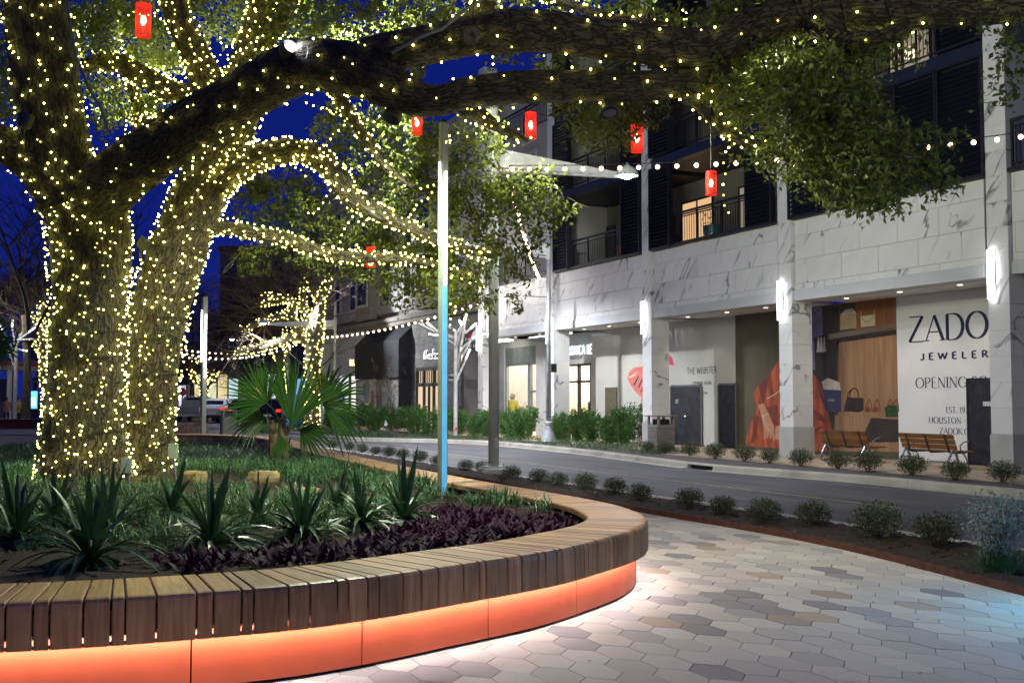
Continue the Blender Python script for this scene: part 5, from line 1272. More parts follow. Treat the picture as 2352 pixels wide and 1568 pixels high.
YP = [(37,1250,1.05,'at the far left behind the bench'),(205,1296,1.12,'nearest the bench on the left'),(252,1232,1.1,'behind the one nearest the bench on the left'),(394,1188,.95,'in front of the oak trunk'),(484,1262,1.12,'with pale drooping lower leaves, centre of the planter'),
      (694,1240,1.02,'left of the purple foliage'),(775,1190,.85,'in the back row below the flat stones'),(926,1204,1.1,'brightest one just left of the light pole foot'),(832,1214,1.0,'between the purple foliage and the light pole'),(590,1205,.8,'small one in the back row'),(128,1205,.85,'small one below the left trunk')]
for i, (px, py, s, w) in enumerate(YP):
    p = Gs(px, py); t = thing('yucca', 'spiky dark green yucca ' + w, 'plant', tuple(p), 'yuccas in the planter')
    ry = random.Random(40 + i); n = 58
    for j in range(n):
        k = min(6, int(7 * (j / n) ** .8)); o = bpy.data.objects.new('leaf', yl[k]); link(o, t, p + Vector((0, 0, .02)))
        o.rotation_euler = (ry.uniform(-.2, .2), ry.uniform(-.2, .2), j * 2.399 + ry.uniform(-.3, .3)); sc = s * ry.uniform(.85, 1.25); o.scale = (sc, sc, sc)
# flat boulders
m_boul = M('ochre_boulder', (.34, .24, .11), .85, var=.3, scale=5, bump=.5, bscale=12)
for (px, py, w, h, lab) in ((450,1102,60,24,'squarish ochre boulder right of the oak trunk'),(605,1106,68,22,'long flat ochre boulder below the palm'),(705,1130,56,9,'low flat pale stone half buried in the mulch below the palm'),(60,1152,64,16,'ochre boulder in the grass left of the trunk')):
    p = Gs(px, py); d = depth(p); a = w / 2 / 2500 * d; hh = h / 2500 * d * 1.1; m = MB(); rk2 = random.Random(px)
    pr_ = []
    for j, (f, z) in enumerate(((.92, -.06), (1.0, hh * .35), (.97, hh * .8), (.8, hh))):
        for k in range(9): an = k / 9 * 6.283; q = f * (1 + .13 * math.sin(k * 2.3 + px) + rk2.uniform(-.06, .06)); m.v.append((p.x + (math.cos(an) * a * RT.x + math.sin(an) * a * .6 * FH.x) * q, p.y + (math.cos(an) * a * RT.y + math.sin(an) * a * .6 * FH.y) * q, p.z + z + rk2.uniform(-.01, .01)))
    for j in range(3):
        for k in range(9): m.f.append((j*9+k, j*9+(k+1)%9, (j+1)*9+(k+1)%9, (j+1)*9+k))
    m.f.append(tuple(range(27, 36))); o = m.build('boulder', m_boul); tag(o, lab, 'boulder', 'flat boulders in the planter')
# bark chips and dry leaves
def flakes(name, pts, size, mat, label, cat, seed=0):
    g = np.random.default_rng(seed); P = np.array(pts); n = len(P); a = g.uniform(0, 6.28, n); L = size * g.uniform(.4, 1.3, n); tz = g.uniform(-.35, .35, n); tx = g.uniform(-.3, .3, n)
    u = np.c_[np.cos(a), np.sin(a), tz] * L[:, None]; v = np.c_[-np.sin(a), np.cos(a), tx] * (L * g.uniform(.25, .5, n))[:, None]
    P = P + np.c_[np.zeros((n, 2)), g.uniform(.006, .03, n)]
    V = np.stack([P - u, P + v, P + u, P - v], 1).reshape(-1, 3); o = npmesh(name, V, np.arange(n * 4).reshape(n, 4), mat)
    return tag(o, label, cat, kind='stuff')
m_chip = leafmat('bark_chip', (.022, .012, .007), (.085, .048, .026), .9, 0, 6); m_dry = leafmat('dry_leaf', (.16, .085, .035), (.34, .24, .11), .7, .1, 3)
pl_pts = scatter(9000, [[(-300,1000),(395,1020),(1400,1160),(1400,1260),(800,1320),(-300,1360)]], 31)
flakes('bark_chips', pl_pts, .034, m_chip, 'shredded bark mulch over the planter soil', 'mulch', 1); flakes('dry_leaves', pl_pts[::14], .028, m_dry, 'dry fallen leaves scattered on the planter mulch', 'leaf litter', 2)
r = random.Random(6); sp_ = []
for _ in range(9000):
    y = r.uniform(-13, 6) if r.random() < .85 else r.uniform(6, 18); sp_.append((r.uniform(edgex(y) + .03, ROADN - .16), y, .03))
flakes('bark_chips', sp_, .034, m_chip, 'shredded bark mulch in the strip beside the road', 'mulch', 3); flakes('dry_leaves', sp_[::16], .03, m_dry, 'dry fallen leaves on the mulch strip beside the road', 'leaf litter', 4)
pv = [(r.uniform(-17, edgex(y) - .1), y, .0) for y in [r.uniform(-12, -2) for _ in range(160)]]; pv = [p for p in pv if not pnpoly(p[0], p[1], outer_poly)]
flakes('dry_leaves', pv, .018, m_dry, 'few small dry leaves lying on the hexagon pavers', 'leaf litter', 5)

# sabal palm with fan fronds
m_palm = leafmat('palm_blade', (.025, .090, .016), (.085, .19, .030), .3, .25, 1.5); m_boot = M('palm_boots', (.20, .14, .085), .9, var=.5, scale=14, bump=.6)
pp = Gs(640, 1066); palm = thing('palm', 'young fan palm with three big green fans beside the wooden bench', 'palm', tuple(pp)); pd = depth(pp)
m = MB(); m.tube([pp + Vector((0, 0, -.1)), pp + Vector((0, 0, .35)), pp + Vector((0, 0, .75))], [.17, .17, .12], 14, wob=.06); m.build('trunk', m_boot, palm)
for k in range(26):
    a = k * 2.4; z = .02 + .028 * k; c = pp + Vector((math.cos(a) * .15, math.sin(a) * .15, z)); o = Vector((math.cos(a), math.sin(a), 0)); s = Vector((-o.y, o.x, 0))
    m = MB(); m.add([c - s*.05, c + s*.05, c + o*.07 + s*.035 + Vector((0,0,.14)), c + o*.07 - s*.035 + Vector((0,0,.14)), c + o*.10 + Vector((0,0,.24)) + s*.012, c + o*.10 + Vector((0,0,.24)) - s*.012], [(0,1,2,3),(3,2,4,5)]); m.build('leaf_base', m_boot, palm)
crown_c = pp + Vector((0, 0, .78))
def frond(hub, up, face, R, a0, a1, nseg, droop, seed):
    """fan: hub point, up direction in the fan plane, face normal"""
    r = random.Random(seed); up = up.normalized(); face = (face - up * face.dot(up)).normalized(); sd = up.cross(face)
    f = MB()
    pt = [crown_c, (crown_c + hub) / 2 + Vector((0, 0, .06)), hub]
    f.tube(pt, [.016, .012, .009], 6)
    for i in range(nseg):
        a = math.radians(a0 + (a1 - a0) * (i + .5) / nseg + r.uniform(-1.5, 1.5)); L = R * r.uniform(.82, 1.06) * (1 - .12 * abs(math.sin(a)))
        d = up * math.cos(a) + sd * math.sin(a); wv = d.cross(face).normalized(); row = []
        hw = math.radians((a1 - a0) / nseg) * .5
        for j in range(8):
            t = j / 7; w = L * hw * min(t, .5) * 1.0 * (1 if t < .5 else (1 - (t - .5) / .5) ** .7) + .002
            dz = -droop * max(0, t - .45) ** 2 * L * r.uniform(.8, 1.2) - .25 * t * t * L * max(0, math.sin(abs(a)) - .5) * droop
            p = hub + d * (L * t) + face * (.10 * t * t * math.cos(a * 1.4) * R) + Vector((0, 0, dz)); b = len(f.v)
            fold = face * (w * .5 if i % 1 == 0 else 0)
            f.v += [tuple(p - wv * w + fold), tuple(p - fold * .3), tuple(p + wv * w + fold)]
            if j: f.f += [(b-3, b-2, b+1, b), (b-2, b-1, b+2, b+1)]
    return f.build('frond', m_palm, palm, recalc=False)
toC = (CAM - pp); toC.z = 0; toC.normalize()
H = lambda x, y, dd=0: D(x, y, pd + dd)
frond(H(612, 925, -.3), RT * -.35 + Vector((0, 0, 1)), toC + RT * .25, 1.0, -105, 62, 30, .3, 1)
frond(H(668, 975, -.5), RT * .15 + Vector((0, 0, 1)), toC, 1.45, -38, 48, 24, .15, 2)
frond(H(742, 930, .1), RT * .75 + Vector((0, 0, .75)), toC - RT * .3, 1.05, -58, 110, 28, .75, 3)
frond(H(610, 960, .5), RT * -1 + Vector((0, 0, -.15)), toC + RT * .2 + Vector((0, 0, .6)), .8, -60, 60, 18, 1.1, 4)
frond(H(690, 985, .4), RT * .9 + Vector((0, 0, -.5)), toC + Vector((0, 0, .4)), .7, -60, 60, 16, 1.0, 5)
frond(H(645, 1000, -.5), RT * .1 + Vector((0, 0, -.8)), toC, .45, -40, 40, 10, .4, 6)

pq = D(-30, 985, 27.0); pq.z = .35; palm = thing('palm', 'dark fan palm with fronds just entering the left edge behind the planter', 'palm', tuple(pq)); crown_c = pq + Vector((0, 0, 1.9)); MB().tube([pq, pq + Vector((0, 0, 1.0)), crown_c], [.2, .18, .12], 12, wob=.06).build('trunk', m_boot, palm)
for hx, hy, up_, a0, a1, sd_ in ((-18, 770, RT * .8 + Vector((0, 0, .5)), -70, 70, 7), (-40, 740, RT * .2 + Vector((0, 0, 1)), -80, 80, 8), (-10, 800, RT * 1 + Vector((0, 0, -.2)), -60, 60, 9)):
    frond(D(hx, hy, 27), up_, toC + RT * .1, .75, a0, a1, 22, .6, sd_)

# ================================================================== SHRUBS ALONG THE STREET
def shrub_mesh(name, n, R, H, ls, mat, seed, shape='ball', up=.6):
    g = np.random.default_rng(seed); u = g.normal(size=(n, 3)); u /= np.linalg.norm(u, axis=1)[:, None]; rr = g.random(n) ** .38 * g.uniform(.8, 1.12, n)
    u *= rr[:, None]
    if shape == 'ball': P = np.c_[u[:, 0] * R, u[:, 1] * R, (u[:, 2] * .5 + .5) * H]
    elif shape == 'plume':
        k = 16; si = g.integers(0, k, n); sa = g.uniform(0, 6.28, k); sl = g.uniform(.08, .55, k); sh2 = H * g.uniform(.62, 1.08, k); t = g.random(n) ** .75
        rr2 = (R * .25 + R * 1.0 * t * sl[si] / .55); P = np.c_[np.cos(sa[si]) * rr2, np.sin(sa[si]) * rr2, t * sh2[si]] + g.normal(size=(n, 3)) * np.array([.075, .075, .05]) * (1.15 - .6 * t)[:, None]; P[:, 2] = np.abs(P[:, 2])
    else: t = g.random(n) ** .8; rad = R * (.35 + .65 * np.sin(np.clip(t * 1.15 + .25, 0, 1) * PI) ** .7) * (1 - t * .45); a = g.uniform(0, 6.28, n); q = g.random(n) ** .5; P = np.c_[np.cos(a) * rad * q, np.sin(a) * rad * q, t * H]
    ax = np.c_[P[:, :2] / R * .8, np.full(n, up)] + g.normal(size=(n, 3)) * .45; ax /= np.linalg.norm(ax, axis=1)[:, None]
    sd = np.cross(ax, g.normal(size=(n, 3))); sd /= np.linalg.norm(sd, axis=1)[:, None]; L = (ls * g.uniform(.6, 1.3, n))[:, None]; w = L * .2
    V = np.stack([P, P + ax*L*.5 + sd*w, P + ax*L, P + ax*L*.5 - sd*w], 1).reshape(-1, 3)
    o = npmesh(name, V, np.arange(n * 4).reshape(n, 4), mat); me = o.data; bpy.data.objects.remove(o); return me
m_shr = leafmat('grey_green_shrub', (.042, .062, .022), (.115, .140, .055), .6, .15, 3); m_hedge = leafmat('hedge_leaf', (.030, .080, .024), (.085, .165, .048), .45, .25, 1.5); m_brush = leafmat('upright_shrub_leaf', (.045, .12, .028), (.11, .24, .055), .45, .25, 1.5)
m_stem = M('shrub_stem', (.09, .06, .035), .9)
SHM = [shrub_mesh('foliage', 1900, .30, .42, .040, m_shr, s) for s in (1, 2, 3)]
stm = MB(); rs = random.Random(2)
for k in range(9): a = k * .7; stm.tube([(0, 0, -.06), (math.cos(a) * .07, math.sin(a) * .07, .1), (math.cos(a) * .17, math.sin(a) * .17, .28)], [.008, .006, .003], 4, cap=False)
STM = stm.mesh('stem', m_stem)
def shrub(loc, s, lab, grp, me, name='shrub', cat='shrub', stem=True, zs=1):
    t = thing(name, lab, cat, tuple(loc), grp); t.rotation_euler = (0, 0, random.random() * 6); t.scale = (s, s, s * zs)
    o = bpy.data.objects.new('foliage', me); COL.objects.link(o); o.parent = t
    if stem: o = bpy.data.objects.new('stem', STM); COL.objects.link(o); o.parent = t
    return t
near = [(2152,1258,1.08),(2015,1240,1.22),(1868,1210,1.0),(1755,1203,.95),(1660,1184,.9),(1583,1168,.85),(1470,1152,.82),(1413,1138,.85),(1345,1127,.9),(1283,1118,.85),(1237,1112,.85),(1175,1102,.88),(1108,1086,.85),(1070,1082,.85),(1005,1070,.8),(965,1060,.85),(925,1054,.85),(893,1049,.85),(863,1044,.8),(832,1039,.8),(803,1034,.8),(765,1028,.8)]
side = ['just left of the big feathery bush beside the plaza'] + [ordinal(i) + ' shrub from the big feathery bush along the near mulch strip' for i in range(1, len(near))]
for i, (px, py, s) in enumerate(near):
    p = G(px, py, .02); shrub(p, s * .80 * random.uniform(.88, 1.1), 'low rounded grey-green ' + ('shrub ' if i == 0 else '') + side[i], 'low shrubs in the near mulch strip', SHM[i % 3])
farp = [(2305,1108,.95),(2195,1103,1.0),(2095,1092,1.0),(1993,1083,1.05),(1925,1077,.95),(1840,1070,1.05),(1768,1063,.9),(1710,1059,1.0),(1643,1053,.95),(1585,1047,.92),(1528,1042,.9),(1486,1037,.9)]
for i, (px, py, s) in enumerate(farp):
    p = G(px, py, .09); shrub(p, s * .95 * random.uniform(.88, 1.1), 'small rounded shrub, ' + ordinal(i) + ' from the street corner in the gravel strip across the road', 'small shrubs across the road', SHM[(i + 1) % 3])
# feathery bush with grass at its foot, right of the plaza
fb = G(2292, 1318, .02); t = thing('feathery_bush', 'tall feathery pale bush over a tuft of green grass at the plaza edge', 'bush', tuple(fb))
V, F = tufts([(0, 0, 0), (.05, .1, 0), (-.1, .05, 0), (.1, -.08, 0), (-.05, -.1, 0)], 90, .48, .006, (.1, .9), .5, 7, 4, .07); npmesh('grass_tuft', V, F, m_lir, t, loc=tuple(fb))
b = MB(); rf = random.Random(8); lf = []
for k in range(46):
    a = rf.random() * 6.28; th = rf.uniform(.05, .5); p = Vector((0, 0, .05)); d = Vector((math.cos(a) * math.sin(th), math.sin(a) * math.sin(th), math.cos(th))); pts = [p]
    for j in range(6): d = (d + Vector((rf.gauss(0, .1), rf.gauss(0, .1), .02))).normalized(); pts.append(pts[-1] + d * rf.uniform(.08, .125))
    b.tube([q + fb for q in pts], [.004, .004, .003, .003, .002, .002, .0015], 3, cap=False)
    for q in pts[2:]:
        for _ in range(9): lf.append(q + Vector((rf.gauss(0, .045), rf.gauss(0, .045), rf.gauss(0, .045))))
b.build('stems', m_stem, t)
g = np.random.default_rng(3); P = np.array([tuple(q) for q in lf]); n = len(P); ax = g.normal(size=(n, 3)); ax /= np.linalg.norm(ax, axis=1)[:, None]; sd = np.cross(ax, g.normal(size=(n, 3))); sd /= np.linalg.norm(sd, axis=1)[:, None]
npmesh('foliage', np.stack([P, P + ax*.022 + sd*.008, P + ax*.044, P + ax*.022 - sd*.008], 1).reshape(-1, 3), np.arange(n * 4).reshape(n, 4), leafmat('sage_leaf', (.20, .25, .20), (.38, .44, .37), .6, .2, 2), t, loc=tuple(fb))
# hedge bed across the road: upright shrubs in front, bigger bushes behind, low cover at the kerb
BRM = [shrub_mesh('foliage', 2600, .44, 1.12, .095, m_brush, s, 'plume', 1.0) for s in (5, 6)]
HDM = [shrub_mesh('foliage', 2600, .80, 1.35, .105, m_hedge, s, 'ball', .3) for s in (7, 8)]
up = [(800,990,.9),(860,992,1.15),(905,990,.95),(950,996,1.1),(985,998,1.0),(1052,998,.95),(1090,1002,.95),(1122,1003,.9),(1165,1004,1.0),(1205,1008,1.05),(1285,1012,.95),(1325,1014,.98),(1360,1016,.98),(1398,1020,.98),(1432,1021,1.05),(1180,1008,.8),(1015,1000,1.0),(760,985,.9)]
up.sort(key=lambda q: -q[0])
for i, (px, py, s) in enumerate(up):
    p = G(px, py, .1); shrub(p, s, 'bright green upright shrub, ' + ordinal(i) + ' from the hoarding end of the bed across the road', 'upright shrubs across the road', BRM[i % 2], 'upright_shrub', stem=False)
bk = [(1448,1018,1.0),(1395,1008,.95),(1350,1004,.92),(1275,1000,.95),(1215,996,.95),(1180,995,.9),(1110,990,.95),(1075,988,.9),(1030,986,.95),(985,984,.95),(940,984,.9),(900,982,.9),(840,980,.85),(790,978,.85),(750,978,.8),(715,980,.7),(690,984,.6)]
for i, (px, py, s) in enumerate(bk):
    p = G(px, py, .1); p.x = max(p.x, kerbx(p.y) + .8); shrub(p, s, 'dark green leafy bush, ' + ordinal(i) + ' in the back row counting from the hoarding', 'leafy bushes in the back row', HDM[i % 2], 'leafy_bush', stem=False)
gc = []; rg = random.Random(12)
for _ in range(700):
    y = rg.uniform(9.5, 44); gc.append((rg.uniform(kerbx(y) + .45, kerbx(y) + 2.6), y, .1))
V, F = tufts(gc, 16, .26, .016, (.2, 1.1), .5, 9, 3, .12); tag(npmesh('low_ground_cover', V, F, m_hedge), 'low green ground cover along the far kerb under the shrubs', 'ground cover', kind='stuff')
for i, (px, py) in enumerate(((825,1000),(848,1000),(900,1003),(952,1002),(1046,1006))):
    p = G(px, py, .1); t = thing('marker_flag', 'tiny orange marker flag in the bed across the road, ' + ordinal(i) + ' from the left', 'flag', tuple(p), 'orange marker flags')
    MB().tube([p, p + Vector((0, 0, .42))], .006, 4).build('stake', m_black, t); q = p + Vector((0, 0, .3)); MB().prism([q, q + Vector((0, -.16, .0)), q + Vector((0, -.15, .13)), q + Vector((0, 0, .13))], (.006, 0, 0)).build('flag', M('flag_orange_%d' % i, (.7, .10, .02), .6), t)
# slim young tree with bare twigs by the lit entrance, and two by the awning
def twiggy(base, H_, n, seed, lab, name='sapling', cat='tree', m=None, leafc=None, grp=None, spread=.3):
    r = random.Random(seed); t = thing(name, lab, cat, tuple(base), grp); b = MB(); lf = []
    for k in range(n):
        a = r.random() * 6.28; p = Vector(base); d = Vector((math.cos(a) * spread * .4, math.sin(a) * spread * .4, 1)).normalized(); pts = [p]; L = H_ * r.uniform(.6, 1) / 7
        for j in range(7):
            d = (d + Vector((r.gauss(0, .1), r.gauss(0, .1), .05))).normalized(); pts.append(pts[-1] + d * L)
            if j > 2:
                e = (d + Vector((r.gauss(0, .6), r.gauss(0, .6), .2))).normalized(); b.tube([pts[-1], pts[-1] + e * L * .8, pts[-1] + e * L * 1.4 + Vector((0, 0, L * .2))], [.007, .005, .003], 3, cap=False); lf += [pts[-1] + e * L * u for u in (.6, .8, 1.0, 1.2, 1.4)]
        b.tube(pts, [.022, .02, .016, .013, .01, .008, .006, .004], 5, cap=False)
    b.build('trunk', m or m_stem, t)
    P = np.repeat(np.array([tuple(q) for q in lf]), 3, 0); g = np.random.default_rng(seed); n = len(P); P = P + g.normal(0, .05, (n, 3)); ax = g.normal(size=(n, 3)) * .05; sd = np.cross(ax, g.normal(size=(n, 3))); sd /= np.linalg.norm(sd, axis=1)[:, None]
    npmesh('crown', np.stack([P, P + ax*.5 + sd*.02, P + ax, P + ax*.5 - sd*.02], 1).reshape(-1, 3), np.arange(n * 4).reshape(n, 4), leafc or leafmat('russet_leaf' + str(seed), (.10, .045, .02), (.18, .10, .05), .7, .2), t, 'stuff'); return t
twiggy(G(1158, 990, .1), 3.3, 7, 3, 'slender bare young tree in the bed in front of the lit shop entrance')
twiggy(G(868, 985, .1), 3.6, 5, 4, 'thin russet young tree in front of the white poster banner'); twiggy(G(893, 985, .1), 3.2, 4, 5, 'thin russet young tree in front of the grey creased banner')

# ================================================================== STREET FURNITURE
m_slatw = woodmat('bench_slat', (.125, .048, .011), (.23, .095, .023), .45, (18, 2, 18), rnd=.2); m_steel = M('brushed_steel', (.30, .31, .33), .35, metal=.8, var=.1); m_bframe = M('bench_frame', (.06, .06, .065), .4, metal=.4)
def park_bench(xb, y0, y1, lab):
    t = thing('park_bench', lab, 'bench', (xb, (y0 + y1) / 2, .1), 'benches across the road')
    # the bench faces the shops: seat towards +X, backrest towards the road
    for k in range(3): block('seat_slat', m_slatw, (xb + .16 + k * .15, (y0 + y1) / 2, .475), (.14, y1 - y0, .035), t, .008)
    for k in range(3):
        o = block('back_slat', m_slatw, (xb - .02 - k * .045, (y0 + y1) / 2, .58 + k * .112), (.03, y1 - y0, .106), t, .008); o.rotation_euler = (0, -.32, 0)
    for y in (y0 + .22, (y0 + y1) / 2, y1 - .22):
        b = MB(); P = [(xb - .15, y, .85), (xb - .06, y, .62), (xb + .0, y, .47), (xb + .06, y, .445), (xb + .48, y, .445)]
        for a, c in zip(P, P[1:]): b.bar(a, c, .035, .03)
        b.build('support', m_bframe, t)
    for y in (y0 + .1, y1 - .1):
        b = MB(); b.tube([(xb - .20, y, .12), (xb - .16, y, .30), (xb - .05, y, .48), (xb + .03, y, .52)], [.022, .026, .03, .026], 8); b.tube([(xb - .2, y, .118), (xb + .12, y, .118), (xb + .46, y, .118)], .016, 6)
        b.build('leg', m_steel, t); b = MB(); b.tube([(xb + .03, y, .52), (xb + .10, y, .36), (xb + .16, y, .12)], [.03, .03, .026], 8); b.build('leg', m_steel, t)
        b = MB(); b.tube([(xb + .46, y, .118), (xb + .36, y, .36), (xb + .22, y, .50), (xb + .2, y, .60), (xb + .3, y, .68), (xb + .45, y, .70)], .016, 6); b.build('armrest', m_steel, t)
q0 = G(1890, 1056, .1); q1 = G(1998, 1060, .1); e0 = G(2066, 1078, .1); e1 = G(2205, 1085, .1)
park_bench(.18, 3.65, 5.2, 'wooden slat bench with its back to the road beside the marble column and robe mural'); park_bench(.18, 1.05, 2.6, 'wooden slat bench with its back to the road in front of the ZADOK banner')
def trash_bin(x, y, lab, s=1.):
    t = thing('trash_bin', lab, 'trash bin', (x, y, .1), 'slatted trash bins'); mt = bpy.data.materials.get('bin_paint') or M('bin_paint', (.20, .18, .16), .55)
    MB().box(x - .29, x + .29, y - .29, y + .29, .1, .86).build('body', mt, t)
    for k in range(8): block('slat', mt, (x - .30, y, .16 + k * .09), (.03, .5, .07), t, .006)
    for k in range(8): block('slat', mt, (x, y - .30, .16 + k * .09), (.5, .03, .07), t, .006)
    for a in (-1, 1):
        for c in (-1, 1): MB().box(x + a * .26 - .03, x + a * .26 + .03, y + c * .26 - .03, y + c * .26 + .03, .86, 1.1).build('post', mt, t)
    MB().box(x - .36, x + .36, y - .36, y + .36, 1.1, 1.135).build('lid', mt, t); MB().box(x - .18, x + .18, y - .18, y + .18, .86, 1.02).build('inner_bin', m_black, t)
b0 = G(1519, 1034, .1); trash_bin(b0.x, b0.y, 'grey-brown slatted trash bin with a flat lid by the flamingo column')
b1 = G(524, 1002, 0); trash_bin(b1.x, b1.y, 'grey-brown slatted trash bin behind the far bend of the wooden bench')
# --- LED light poles
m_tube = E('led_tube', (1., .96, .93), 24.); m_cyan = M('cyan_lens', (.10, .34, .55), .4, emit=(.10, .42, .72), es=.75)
m_ledpole = M('led_pole_grey', (.26, .285, .24), .45, metal=.25, var=.08)
def led_pole(p, H_, r, z0, z1, zc0, lab, cyan=True, watts=0, face=None):
    t = thing('light_pole', lab, 'light pole', tuple(p), 'slim LED light poles'); p = Vector(p)
    fd = face or (CAM - p); fd = Vector((fd.x, fd.y, 0)).normalized(); sd = Vector((-fd.y, fd.x, 0))
    # rounded-square mast turned so that two faces show
    a = (fd + sd * .5).normalized(); b = Vector((-a.y, a.x, 0)); m = MB()
    prof = [(1, .72), (.72, 1), (-.72, 1), (-1, .72), (-1, -.72), (-.72, -1), (.72, -1), (1, -.72)]
    m.prism([p + a * x * r + b * y * r for x, y in prof], (0, 0, H_)); m.build('mast', m_ledpole, t)
    c = MB(); c.lathe([(r * .95, 0), (r * .9, r * .6), (r * .4, r * 1.1), (.002, r * 1.2)], 14, tuple(p + Vector((0, 0, H_)))); c.build('cap', m_black, t)
    rt2 = (RT if (RT.dot(b) > 0) else RT)
    bb = b if b.dot(RT) > 0 else -b; aa = a
    for nm, o in (('front', (aa * .9 + bb * .15)), ('side', -bb * .98)):
        q = p + o.normalized() * (r * 1.12); m = MB(); m.tube([q + Vector((0, 0, z0 if nm == 'front' else z0 + .5)), q + Vector((0, 0, z1 if nm == 'front' else z1 + .12))], r * .22, 8); m.build('led_tube', m_tube, t)
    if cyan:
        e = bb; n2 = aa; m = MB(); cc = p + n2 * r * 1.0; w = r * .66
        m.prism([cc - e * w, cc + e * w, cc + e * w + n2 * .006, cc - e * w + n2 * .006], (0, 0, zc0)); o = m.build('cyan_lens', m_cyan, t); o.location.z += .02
    MB().lathe([(r * 1.9, 0), (r * 1.9, .03), (r * 1.5, .04)], 14, tuple(p)).build('base_plate', m_concrete, t)
    if watts: plight('tube_fill', tuple(p + aa * .9 + Vector((0, 0, (z0 + z1) / 2))), watts, (1., .95, .86), .35, t)  # extra point light off the mast, added to strengthen the tube light
    return t
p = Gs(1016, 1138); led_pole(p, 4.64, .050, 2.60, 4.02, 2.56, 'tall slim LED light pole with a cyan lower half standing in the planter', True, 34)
p2 = Gs(465, 1027); d2 = depth(p2); led_pole(p2, 345 / 2500 * d2, .075, 1.75 / 27.5 * d2 * 1.0, 3.35 / 27.5 * d2, 0, 'distant slim LED light pole at the far end of the planter', False, 120)
# same model, just outside the picture on the right: its cyan half tints the pavers
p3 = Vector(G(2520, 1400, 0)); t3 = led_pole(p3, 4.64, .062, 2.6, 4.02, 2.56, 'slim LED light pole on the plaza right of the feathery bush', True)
led_pole(Vector((-22.8, -16.4, 0)), 4.64, .062, 2.6, 4.02, 2.56, 'unseen slim LED light pole added behind the viewpoint for fill, left', True, 60, Vector((.8, .9, 0)))  # pole added out of view to fill the bench skirts
led_pole(Vector((-14.2, -16.8, 0)), 4.64, .062, 2.6, 4.02, 2.56, 'unseen slim LED light pole added behind the viewpoint for fill, right', True, 70, Vector((-.3, .9, 0)))  # second out-of-view pole added for front fill
plight('cyan_spill', tuple(p3 + (CAM - p3).normalized() * .12 + Vector((-.0, .0, .9))), 75, (.10, .55, 1.), .15, t3)
# --- street lamps with tapered arms
def street_lamp(base, ztop, zarm, d, L, r, fluted, lab, watts, boxes=True):
    base = Vector(base); t = thing('street_lamp', lab, 'street lamp', tuple(base), 'street lamps with tapered arms'); B = lambda z: base + Vector((0, 0, z))
    m = MB()
    if fluted:
        m.lathe([(.30, 0), (.30, .05), (.27, .08), (.255, .14), (.15, .42), (.12, .60), (.14, .63), (.14, .70), (.095, .74)], 24, tuple(base)); m.build('base', m_polep, t, smooth=False); m = MB(); m.tube([B(.72), B(ztop)], [r, r * .8], 16)
    else:
        MB().lathe([(.34, -.12), (.34, .12), (.30, .15)], 20, tuple(base)).build('footing', m_concrete, t); MB().box(base.x - .2, base.x + .2, base.y - .2, base.y + .2, base.z + .15, base.z + .18).build('base_plate', m_pole, t)
        for sx in (-.16, .16):
            for sy in (-.16, .16): MB().tube([base + Vector((sx, sy, .18)), base + Vector((sx, sy, .24))], .018, 6).build('anchor_bolt', m_pole, t)
        MB().box(base.x - .05, base.x + .05, base.y - r - .03, base.y - r * .7, base.z + .55, base.z + .75).build('hand_hole', m_pole, t)
        m.tube([B(.18), B(ztop)], [r, r * .82], 20)
    m.build('mast', m_pole if not fluted else m_polep, t, smooth=True)
    MB().tube([B(zarm - .32), B(zarm + .28)], r * 1.12, 16).build('collar', m_pole, t)
    d = Vector(d).normalized(); s = Vector((-d.y, d.x, 0)); m = MB()
    a0 = B(zarm); a1 = a0 + d * L + Vector((0, 0, -.06)); q = []
    for p_, h, w in ((a0, .23, .05), (a1, .05, .03)): q += [p_ - s*w + Vector((0,0,-h*.75)), p_ + s*w + Vector((0,0,-h*.75)), p_ + s*w*.6 + Vector((0,0,h)), p_ - s*w*.6 + Vector((0,0,h))]
    m.add(q, [(0,1,2,3),(7,6,5,4),(0,4,5,1),(1,5,6,2),(2,6,7,3),(3,7,4,0)]); m.tube([a0 - Vector((0, 0, .24)), a1 - Vector((0, 0, .06))], .035, 8); m.build('arm', m_arm, t)
    h = a1 + d * .28; m = MB(); m.lathe([(.04, .28), (.06, .22), (.16, .17), (.24, .09), (.265, 0), (.25, -.02), (.24, .0)], 20, tuple(h)); m.build('lamp_head', m_pole, t, smooth=True)
    m = MB(); m.lathe([(.15, -.012), (.125, -.05), (.07, -.075), (.001, -.085)], 14, tuple(h), cap=False); m.build('lamp_lens', E('street_lens' + str(fluted), (.90, .95, 1), 130), t)
    spot('lamp_beam', tuple(h - Vector((0, 0, .13))), tuple(h - Vector((0, 0, 5))), watts, 150, (.92, .95, 1), t, .12, .4); return t
m_polep = M('silver_painted_pole', (.42, .43, .47), .4, metal=.2); m_arm = M('arm_paint', (.62, .63, .63), .5)
sl = street_lamp((-9.0, 4.95, .03), 8.1, 6.72, (1, 0, 0), 3.05, .115, False, 'thick grey street lamp pole on a concrete footing by the planter, arm over the road', 1100)
pb_ = W(1145, 400, -9.0); MB().box(-9.02, -8.78, 4.55, 4.85, 5.95, 6.35).build('control_box', m_fix, sl)
cm = D(1125, 697, depth((-9, 4.95, 3.6))); m = MB(); m.obox(cm, RT * .11, FH * .10, Vector((0, 0, .10))); m.v = [tuple(Vector(v) + Vector((0, 0, (Vector(v) - cm).dot(RT) * -.4))) for v in m.v]; spk = thing('speaker', 'dark boxy speaker clamped to the thick grey lamp pole', 'speaker', tuple(cm)); m.build('cabinet', m_fix, spk); MB().bar(cm + RT * .08, Vector((-9, 4.95, cm.z)), .04, .04).build('bracket', m_fix, spk)
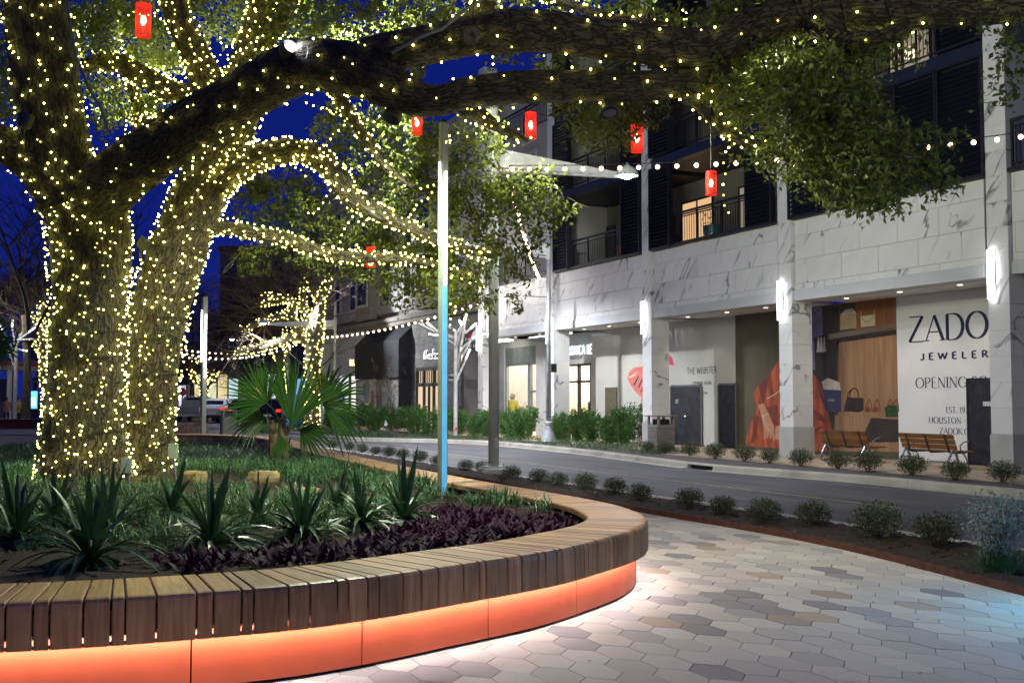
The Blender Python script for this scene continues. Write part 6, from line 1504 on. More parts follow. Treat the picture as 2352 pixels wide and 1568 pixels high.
q = G(1248, 1016, .1); sl2 = street_lamp((-.95, q.y, .1), 8.6, 6.75, (-1, 0, 0), 3.6, .085, True, 'silver street lamp pole with a flared base in the shrub bed, arm towards the planter', 4500)
for hp, d_, lab_ in ((D(533, 779, 75), (-1, 0, 0), 'far street lamp glinting over the parked cars'), (D(604, 742, 57), (-1, 0, 0), 'far street lamp glinting behind the branches of the wrapped tree')):
    street_lamp((hp.x + 3.9, hp.y, 0), hp.z + 1.2, hp.z + .06, d_, 3.6, .085, False, lab_, 1100)
for zz, L_, sg in ((5.9, 1.3, -1), (5.2, 1.0, -1), (3.65, .9, -1)): MB().bar((-.95, q.y, zz), (-.95 + sg * L_, q.y, zz), .025, .025).build('banner_bracket', m_black, sl2)
MB().box(-1.0, -.8, q.y - .32, q.y - .1, 2.55, 2.85).build('signal_box', m_fix, sl2)
# --- festoon strings of warm globe bulbs
m_globe = E('festoon_globe', (1., .70, .44), 11.)
gb = MB().ball((0, 0, -.05), .045, 10, 8).mesh('globe', m_globe, True); sk = MB().lathe([(.018, -.012), (.02, .0), (.012, .035)], 8).mesh('socket', m_black)
def festoon(a, b, n, sag, lab, r=1., mid=None):
    t = thing('festoon_lights', lab, 'string lights', tuple(a), 'festoon strings of warm globe bulbs'); a, b = Vector(a), Vector(b); P = [a.lerp(b, i / 40) - Vector((0, 0, sag * 4 * (i / 40) * (1 - i / 40))) for i in range(41)]
    MB().tube(P, .009, 5).build('cable', m_black, t)
    for i in range(n):
        u = (i + .35) / n; p = a.lerp(b, u) - Vector((0, 0, sag * 4 * u * (1 - u)))
        o = bpy.data.objects.new('globe', gb); link(o, t, p - Vector((0, 0, .03))); o.scale = (r, r, r); s = bpy.data.objects.new('socket', sk); COL.objects.link(s); s.parent = o
    return t
F0 = D(1162, 380, 23.2); F1 = D(2380, 300, 19.6)
festoon(F0, F1, 26, .18, 'warm globe bulb string from the grey lamp pole to the right across the facade')
G0 = D(1168, 395, 23.2); G1 = D(1240, 636, 41.2)
festoon(G0, G1, 26, .25, 'warm globe bulb string dropping from the grey lamp pole to the flared-base pole', 1.15)
festoon(D(1240, 638, 41.2), D(735, 772, 58.5), 34, .45, 'warm globe bulb string from the flared-base pole to the wrapped tree', 1.2)
festoon(D(730, 772, 58.5), D(395, 795, 64), 24, .55, 'warm globe bulb string from the wrapped tree towards the parked cars, upper one', 1.15)
festoon(D(700, 780, 62), D(395, 800, 66), 22, .75, 'warm globe bulb string from the wrapped tree towards the parked cars, middle one', 1.15)
festoon(D(640, 800, 80), D(395, 812, 82), 16, .5, 'warm globe bulb string far behind the slim light pole, lowest one', 1.3)
# --- red perforated lanterns hung from the oak
m_red = M('red_lantern_shade', (.75, .03, .02), .5, var=.05, emit=(1., .05, .02), es=.42)
m_lbulb = E('lantern_bulb', (1., .60, .34), 26)
LR, LH = .085, .35; sh_ = MB(); NU, NV = 22, 14
for v in range(NV):
    for u in range(NU):
        a0 = (u + (v % 2) * .5) / NU * 2 * PI; da = 2 * PI / NU; z0 = -LH + v * LH / NV; dz = LH / NV
        pt = lambda fa, fz: (LR * math.cos(a0 + fa * da), LR * math.sin(a0 + fa * da), z0 + fz * dz)
        o = [pt(0, 0), pt(1, 0), pt(1, 1), pt(0, 1)]; h = [pt(.5 + .38 * math.cos(k * PI / 4 + PI / 8 + PI), .5 + .40 * math.sin(k * PI / 4 + PI / 8 + PI)) for k in range(8)]
        sh_.add(o + h, [(0, 1, 6, 5), (1, 7, 6), (1, 2, 8, 7), (2, 9, 8), (2, 3, 10, 9), (3, 11, 10), (3, 0, 4, 11), (0, 5, 4)])
sh_.lathe([(LR, -LH - .012), (LR * 1.02, -LH - .006), (LR * 1.02, -LH + .002), (LR * .98, -LH + .002)], 22, cap=False); sh_.lathe([(LR, -.002), (LR * 1.02, .004), (LR * .97, .01)], 22, cap=False)
SHD = sh_.mesh('shade', m_red); LBU = MB().ball((0, 0, -LH * .5), .030, 10, 8, 1, 1, 2.0).mesh('bulb', m_lbulb, True)
rg_ = MB(); rg_.lathe([(LR * .98, -LH + .004), (LR * .5, -LH + .003)], 22, cap=False); rg_.lathe([(LR * .98, 0), (.01, .0)], 22, cap=False); RGM = rg_.mesh('end_disc', m_red)
LN = [(330,12,10.3,36,72,'largest red lantern, at the upper left by the oak'),(958,260,15.4,25,48,'red lantern under the limb just left of the slim light pole'),(1219,260,13.2,27,57,'red lantern under the limb right of the slim light pole'),(1463,289,12.6,29,60,'red lantern right above the bright street lamp head'),(1633,395,14.4,25,53,'red lantern in front of the warm lit balcony'),(852,569,17.4,22,44,'lowest red lantern, among the leaves left of the slim light pole')]
for px, py, d, w, h, lab in LN:
    p = D(px, py, d); s = h / 2500 * d / LH; t = thing('lantern', 'cylindrical perforated ' + lab, 'lantern', tuple(p), 'red lanterns hung from the oak'); t.scale = (s * (w / h) / .486 * 1.0,) * 2 + (s,)
    for nm, me in (('shade', SHD), ('bulb', LBU), ('end_disc', RGM)): o = bpy.data.objects.new(nm, me); COL.objects.link(o); o.parent = t
    c = MB(); c.tube([(0, 0, 0), (0, 0, 1.4 if py > 200 else .8)], .004, 5); o = bpy.data.objects.new('cord', c.mesh('cord', m_black)); COL.objects.link(o); o.parent = t

# ================================================================== FARTHER AWAY: wrapped trees, light trees, cars, people, signs
m_bark2 = M('grey_bark', (.10, .085, .06), .9, var=.4, scale=6)
m_fbulb = E('far_fairy_bulb', (1., .90, .24), 9.)
m_twig = M('bare_twig', (.10, .07, .045), .9)
def wrapped(name, limbs, d, lab, lab2, sp=.24, br=.036, twigs=0, tc=None, seed=0, tr=3.2):
    base = D(*limbs[0][0][:2], d); t = thing('wrapped_tree', lab, 'tree', tuple(base), 'street trees wrapped in fairy lights'); fl = thing('fairy_lights', lab2, 'fairy lights', tuple(base), 'fairy lights on the street trees'); r = random.Random(seed); B = []; ends = []
    for L in limbs:
        P = spline([tuple(D(x, y, d + r.uniform(-.4, .4) * (i > 0))) for i, (x, y, w) in enumerate(L)], .25); n = len(P); R = [np.interp(i / (n - 1) * (len(L) - 1), range(len(L)), [w / 2 / 2500 * d for _, _, w in L]) for i in range(n)]
        MB().tube(P, R, 8).build('trunk' if L is limbs[0] else 'limb', m_bark2, t, smooth=True); B += [b[0] for b in bulbs_on(P, R, sp, r, off=.03)]; ends.append((P[-1], (P[-1] - P[-3]).normalized())); ends.append((P[n // 2], (P[-1] - P[0]).normalized()))
    beads('bulbs', B, br, m_fbulb, fl)
    if twigs:
        b = MB()
        for k in range(twigs):
            p, dv = r.choice(ends); p = p.copy(); dv = (dv + Vector((r.gauss(0, .8), r.gauss(0, .8), r.gauss(.25, .5)))).normalized(); pts = [p]
            for j in range(5): dv = (dv + Vector((r.gauss(0, .25), r.gauss(0, .25), r.gauss(0, .22)))).normalized(); pts.append(pts[-1] + dv * tr / 5 * r.uniform(.6, 1.2))
            b.tube(pts, [.035, .028, .02, .014, .01, .006], 3, cap=False)
            for q in pts[2:]:
                for _ in range(3): e = (dv + Vector((r.gauss(0, .7), r.gauss(0, .7), r.gauss(0, .5)))).normalized(); b.tube([q, q + e * .35, q + e * .7 + Vector((0, 0, r.gauss(0, .12)))], [.012, .009, .005], 3, cap=False)
        b.build('crown', tc or m_twig, t, kind='stuff')
    return t
wrapped('a', [[(718,985,34),(716,900,32),(718,830,32),(722,780,40),(728,735,34)], [(728,740,30),(735,690,24),(748,660,20),(756,630,12)], [(722,785,30),(680,775,22),(640,785,20),(590,800,16),(540,808,10)], [(722,770,26),(700,720,18),(696,680,14),(700,640,10)], [(690,770,24),(670,730,20),(672,690,18),(640,690,14),(600,700,10)], [(672,715,16),(640,725,14),(600,738,14),(565,760,10)], [(660,690,14),(630,680,12),(605,676,8)], [(735,690,16),(715,665,12),(700,655,8)]], 58.5,
  'bare street tree wrapped in lights beside the white shop, its branches arching left', 'dense fairy lights on the bare tree beside the white shop', twigs=150, seed=1, tr=4.2)
wrapped('b', [[(648,985,22),(648,900,18),(646,840,16),(650,800,14)], [(648,840,12),(632,810,10),(622,780,8)], [(650,820,12),(655,770,10),(650,740,8)], [(648,830,12),(610,800,9),(575,770,7),(545,745,5)], [(650,810,10),(670,790,8),(690,760,6)]], 72, 'smaller wrapped tree farther back behind the palm', 'fairy lights on the smaller tree behind the palm', sp=.26, br=.045, twigs=70, seed=2, tr=4)
wrapped('c', [[(470,965,18),(470,920,18),(468,890,16)], [(468,895,14),(448,870,13),(436,845,12)], [(470,890,13),(470,860,11),(466,830,8)], [(470,895,13),(488,870,11),(498,850,9)], [(466,840,8),(450,828,7),(440,825,5)]], 92, 'small wrapped tree splitting into a V behind the pickup truck', 'fairy lights on the V-shaped tree behind the pickup', sp=.3, br=.055, twigs=60, seed=3, tr=3.5, tc=None)
wrapped('d', [[(103,985,15),(104,900,16),(104,840,24),(102,800,26)], [(106,805,20),(108,760,16),(100,720,14),(98,690,8)], [(102,800,18),(92,760,14),(80,735,10),(70,720,8)], [(98,810,14),(78,790,10),(60,775,8),(45,760,6)], [(100,790,14),(94,740,10),(90,700,8)]], 62, 'wrapped tree peeping out left of the oak trunk', 'fairy lights on the tree left of the oak trunk', sp=.24, br=.04, twigs=80, seed=4, tr=3.4)
# dark bare trees and autumn trees behind, against the sky
def bare_tree(px, py, d, h, lab, seed, col=None, leafc=None, wide=1.0):
    b0 = G(px, py, 0) if False else D(px, py, d); b0.z = -.05; r = random.Random(seed); t = thing('bare_tree', lab, 'tree', tuple(b0), 'trees behind the plaza'); tr_ = MB(); tr_.tube([b0, b0 + Vector((0, 0, h * .22)), b0 + Vector((r.uniform(-.3, .3), 0, h * .42))], [.26, .2, .16], 7); tr_.build('trunk', m_bark2, t)
    b = MB(); lf = []
    def grow(p, dv, L, rad, lv):
        pts = [p]
        for j in range(4): dv = (dv + Vector((r.gauss(0, .16), r.gauss(0, .16), r.gauss(.05, .12)))).normalized(); pts.append(pts[-1] + dv * L / 4)
        b.tube(pts, [rad, rad * .85, rad * .7, rad * .55, rad * .4], 3, cap=False)
        if lv >= 3: lf.extend(pts[1:]); return
        for k in range(4 if lv else 8):
            q = pts[r.randrange(1, 5)] if lv else pts[r.randrange(2, 5)]; a = r.random() * 6.28; e = (dv * .7 + Vector((math.cos(a) * wide, math.sin(a) * wide, r.uniform(-.15, .5)))).normalized(); grow(q, e, L * r.uniform(.5, .72), rad * .5, lv + 1)
    for k in range(3): grow(b0 + Vector((0, 0, h * (.3 + .05 * k))), Vector((r.gauss(0, .35), r.gauss(0, .35), 1)).normalized(), h * .36, .13, 0)
    b.build('crown', col or m_twig, t, kind='stuff')
    if leafc:
        P = np.repeat(np.array([tuple(q) for q in lf]), 4, 0); g = np.random.default_rng(seed); n = len(P); P = P + g.normal(0, .28, (n, 3)); ax = g.normal(size=(n, 3)) * .12; sd = np.cross(ax, g.normal(size=(n, 3))); sd /= np.linalg.norm(sd, axis=1)[:, None]
        npmesh('leaves', np.stack([P, P + ax*.5 + sd*.05, P + ax, P + ax*.5 - sd*.05], 1).reshape(-1, 3), np.arange(n * 4).reshape(n, 4), leafc, t, 'stuff')
m_dark = M('dark_twig', (.035, .03, .03), .95); m_aut = leafmat('autumn_leaf', (.10, .045, .015), (.22, .12, .03), .7, .2); m_dgl = leafmat('far_evergreen_leaf', (.014, .026, .012), (.035, .055, .025), .6, .2)
bare_tree(60, 960, 60, 15, 'dark bare tree against the blue sky left of the oak', 1, m_dark); bare_tree(20, 960, 75, 12, 'dim autumn tree at the far left edge', 2, m_dark, m_aut); bare_tree(310, 960, 70, 16, 'dark bare tree seen through the fork of the oak', 3, m_dark)
bare_tree(440, 955, 95, 13, 'autumn tree behind the distant slim light pole', 4, m_dark, m_aut); bare_tree(560, 958, 85, 11, 'brown bare tree behind the palm', 5, m_twig); bare_tree(495, 955, 120, 11, 'dark leafy tree beyond the parked cars', 6, m_dark, m_dgl); bare_tree(420, 955, 130, 9, 'dark leafy tree behind the stop sign', 7, m_dark, m_dgl); bare_tree(80, 955, 110, 9, 'dark leafy tree behind the blue screen', 8, m_dark, m_dgl)
bare_tree(640, 962, 66, 12, 'wide bare brown tree over the parked cars', 9, m_twig, None, 1.6)
# far buildings closing the street
m_farw = M('far_wall', (.20, .185, .17), .9, var=.1, scale=.3); m_farb = M('far_brick', (.20, .10, .07), .9)
fbld = thing('far_building', 'tall dim apartment building with a red brick corner beyond the palm', 'building', tuple(D(600, 955, 110)))
def fpx(par, name, m, xl, xr, yt, d, thick=12, yb=None, fw=0):
    a = D(xl, 960, d); b = D(xr, 960, d); z1 = D((xl + xr) / 2, yt, d).z; z0 = D((xl + xr) / 2, yb, d).z if yb else -.1; n = FH * thick
    q = MB(); q.prism([Vector((a.x, a.y, z0)) - FH * fw, Vector((b.x, b.y, z0)) - FH * fw, Vector((b.x, b.y, z0)) + n, Vector((a.x, a.y, z0)) + n], (0, 0, z1 - z0)); return q.build(name, m, par)
fpx(fbld, 'wall', m_farw, 500, 745, 575, 110); fpx(fbld, 'roof', m_farb, 494, 751, 565, 109.6, 13, 575); fpx(fbld, 'brick_wing', m_farb, 505, 580, 625, 108, 3)
for i in range(6):
    for j in range(4):
        w = fpx(fbld, 'window', m_win, 520 + i * 36, 538 + i * 36, 600 + j * 66, 107.9 if i < 2 else 109.9, .3, 640 + j * 66, .04)
fb2 = thing('far_building', 'low lit shops with bright windows behind the parked cars', 'building', tuple(D(540, 955, 105)))
fpx(fb2, 'wall', m_farw, 400, 760, 790, 104, 4)
for i, (xl, xr, yt, yb, c, s) in enumerate(((445,462,860,950,(1,.8,.5),.8),(478,495,880,950,(.9,.9,.6),.9),(500,520,860,950,(1,.8,.45),.9),(525,545,870,950,(.7,.9,1),.9),(566,574,880,955,(.05,.5,.2),.5),(580,600,890,955,(1,.55,.3),.9),(612,632,860,955,(.7,.85,1),1.0),(640,660,850,955,(.9,.95,1),1.2),(672,700,870,960,(.25,.5,1),.9),(410,425,885,950,(.8,.7,1),1.0))):
    fpx(fb2, 'lit_window', E('far_lit_%d' % i, c, s), xl, xr, yt, 103.9, .2, yb, .03)
fb3 = thing('canopy_building', 'pavilion with a red-edged white canopy at the far left', 'building', tuple(D(10, 955, 68)))
fpx(fb3, 'canopy', M('canopy_white', (.6, .6, .6), .6), -60, 22, 838, 66, 4, 848); fpx(fb3, 'canopy_edge', M('canopy_red', (.5, .09, .05), .6), -60, 23, 829, 65.8, 4.4, 838); fpx(fb3, 'post', m_white, 14, 20, 848, 66, .3); fpx(fb3, 'wall', m_farw, -80, 14, 870, 72, 1)
kio = thing('entrance_portal', 'dark shop portal with a red band beside the stop sign', 'building', tuple(D(415, 955, 100)))
fpx(kio, 'fascia', M('portal_dark', (.05, .05, .045), .7), 403, 432, 838, 99, .5, 882); fpx(kio, 'red_band', M('portal_red', (.5, .10, .07), .6), 404, 431, 826, 99, .5, 838); fpx(kio, 'post', m_white, 404, 408, 882, 99, .3); fpx(kio, 'post', m_white, 428, 432, 882, 99, .3)
# branching white light trees
def light_tree(px, pyb, pyt, d, lab, sticks, lit):
    b = D(px, pyb, d); b.z = .05; t = thing('light_tree', lab, 'light sculpture', tuple(b), 'white branching light sculptures'); top = D(px, pyt, d); m_w = bpy.data.materials.get('dull_white') or M('dull_white', (.5, .5, .5), .5); w_ = .09 * d / 46
    MB().tube([b, Vector((b.x, b.y, top.z))], [w_, w_ * .8], 10).build('mast', m_w, t)
    plight('branch_fill', (b.x - 1.0, b.y - 1.2, top.z + 1.6), 300, (1, .95, .88), .5, t)  # point light added in the air above the sculpture, fills its surroundings
    for i, (x0, y0, x1, y1) in enumerate(sticks):
        rr = random.Random(i); a = D(x0, y0, d + rr.uniform(-.1, .1)); c = D(x1, y1, d + rr.uniform(-1.2, 1.2)); MB().bar(a, c, .075, .075).build('branch', m_w, t)
        if i in lit: MB().bar(c + (a - c) * .02 - FH * .05, c + (a - c) * lit[i] - FH * .05, .07, .05).build('led_bar', m_tube2, t)
m_tube2 = E('branch_led', (1, .97, .95), 9)
light_tree(1046, 985, 760, 45.5, 'white branching light sculpture behind the cyan light pole',
  [(1046,900,1050,850),(1046,862,1060,790),(1050,840,1092,760),(1046,880,1080,800),(1046,800,1072,720),(1060,790,1070,730),(1046,790,1000,762),(1000,762,960,742),(1046,775,985,767),(1010,765,980,740),(1046,770,1060,748),(1060,800,1100,765),(1068,766,1094,742),(1070,765,1055,735),(1046,760,1012,735),(1052,850,1062,800),(1085,765,1125,768),(975,750,965,735),(1060,830,1060,799),(1040,775,1030,768)], {4: .3, 8: .55, 9: .4, 13: .5, 11: .35, 16: .6, 12: .5, 18: .7, 3: .3})
light_tree(33, 985, 800, 60, 'white branching light sculpture at the far left',
  [(33,840,5,775),(33,810,0,745),(33,815,44,770),(40,790,60,738),(44,780,82,752),(33,790,28,735),(28,760,30,735),(40,780,78,778),(44,770,92,740),(33,800,64,806)], {3: .4, 4: .35, 6: .6, 1: .2, 8: .2, 9: .3})
# far wooden bench and white ledge at the left
fbn = thing('far_bench', 'brown plank-sided planter bench with a pale base far left of the oak', 'planter bench', tuple(D(50, 990, 51))); m_fpl = woodmat('far_plank', (.09, .03, .014), (.16, .06, .03), .5, (4, 1, 4), rnd=.35)
for i in range(14):
    a = D(-85 + i * 16.5, 985, 51.0); c = D(-85 + i * 16.5 + 15.5, 985, 51.0); c0 = (a + c) / 2; c0.z = .43; o = block('plank', m_fpl, c0, ((c - a).length, .1, .42), fbn, .01); o.rotation_euler = (0, 0, -YAW)
a = D(-90, 990, 50.9); c = D(145, 990, 50.9); m = MB(); m.bar((a.x, a.y, .1), (c.x, c.y, .1), .2, .16); m.build('base', m_ledge, fbn)
m = MB(); m.bar((a.x, a.y, .67), (c.x, c.y, .67), .6, .05); m.build('seat_top', m_fpl, fbn)
# people: one continuous skinned body each
def person(loc, face, lab, coat, legs, hair=(.03, .02, .015), arm=0.):
    t = thing('person', lab, 'person', tuple(loc)); J = {'pel': (0, 0, .95, .15), 'che': (0, 0, 1.30, .165), 'neck': (0, 0, 1.48, .06), 'head': (.01, 0, 1.58, .085), 'top': (.01, 0, 1.69, .075)}; Eg = [('pel', 'che'), ('che', 'neck'), ('neck', 'head'), ('head', 'top')]
    for s, n in ((-1, 'l'), (1, 'r')):
        J['sh' + n] = (0, s * .18, 1.40, .07); J['el' + n] = (.04 + arm * .15, s * .25, 1.13, .05); J['ha' + n] = (.14 + arm * .3, s * .20, .92 + arm * .25, .035); J['hi' + n] = (0, s * .09, .88, .105); J['kn' + n] = (.03, s * .11, .48, .07); J['an' + n] = (0, s * .11, .08, .048); J['to' + n] = (.15, s * .12, .04, .04)
        Eg += [('che', 'sh' + n), ('sh' + n, 'el' + n), ('el' + n, 'ha' + n), ('pel', 'hi' + n), ('hi' + n, 'kn' + n), ('kn' + n, 'an' + n), ('an' + n, 'to' + n)]
    ks = list(J); me = bpy.data.meshes.new('body'); me.from_pydata([J[k][:3] for k in ks], [(ks.index(a), ks.index(b)) for a, b in Eg], []); o = bpy.data.objects.new('body', me); COL.objects.link(o)
    md = o.modifiers.new('s', 'SKIN')
    for i, k in enumerate(ks): v = me.skin_vertices[0].data[i]; v.radius = (J[k][3],) * 2; v.use_root = k == 'pel'
    o.modifiers.new('u', 'SUBSURF').levels = 1
    me2 = bpy.data.meshes.new_from_object(o.evaluated_get(bpy.context.evaluated_depsgraph_get())); bpy.data.objects.remove(o)
    me2.materials.clear()
    sk_ = bpy.data.materials.get('skin') or M('skin', (.42, .25, .17), .6)
    for mt in (sk_, M('coat' + lab[-9:], coat, .8, var=.2), M('trousers' + lab[-9:], legs, .8)): me2.materials.append(mt)
    for p in me2.polygons:
        z = p.center.z; hand = abs(p.center.y) > .15 and z < .97 and p.center.x > .1
        p.material_index = 0 if z > 1.47 or hand else 1 if z > .82 else 2; p.use_smooth = True
    b = bpy.data.objects.new('body', me2); COL.objects.link(b); b.parent = t
    h = MB(); h.ball((-.02, 0, 1.63), .108, 12, 8, 1.0, .95, 1.05); h.v = [(x - (.04 if z < 1.6 else 0), y, z) for x, y, z in h.v]; ho = bpy.data.objects.new('hair', h.mesh('hair', M('hair' + lab[-9:], hair, .7), True)); COL.objects.link(ho); ho.parent = t
    t.rotation_euler = (0, 0, face); return t
q = D(1178, 968, 44.0); person((q.x, q.y, .1), .4, 'person in a mustard yellow coat outside the lit shop entrance', (.36, .30, .03), (.5, .5, .52), (.25, .2, .12))
q = G(14, 962, 0); q = D(14, 962, 66); person((q.x, q.y, 0), 1.2, 'person in a dusty pink jacket standing at the far left edge', (.35, .20, .17), (.02, .025, .05)); q = D(42, 965, 64); person((q.x, q.y, 0), -.5, 'person in a yellow top and dark trousers beside the white light sculpture', (.40, .28, .07), (.015, .02, .05), arm=.9)
# signs, screen, kiosk
st = D(418, 955, 98); t = thing('stop_sign', 'red octagonal STOP sign by the far portal', 'road sign', tuple(st)); n = FH * -1; cz = D(418, 900, 98).z; m = MB(); c = Vector((st.x, st.y, cz)) - FH * .06
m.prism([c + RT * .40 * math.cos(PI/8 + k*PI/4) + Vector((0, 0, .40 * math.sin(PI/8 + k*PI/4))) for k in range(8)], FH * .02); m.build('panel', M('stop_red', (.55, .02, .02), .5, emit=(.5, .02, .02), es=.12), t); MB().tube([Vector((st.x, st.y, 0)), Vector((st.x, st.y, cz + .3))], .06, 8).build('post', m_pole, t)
Q, w = text2d('STOP', .17); m = MB()
for qd in Q: m.add([c - FH * .012 + RT * ((x / w - .5) * .6) + Vector((0, 0, (y - .5) * .28)) for x, y in qd], [(0, 1, 2, 3)])
m.build('lettering', m_white, t)
t = thing('info_screen', 'glowing blue information screen far left between person and wrapped tree', 'screen', tuple(D(72, 950, 75))); fpx(t, 'frame', m_black, 60, 86, 895, 75, .2, 946); fpx(t, 'screen', E('blue_screen', (.12, .45, 1), 2.2), 62, 84, 898, 74.95, .1, 938, .05); fpx(t, 'screen_panel', E('blue_screen_pale', (.5, .8, 1), 1.8), 65, 81, 912, 74.8, .05, 932)
t = thing('digital_kiosk', 'digital advertising kiosk with a purple and blue lit screen beside the white shop', 'kiosk', tuple(D(770, 985, 57))); fpx(t, 'frame', m_black, 752, 790, 898, 57, .25, 975); fpx(t, 'base', m_black, 762, 780, 974, 57.05, .15, 990)
fpx(t, 'screen', E('kiosk_blue', (.12, .16, .8), 1.2), 755, 787, 904, 56.95, .1, 968, .05)
for k, (x, y, c) in enumerate(((762,930,(.8,.25,.4)),(772,918,(.9,.45,.35)),(779,945,(.7,.3,.7)),(766,952,(.9,.5,.4)),(775,955,(.2,.1,.5)))): fpx(t, 'screen_print', E('kiosk_p%d' % k, c, .9), x - 3, x + 3, y - 9, 56.8 - k * .01, .02, y + 8)
t = thing('yellow_sign', 'yellow square road sign on a grey post right of the palm', 'road sign', tuple(D(739, 990, 55))); fpx(t, 'post', m_pole, 736, 741, 862, 55, .12, 990); fpx(t, 'panel', M('sign_yellow', (.65, .38, .02), .5), 725, 750, 862, 54.9, .03, 900)
t = thing('blue_mural', 'blue curved hoarding behind the palm fans', 'hoarding', tuple(D(690, 965, 62))); fpx(t, 'panel', M('blue_panel', (.06, .18, .5), .6, emit=(.06, .2, .6), es=.5), 655, 712, 905, 62, .1, 975)
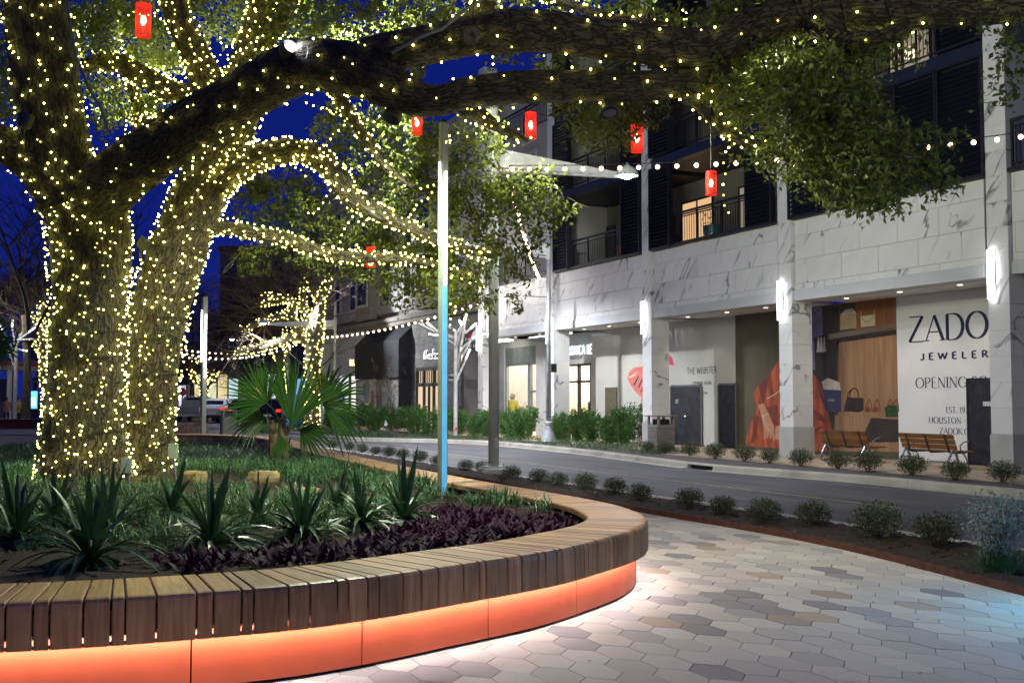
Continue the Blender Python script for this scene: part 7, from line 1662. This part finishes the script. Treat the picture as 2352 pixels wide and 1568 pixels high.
# parked vehicles
m_tyre = M('tyre', (.012, .012, .012), .8); m_carglass = M('car_glass', (.01, .012, .016), .08, spec=.8); m_tail = M('tail_lamp', (.5, .01, .01), .3, emit=(1, .03, .02), es=1.5); m_rim = M('rim', (.4, .4, .42), .3, metal=.8)
def car(loc, rz, kind, col, lab):
    t = thing('parked_car' if kind != 'pickup' else 'pickup_truck', lab, 'car' if kind != 'pickup' else 'truck', tuple(loc), 'cars parked along the street'); t.location = (0, 0, 0); WL[t.name] = Vector((0, 0, 0)); mp_ = M('car_paint_' + kind + str(int(loc[0] * 10)), col, .25, metal=.3, var=.03)
    if kind == 'pickup': W_, S = .98, [(-2.85,.45,1.05,1.08,.9),(-2.75,.42,1.12,1.13,.93),(-1.0,.4,1.12,1.13,.95),(-.95,.4,1.12,1.80,.76),(.6,.4,1.12,1.84,.74),(1.25,.4,1.12,1.20,.85),(2.4,.42,1.05,1.1,.9),(2.8,.5,.85,.9,.82)]
    else: W_, S = .92, [(-2.3,.55,.95,1.0,.8),(-2.2,.4,1.05,1.15,.84),(-1.75,.36,1.05,1.58,.68),(-.6,.34,1.0,1.68,.68),(.5,.34,.98,1.6,.68),(1.25,.34,.98,1.02,.84),(2.1,.38,.85,.9,.82),(2.35,.5,.7,.72,.72)]
    m = MB(); k = 8
    for y, zb, zm, zt, wt in S:
        tw_ = wt if zt - zm > .2 else wt * .98
        m.v += [(-W_*.86, y, zb), (W_*.86, y, zb), (W_, y, zb + .18), (W_, y, zm), (tw_, y, zt), (-tw_, y, zt), (-W_, y, zm), (-W_, y, zb + .18)]
    for i in range(len(S) - 1):
        for j in range(k): j2 = (j + 1) % k; m.f.append((i*k+j, i*k+j2, (i+1)*k+j2, (i+1)*k+j))
    m.f.append(tuple(range(k))); m.f.append(tuple(range((len(S)-1)*k, len(S)*k))); m.build('body', mp_, t)
    def quad(name, pts, mat): b = MB(); b.add(pts, [(0, 1, 2, 3)]); return b.build(name, mat, t, recalc=False)
    if kind == 'pickup':
        quad('rear_window', [(-.62,-.975,1.2),(.62,-.975,1.2),(.6,-.965,1.72),(-.6,-.965,1.72)], m_carglass)
        for s in (-1, 1): quad('side_window', [(s*.955,-.8,1.16),(s*.955,.75,1.16),(s*.775,.5,1.74),(s*.785,-.8,1.74)], m_carglass); MB().box(s*.86-.07, s*.86+.07, -2.89, -2.8, .72, 1.05).build('tail_light', m_tail, t)
        MB().box(-.75, .75, -2.87, -2.83, .62, 1.02).build('tailgate', mp_, t); MB().box(-.95, .95, -3.0, -2.82, .42, .58).build('bumper', m_rim, t); MB().box(-.8, .8, -2.6, -1.1, 1.10, 1.135).build('truck_bed', m_black, t)
        wy = (-1.75, 1.8)
    else:
        quad('rear_window', [(-.7,-2.17,1.17),(.7,-2.17,1.17),(.62,-1.82,1.54),(-.62,-1.82,1.54)], m_carglass)
        for s in (-1, 1):
            quad('side_window', [(s*.93,-1.7,1.08),(s*.925,1.0,1.02),(s*.705,.45,1.56),(s*.70,-1.5,1.57)], m_carglass)
            MB().box(min(s*.55, s*.86), max(s*.55, s*.86), -2.32, -2.22, .88, 1.04).build('tail_light', m_tail, t)
        MB().box(-.25, .25, -2.33, -2.28, .62, .74).build('number_plate', m_white, t); MB().box(-.85, .85, -2.38, -2.2, .38, .55).build('bumper', m_black, t)
        quad('windscreen', [(-.75,1.2,1.06),(.75,1.2,1.06),(.62,.55,1.56),(-.62,.55,1.56)], m_carglass); wy = (-1.4, 1.45)
    for y in wy:
        for s in (-1, 1):
            w = MB(); w.lathe([(.34, -.11), (.34, .11)], 18); w.v = [(z + s * (W_ - .1), y + a, .34 + b) for a, b, z in w.v]; wo = w.build('wheel', m_tyre, t); q_ = MB(); q_.lathe([(.2, -.115), (.2, .115)], 12); q_.v = [(z + s * (W_ - .095), y + a, .34 + b) for a, b, z in q_.v]; q_.build('rim', m_rim, wo)
    t.location = loc; t.rotation_euler = (0, 0, rz); return t
c = D(452, 966, 80); car((c.x, c.y, -.02), -.35, 'pickup', (.12, .125, .14), 'dark grey pickup truck parked tail-on at the left of the car row')
c = D(512, 969, 76); car((c.x, c.y, -.02), -.5, 'suv', (.6, .61, .64), 'white SUV parked tail-on with glowing red tail lamps')
c = D(583, 972, 70); car((c.x, c.y, -.02), -.6, 'suv', (.03, .03, .035), 'black car partly hidden behind the left palm fan')
c = D(655, 976, 66); car((c.x, c.y, -.02), -.7, 'suv', (.015, .016, .02), 'dark car behind the palm trunk beside the blue hoarding')
c = D(540, 955, 92); car((c.x, c.y, -.02), -.5, 'suv', (.3, .3, .32), 'silver SUV half hidden behind the white SUV')
# bed between the far bend of the bench and the cars
gc = []; rg = random.Random(14)
for _ in range(260):
    px, py = rg.uniform(560, 735), rg.uniform(972, 996); p = G(px, py, 0); gc.append((p.x, p.y, .0))
V, F = tufts(gc, 22, .55, .02, (.1, .8), .5, 15, 3, .2); tag(npmesh('tall_grasses', V, F, m_brush), 'loose tall grasses and bushes round the palm between bench and parked cars', 'ground cover', kind='stuff')
gc = [];
for _ in range(60):
    px, py = rg.uniform(395, 470), rg.uniform(975, 1004); p = G(px, py, 0); gc.append((p.x, p.y, .0))
V, F = tufts(gc, 20, .55, .012, (.1, .7), .3, 16, 3, .2); tag(npmesh('dry_grasses', V, F, m_dry), 'dry brown bare bushes by the distant slim light pole', 'ground cover', kind='stuff')
q = Gs(592, 1024); t = thing('ground_light', 'flat pale ground light housing on the planter grass left of the palm', 'lamp', tuple(q)); MB().obox(q + Vector((0, 0, .22)), RT * .42, FH * .18, Vector((0, 0, .03))).build('lid', m_ledge, t); MB().obox(q + Vector((0, 0, .1)), RT * .3, FH * .1, Vector((0, 0, .1))).build('stand', m_concrete, t)
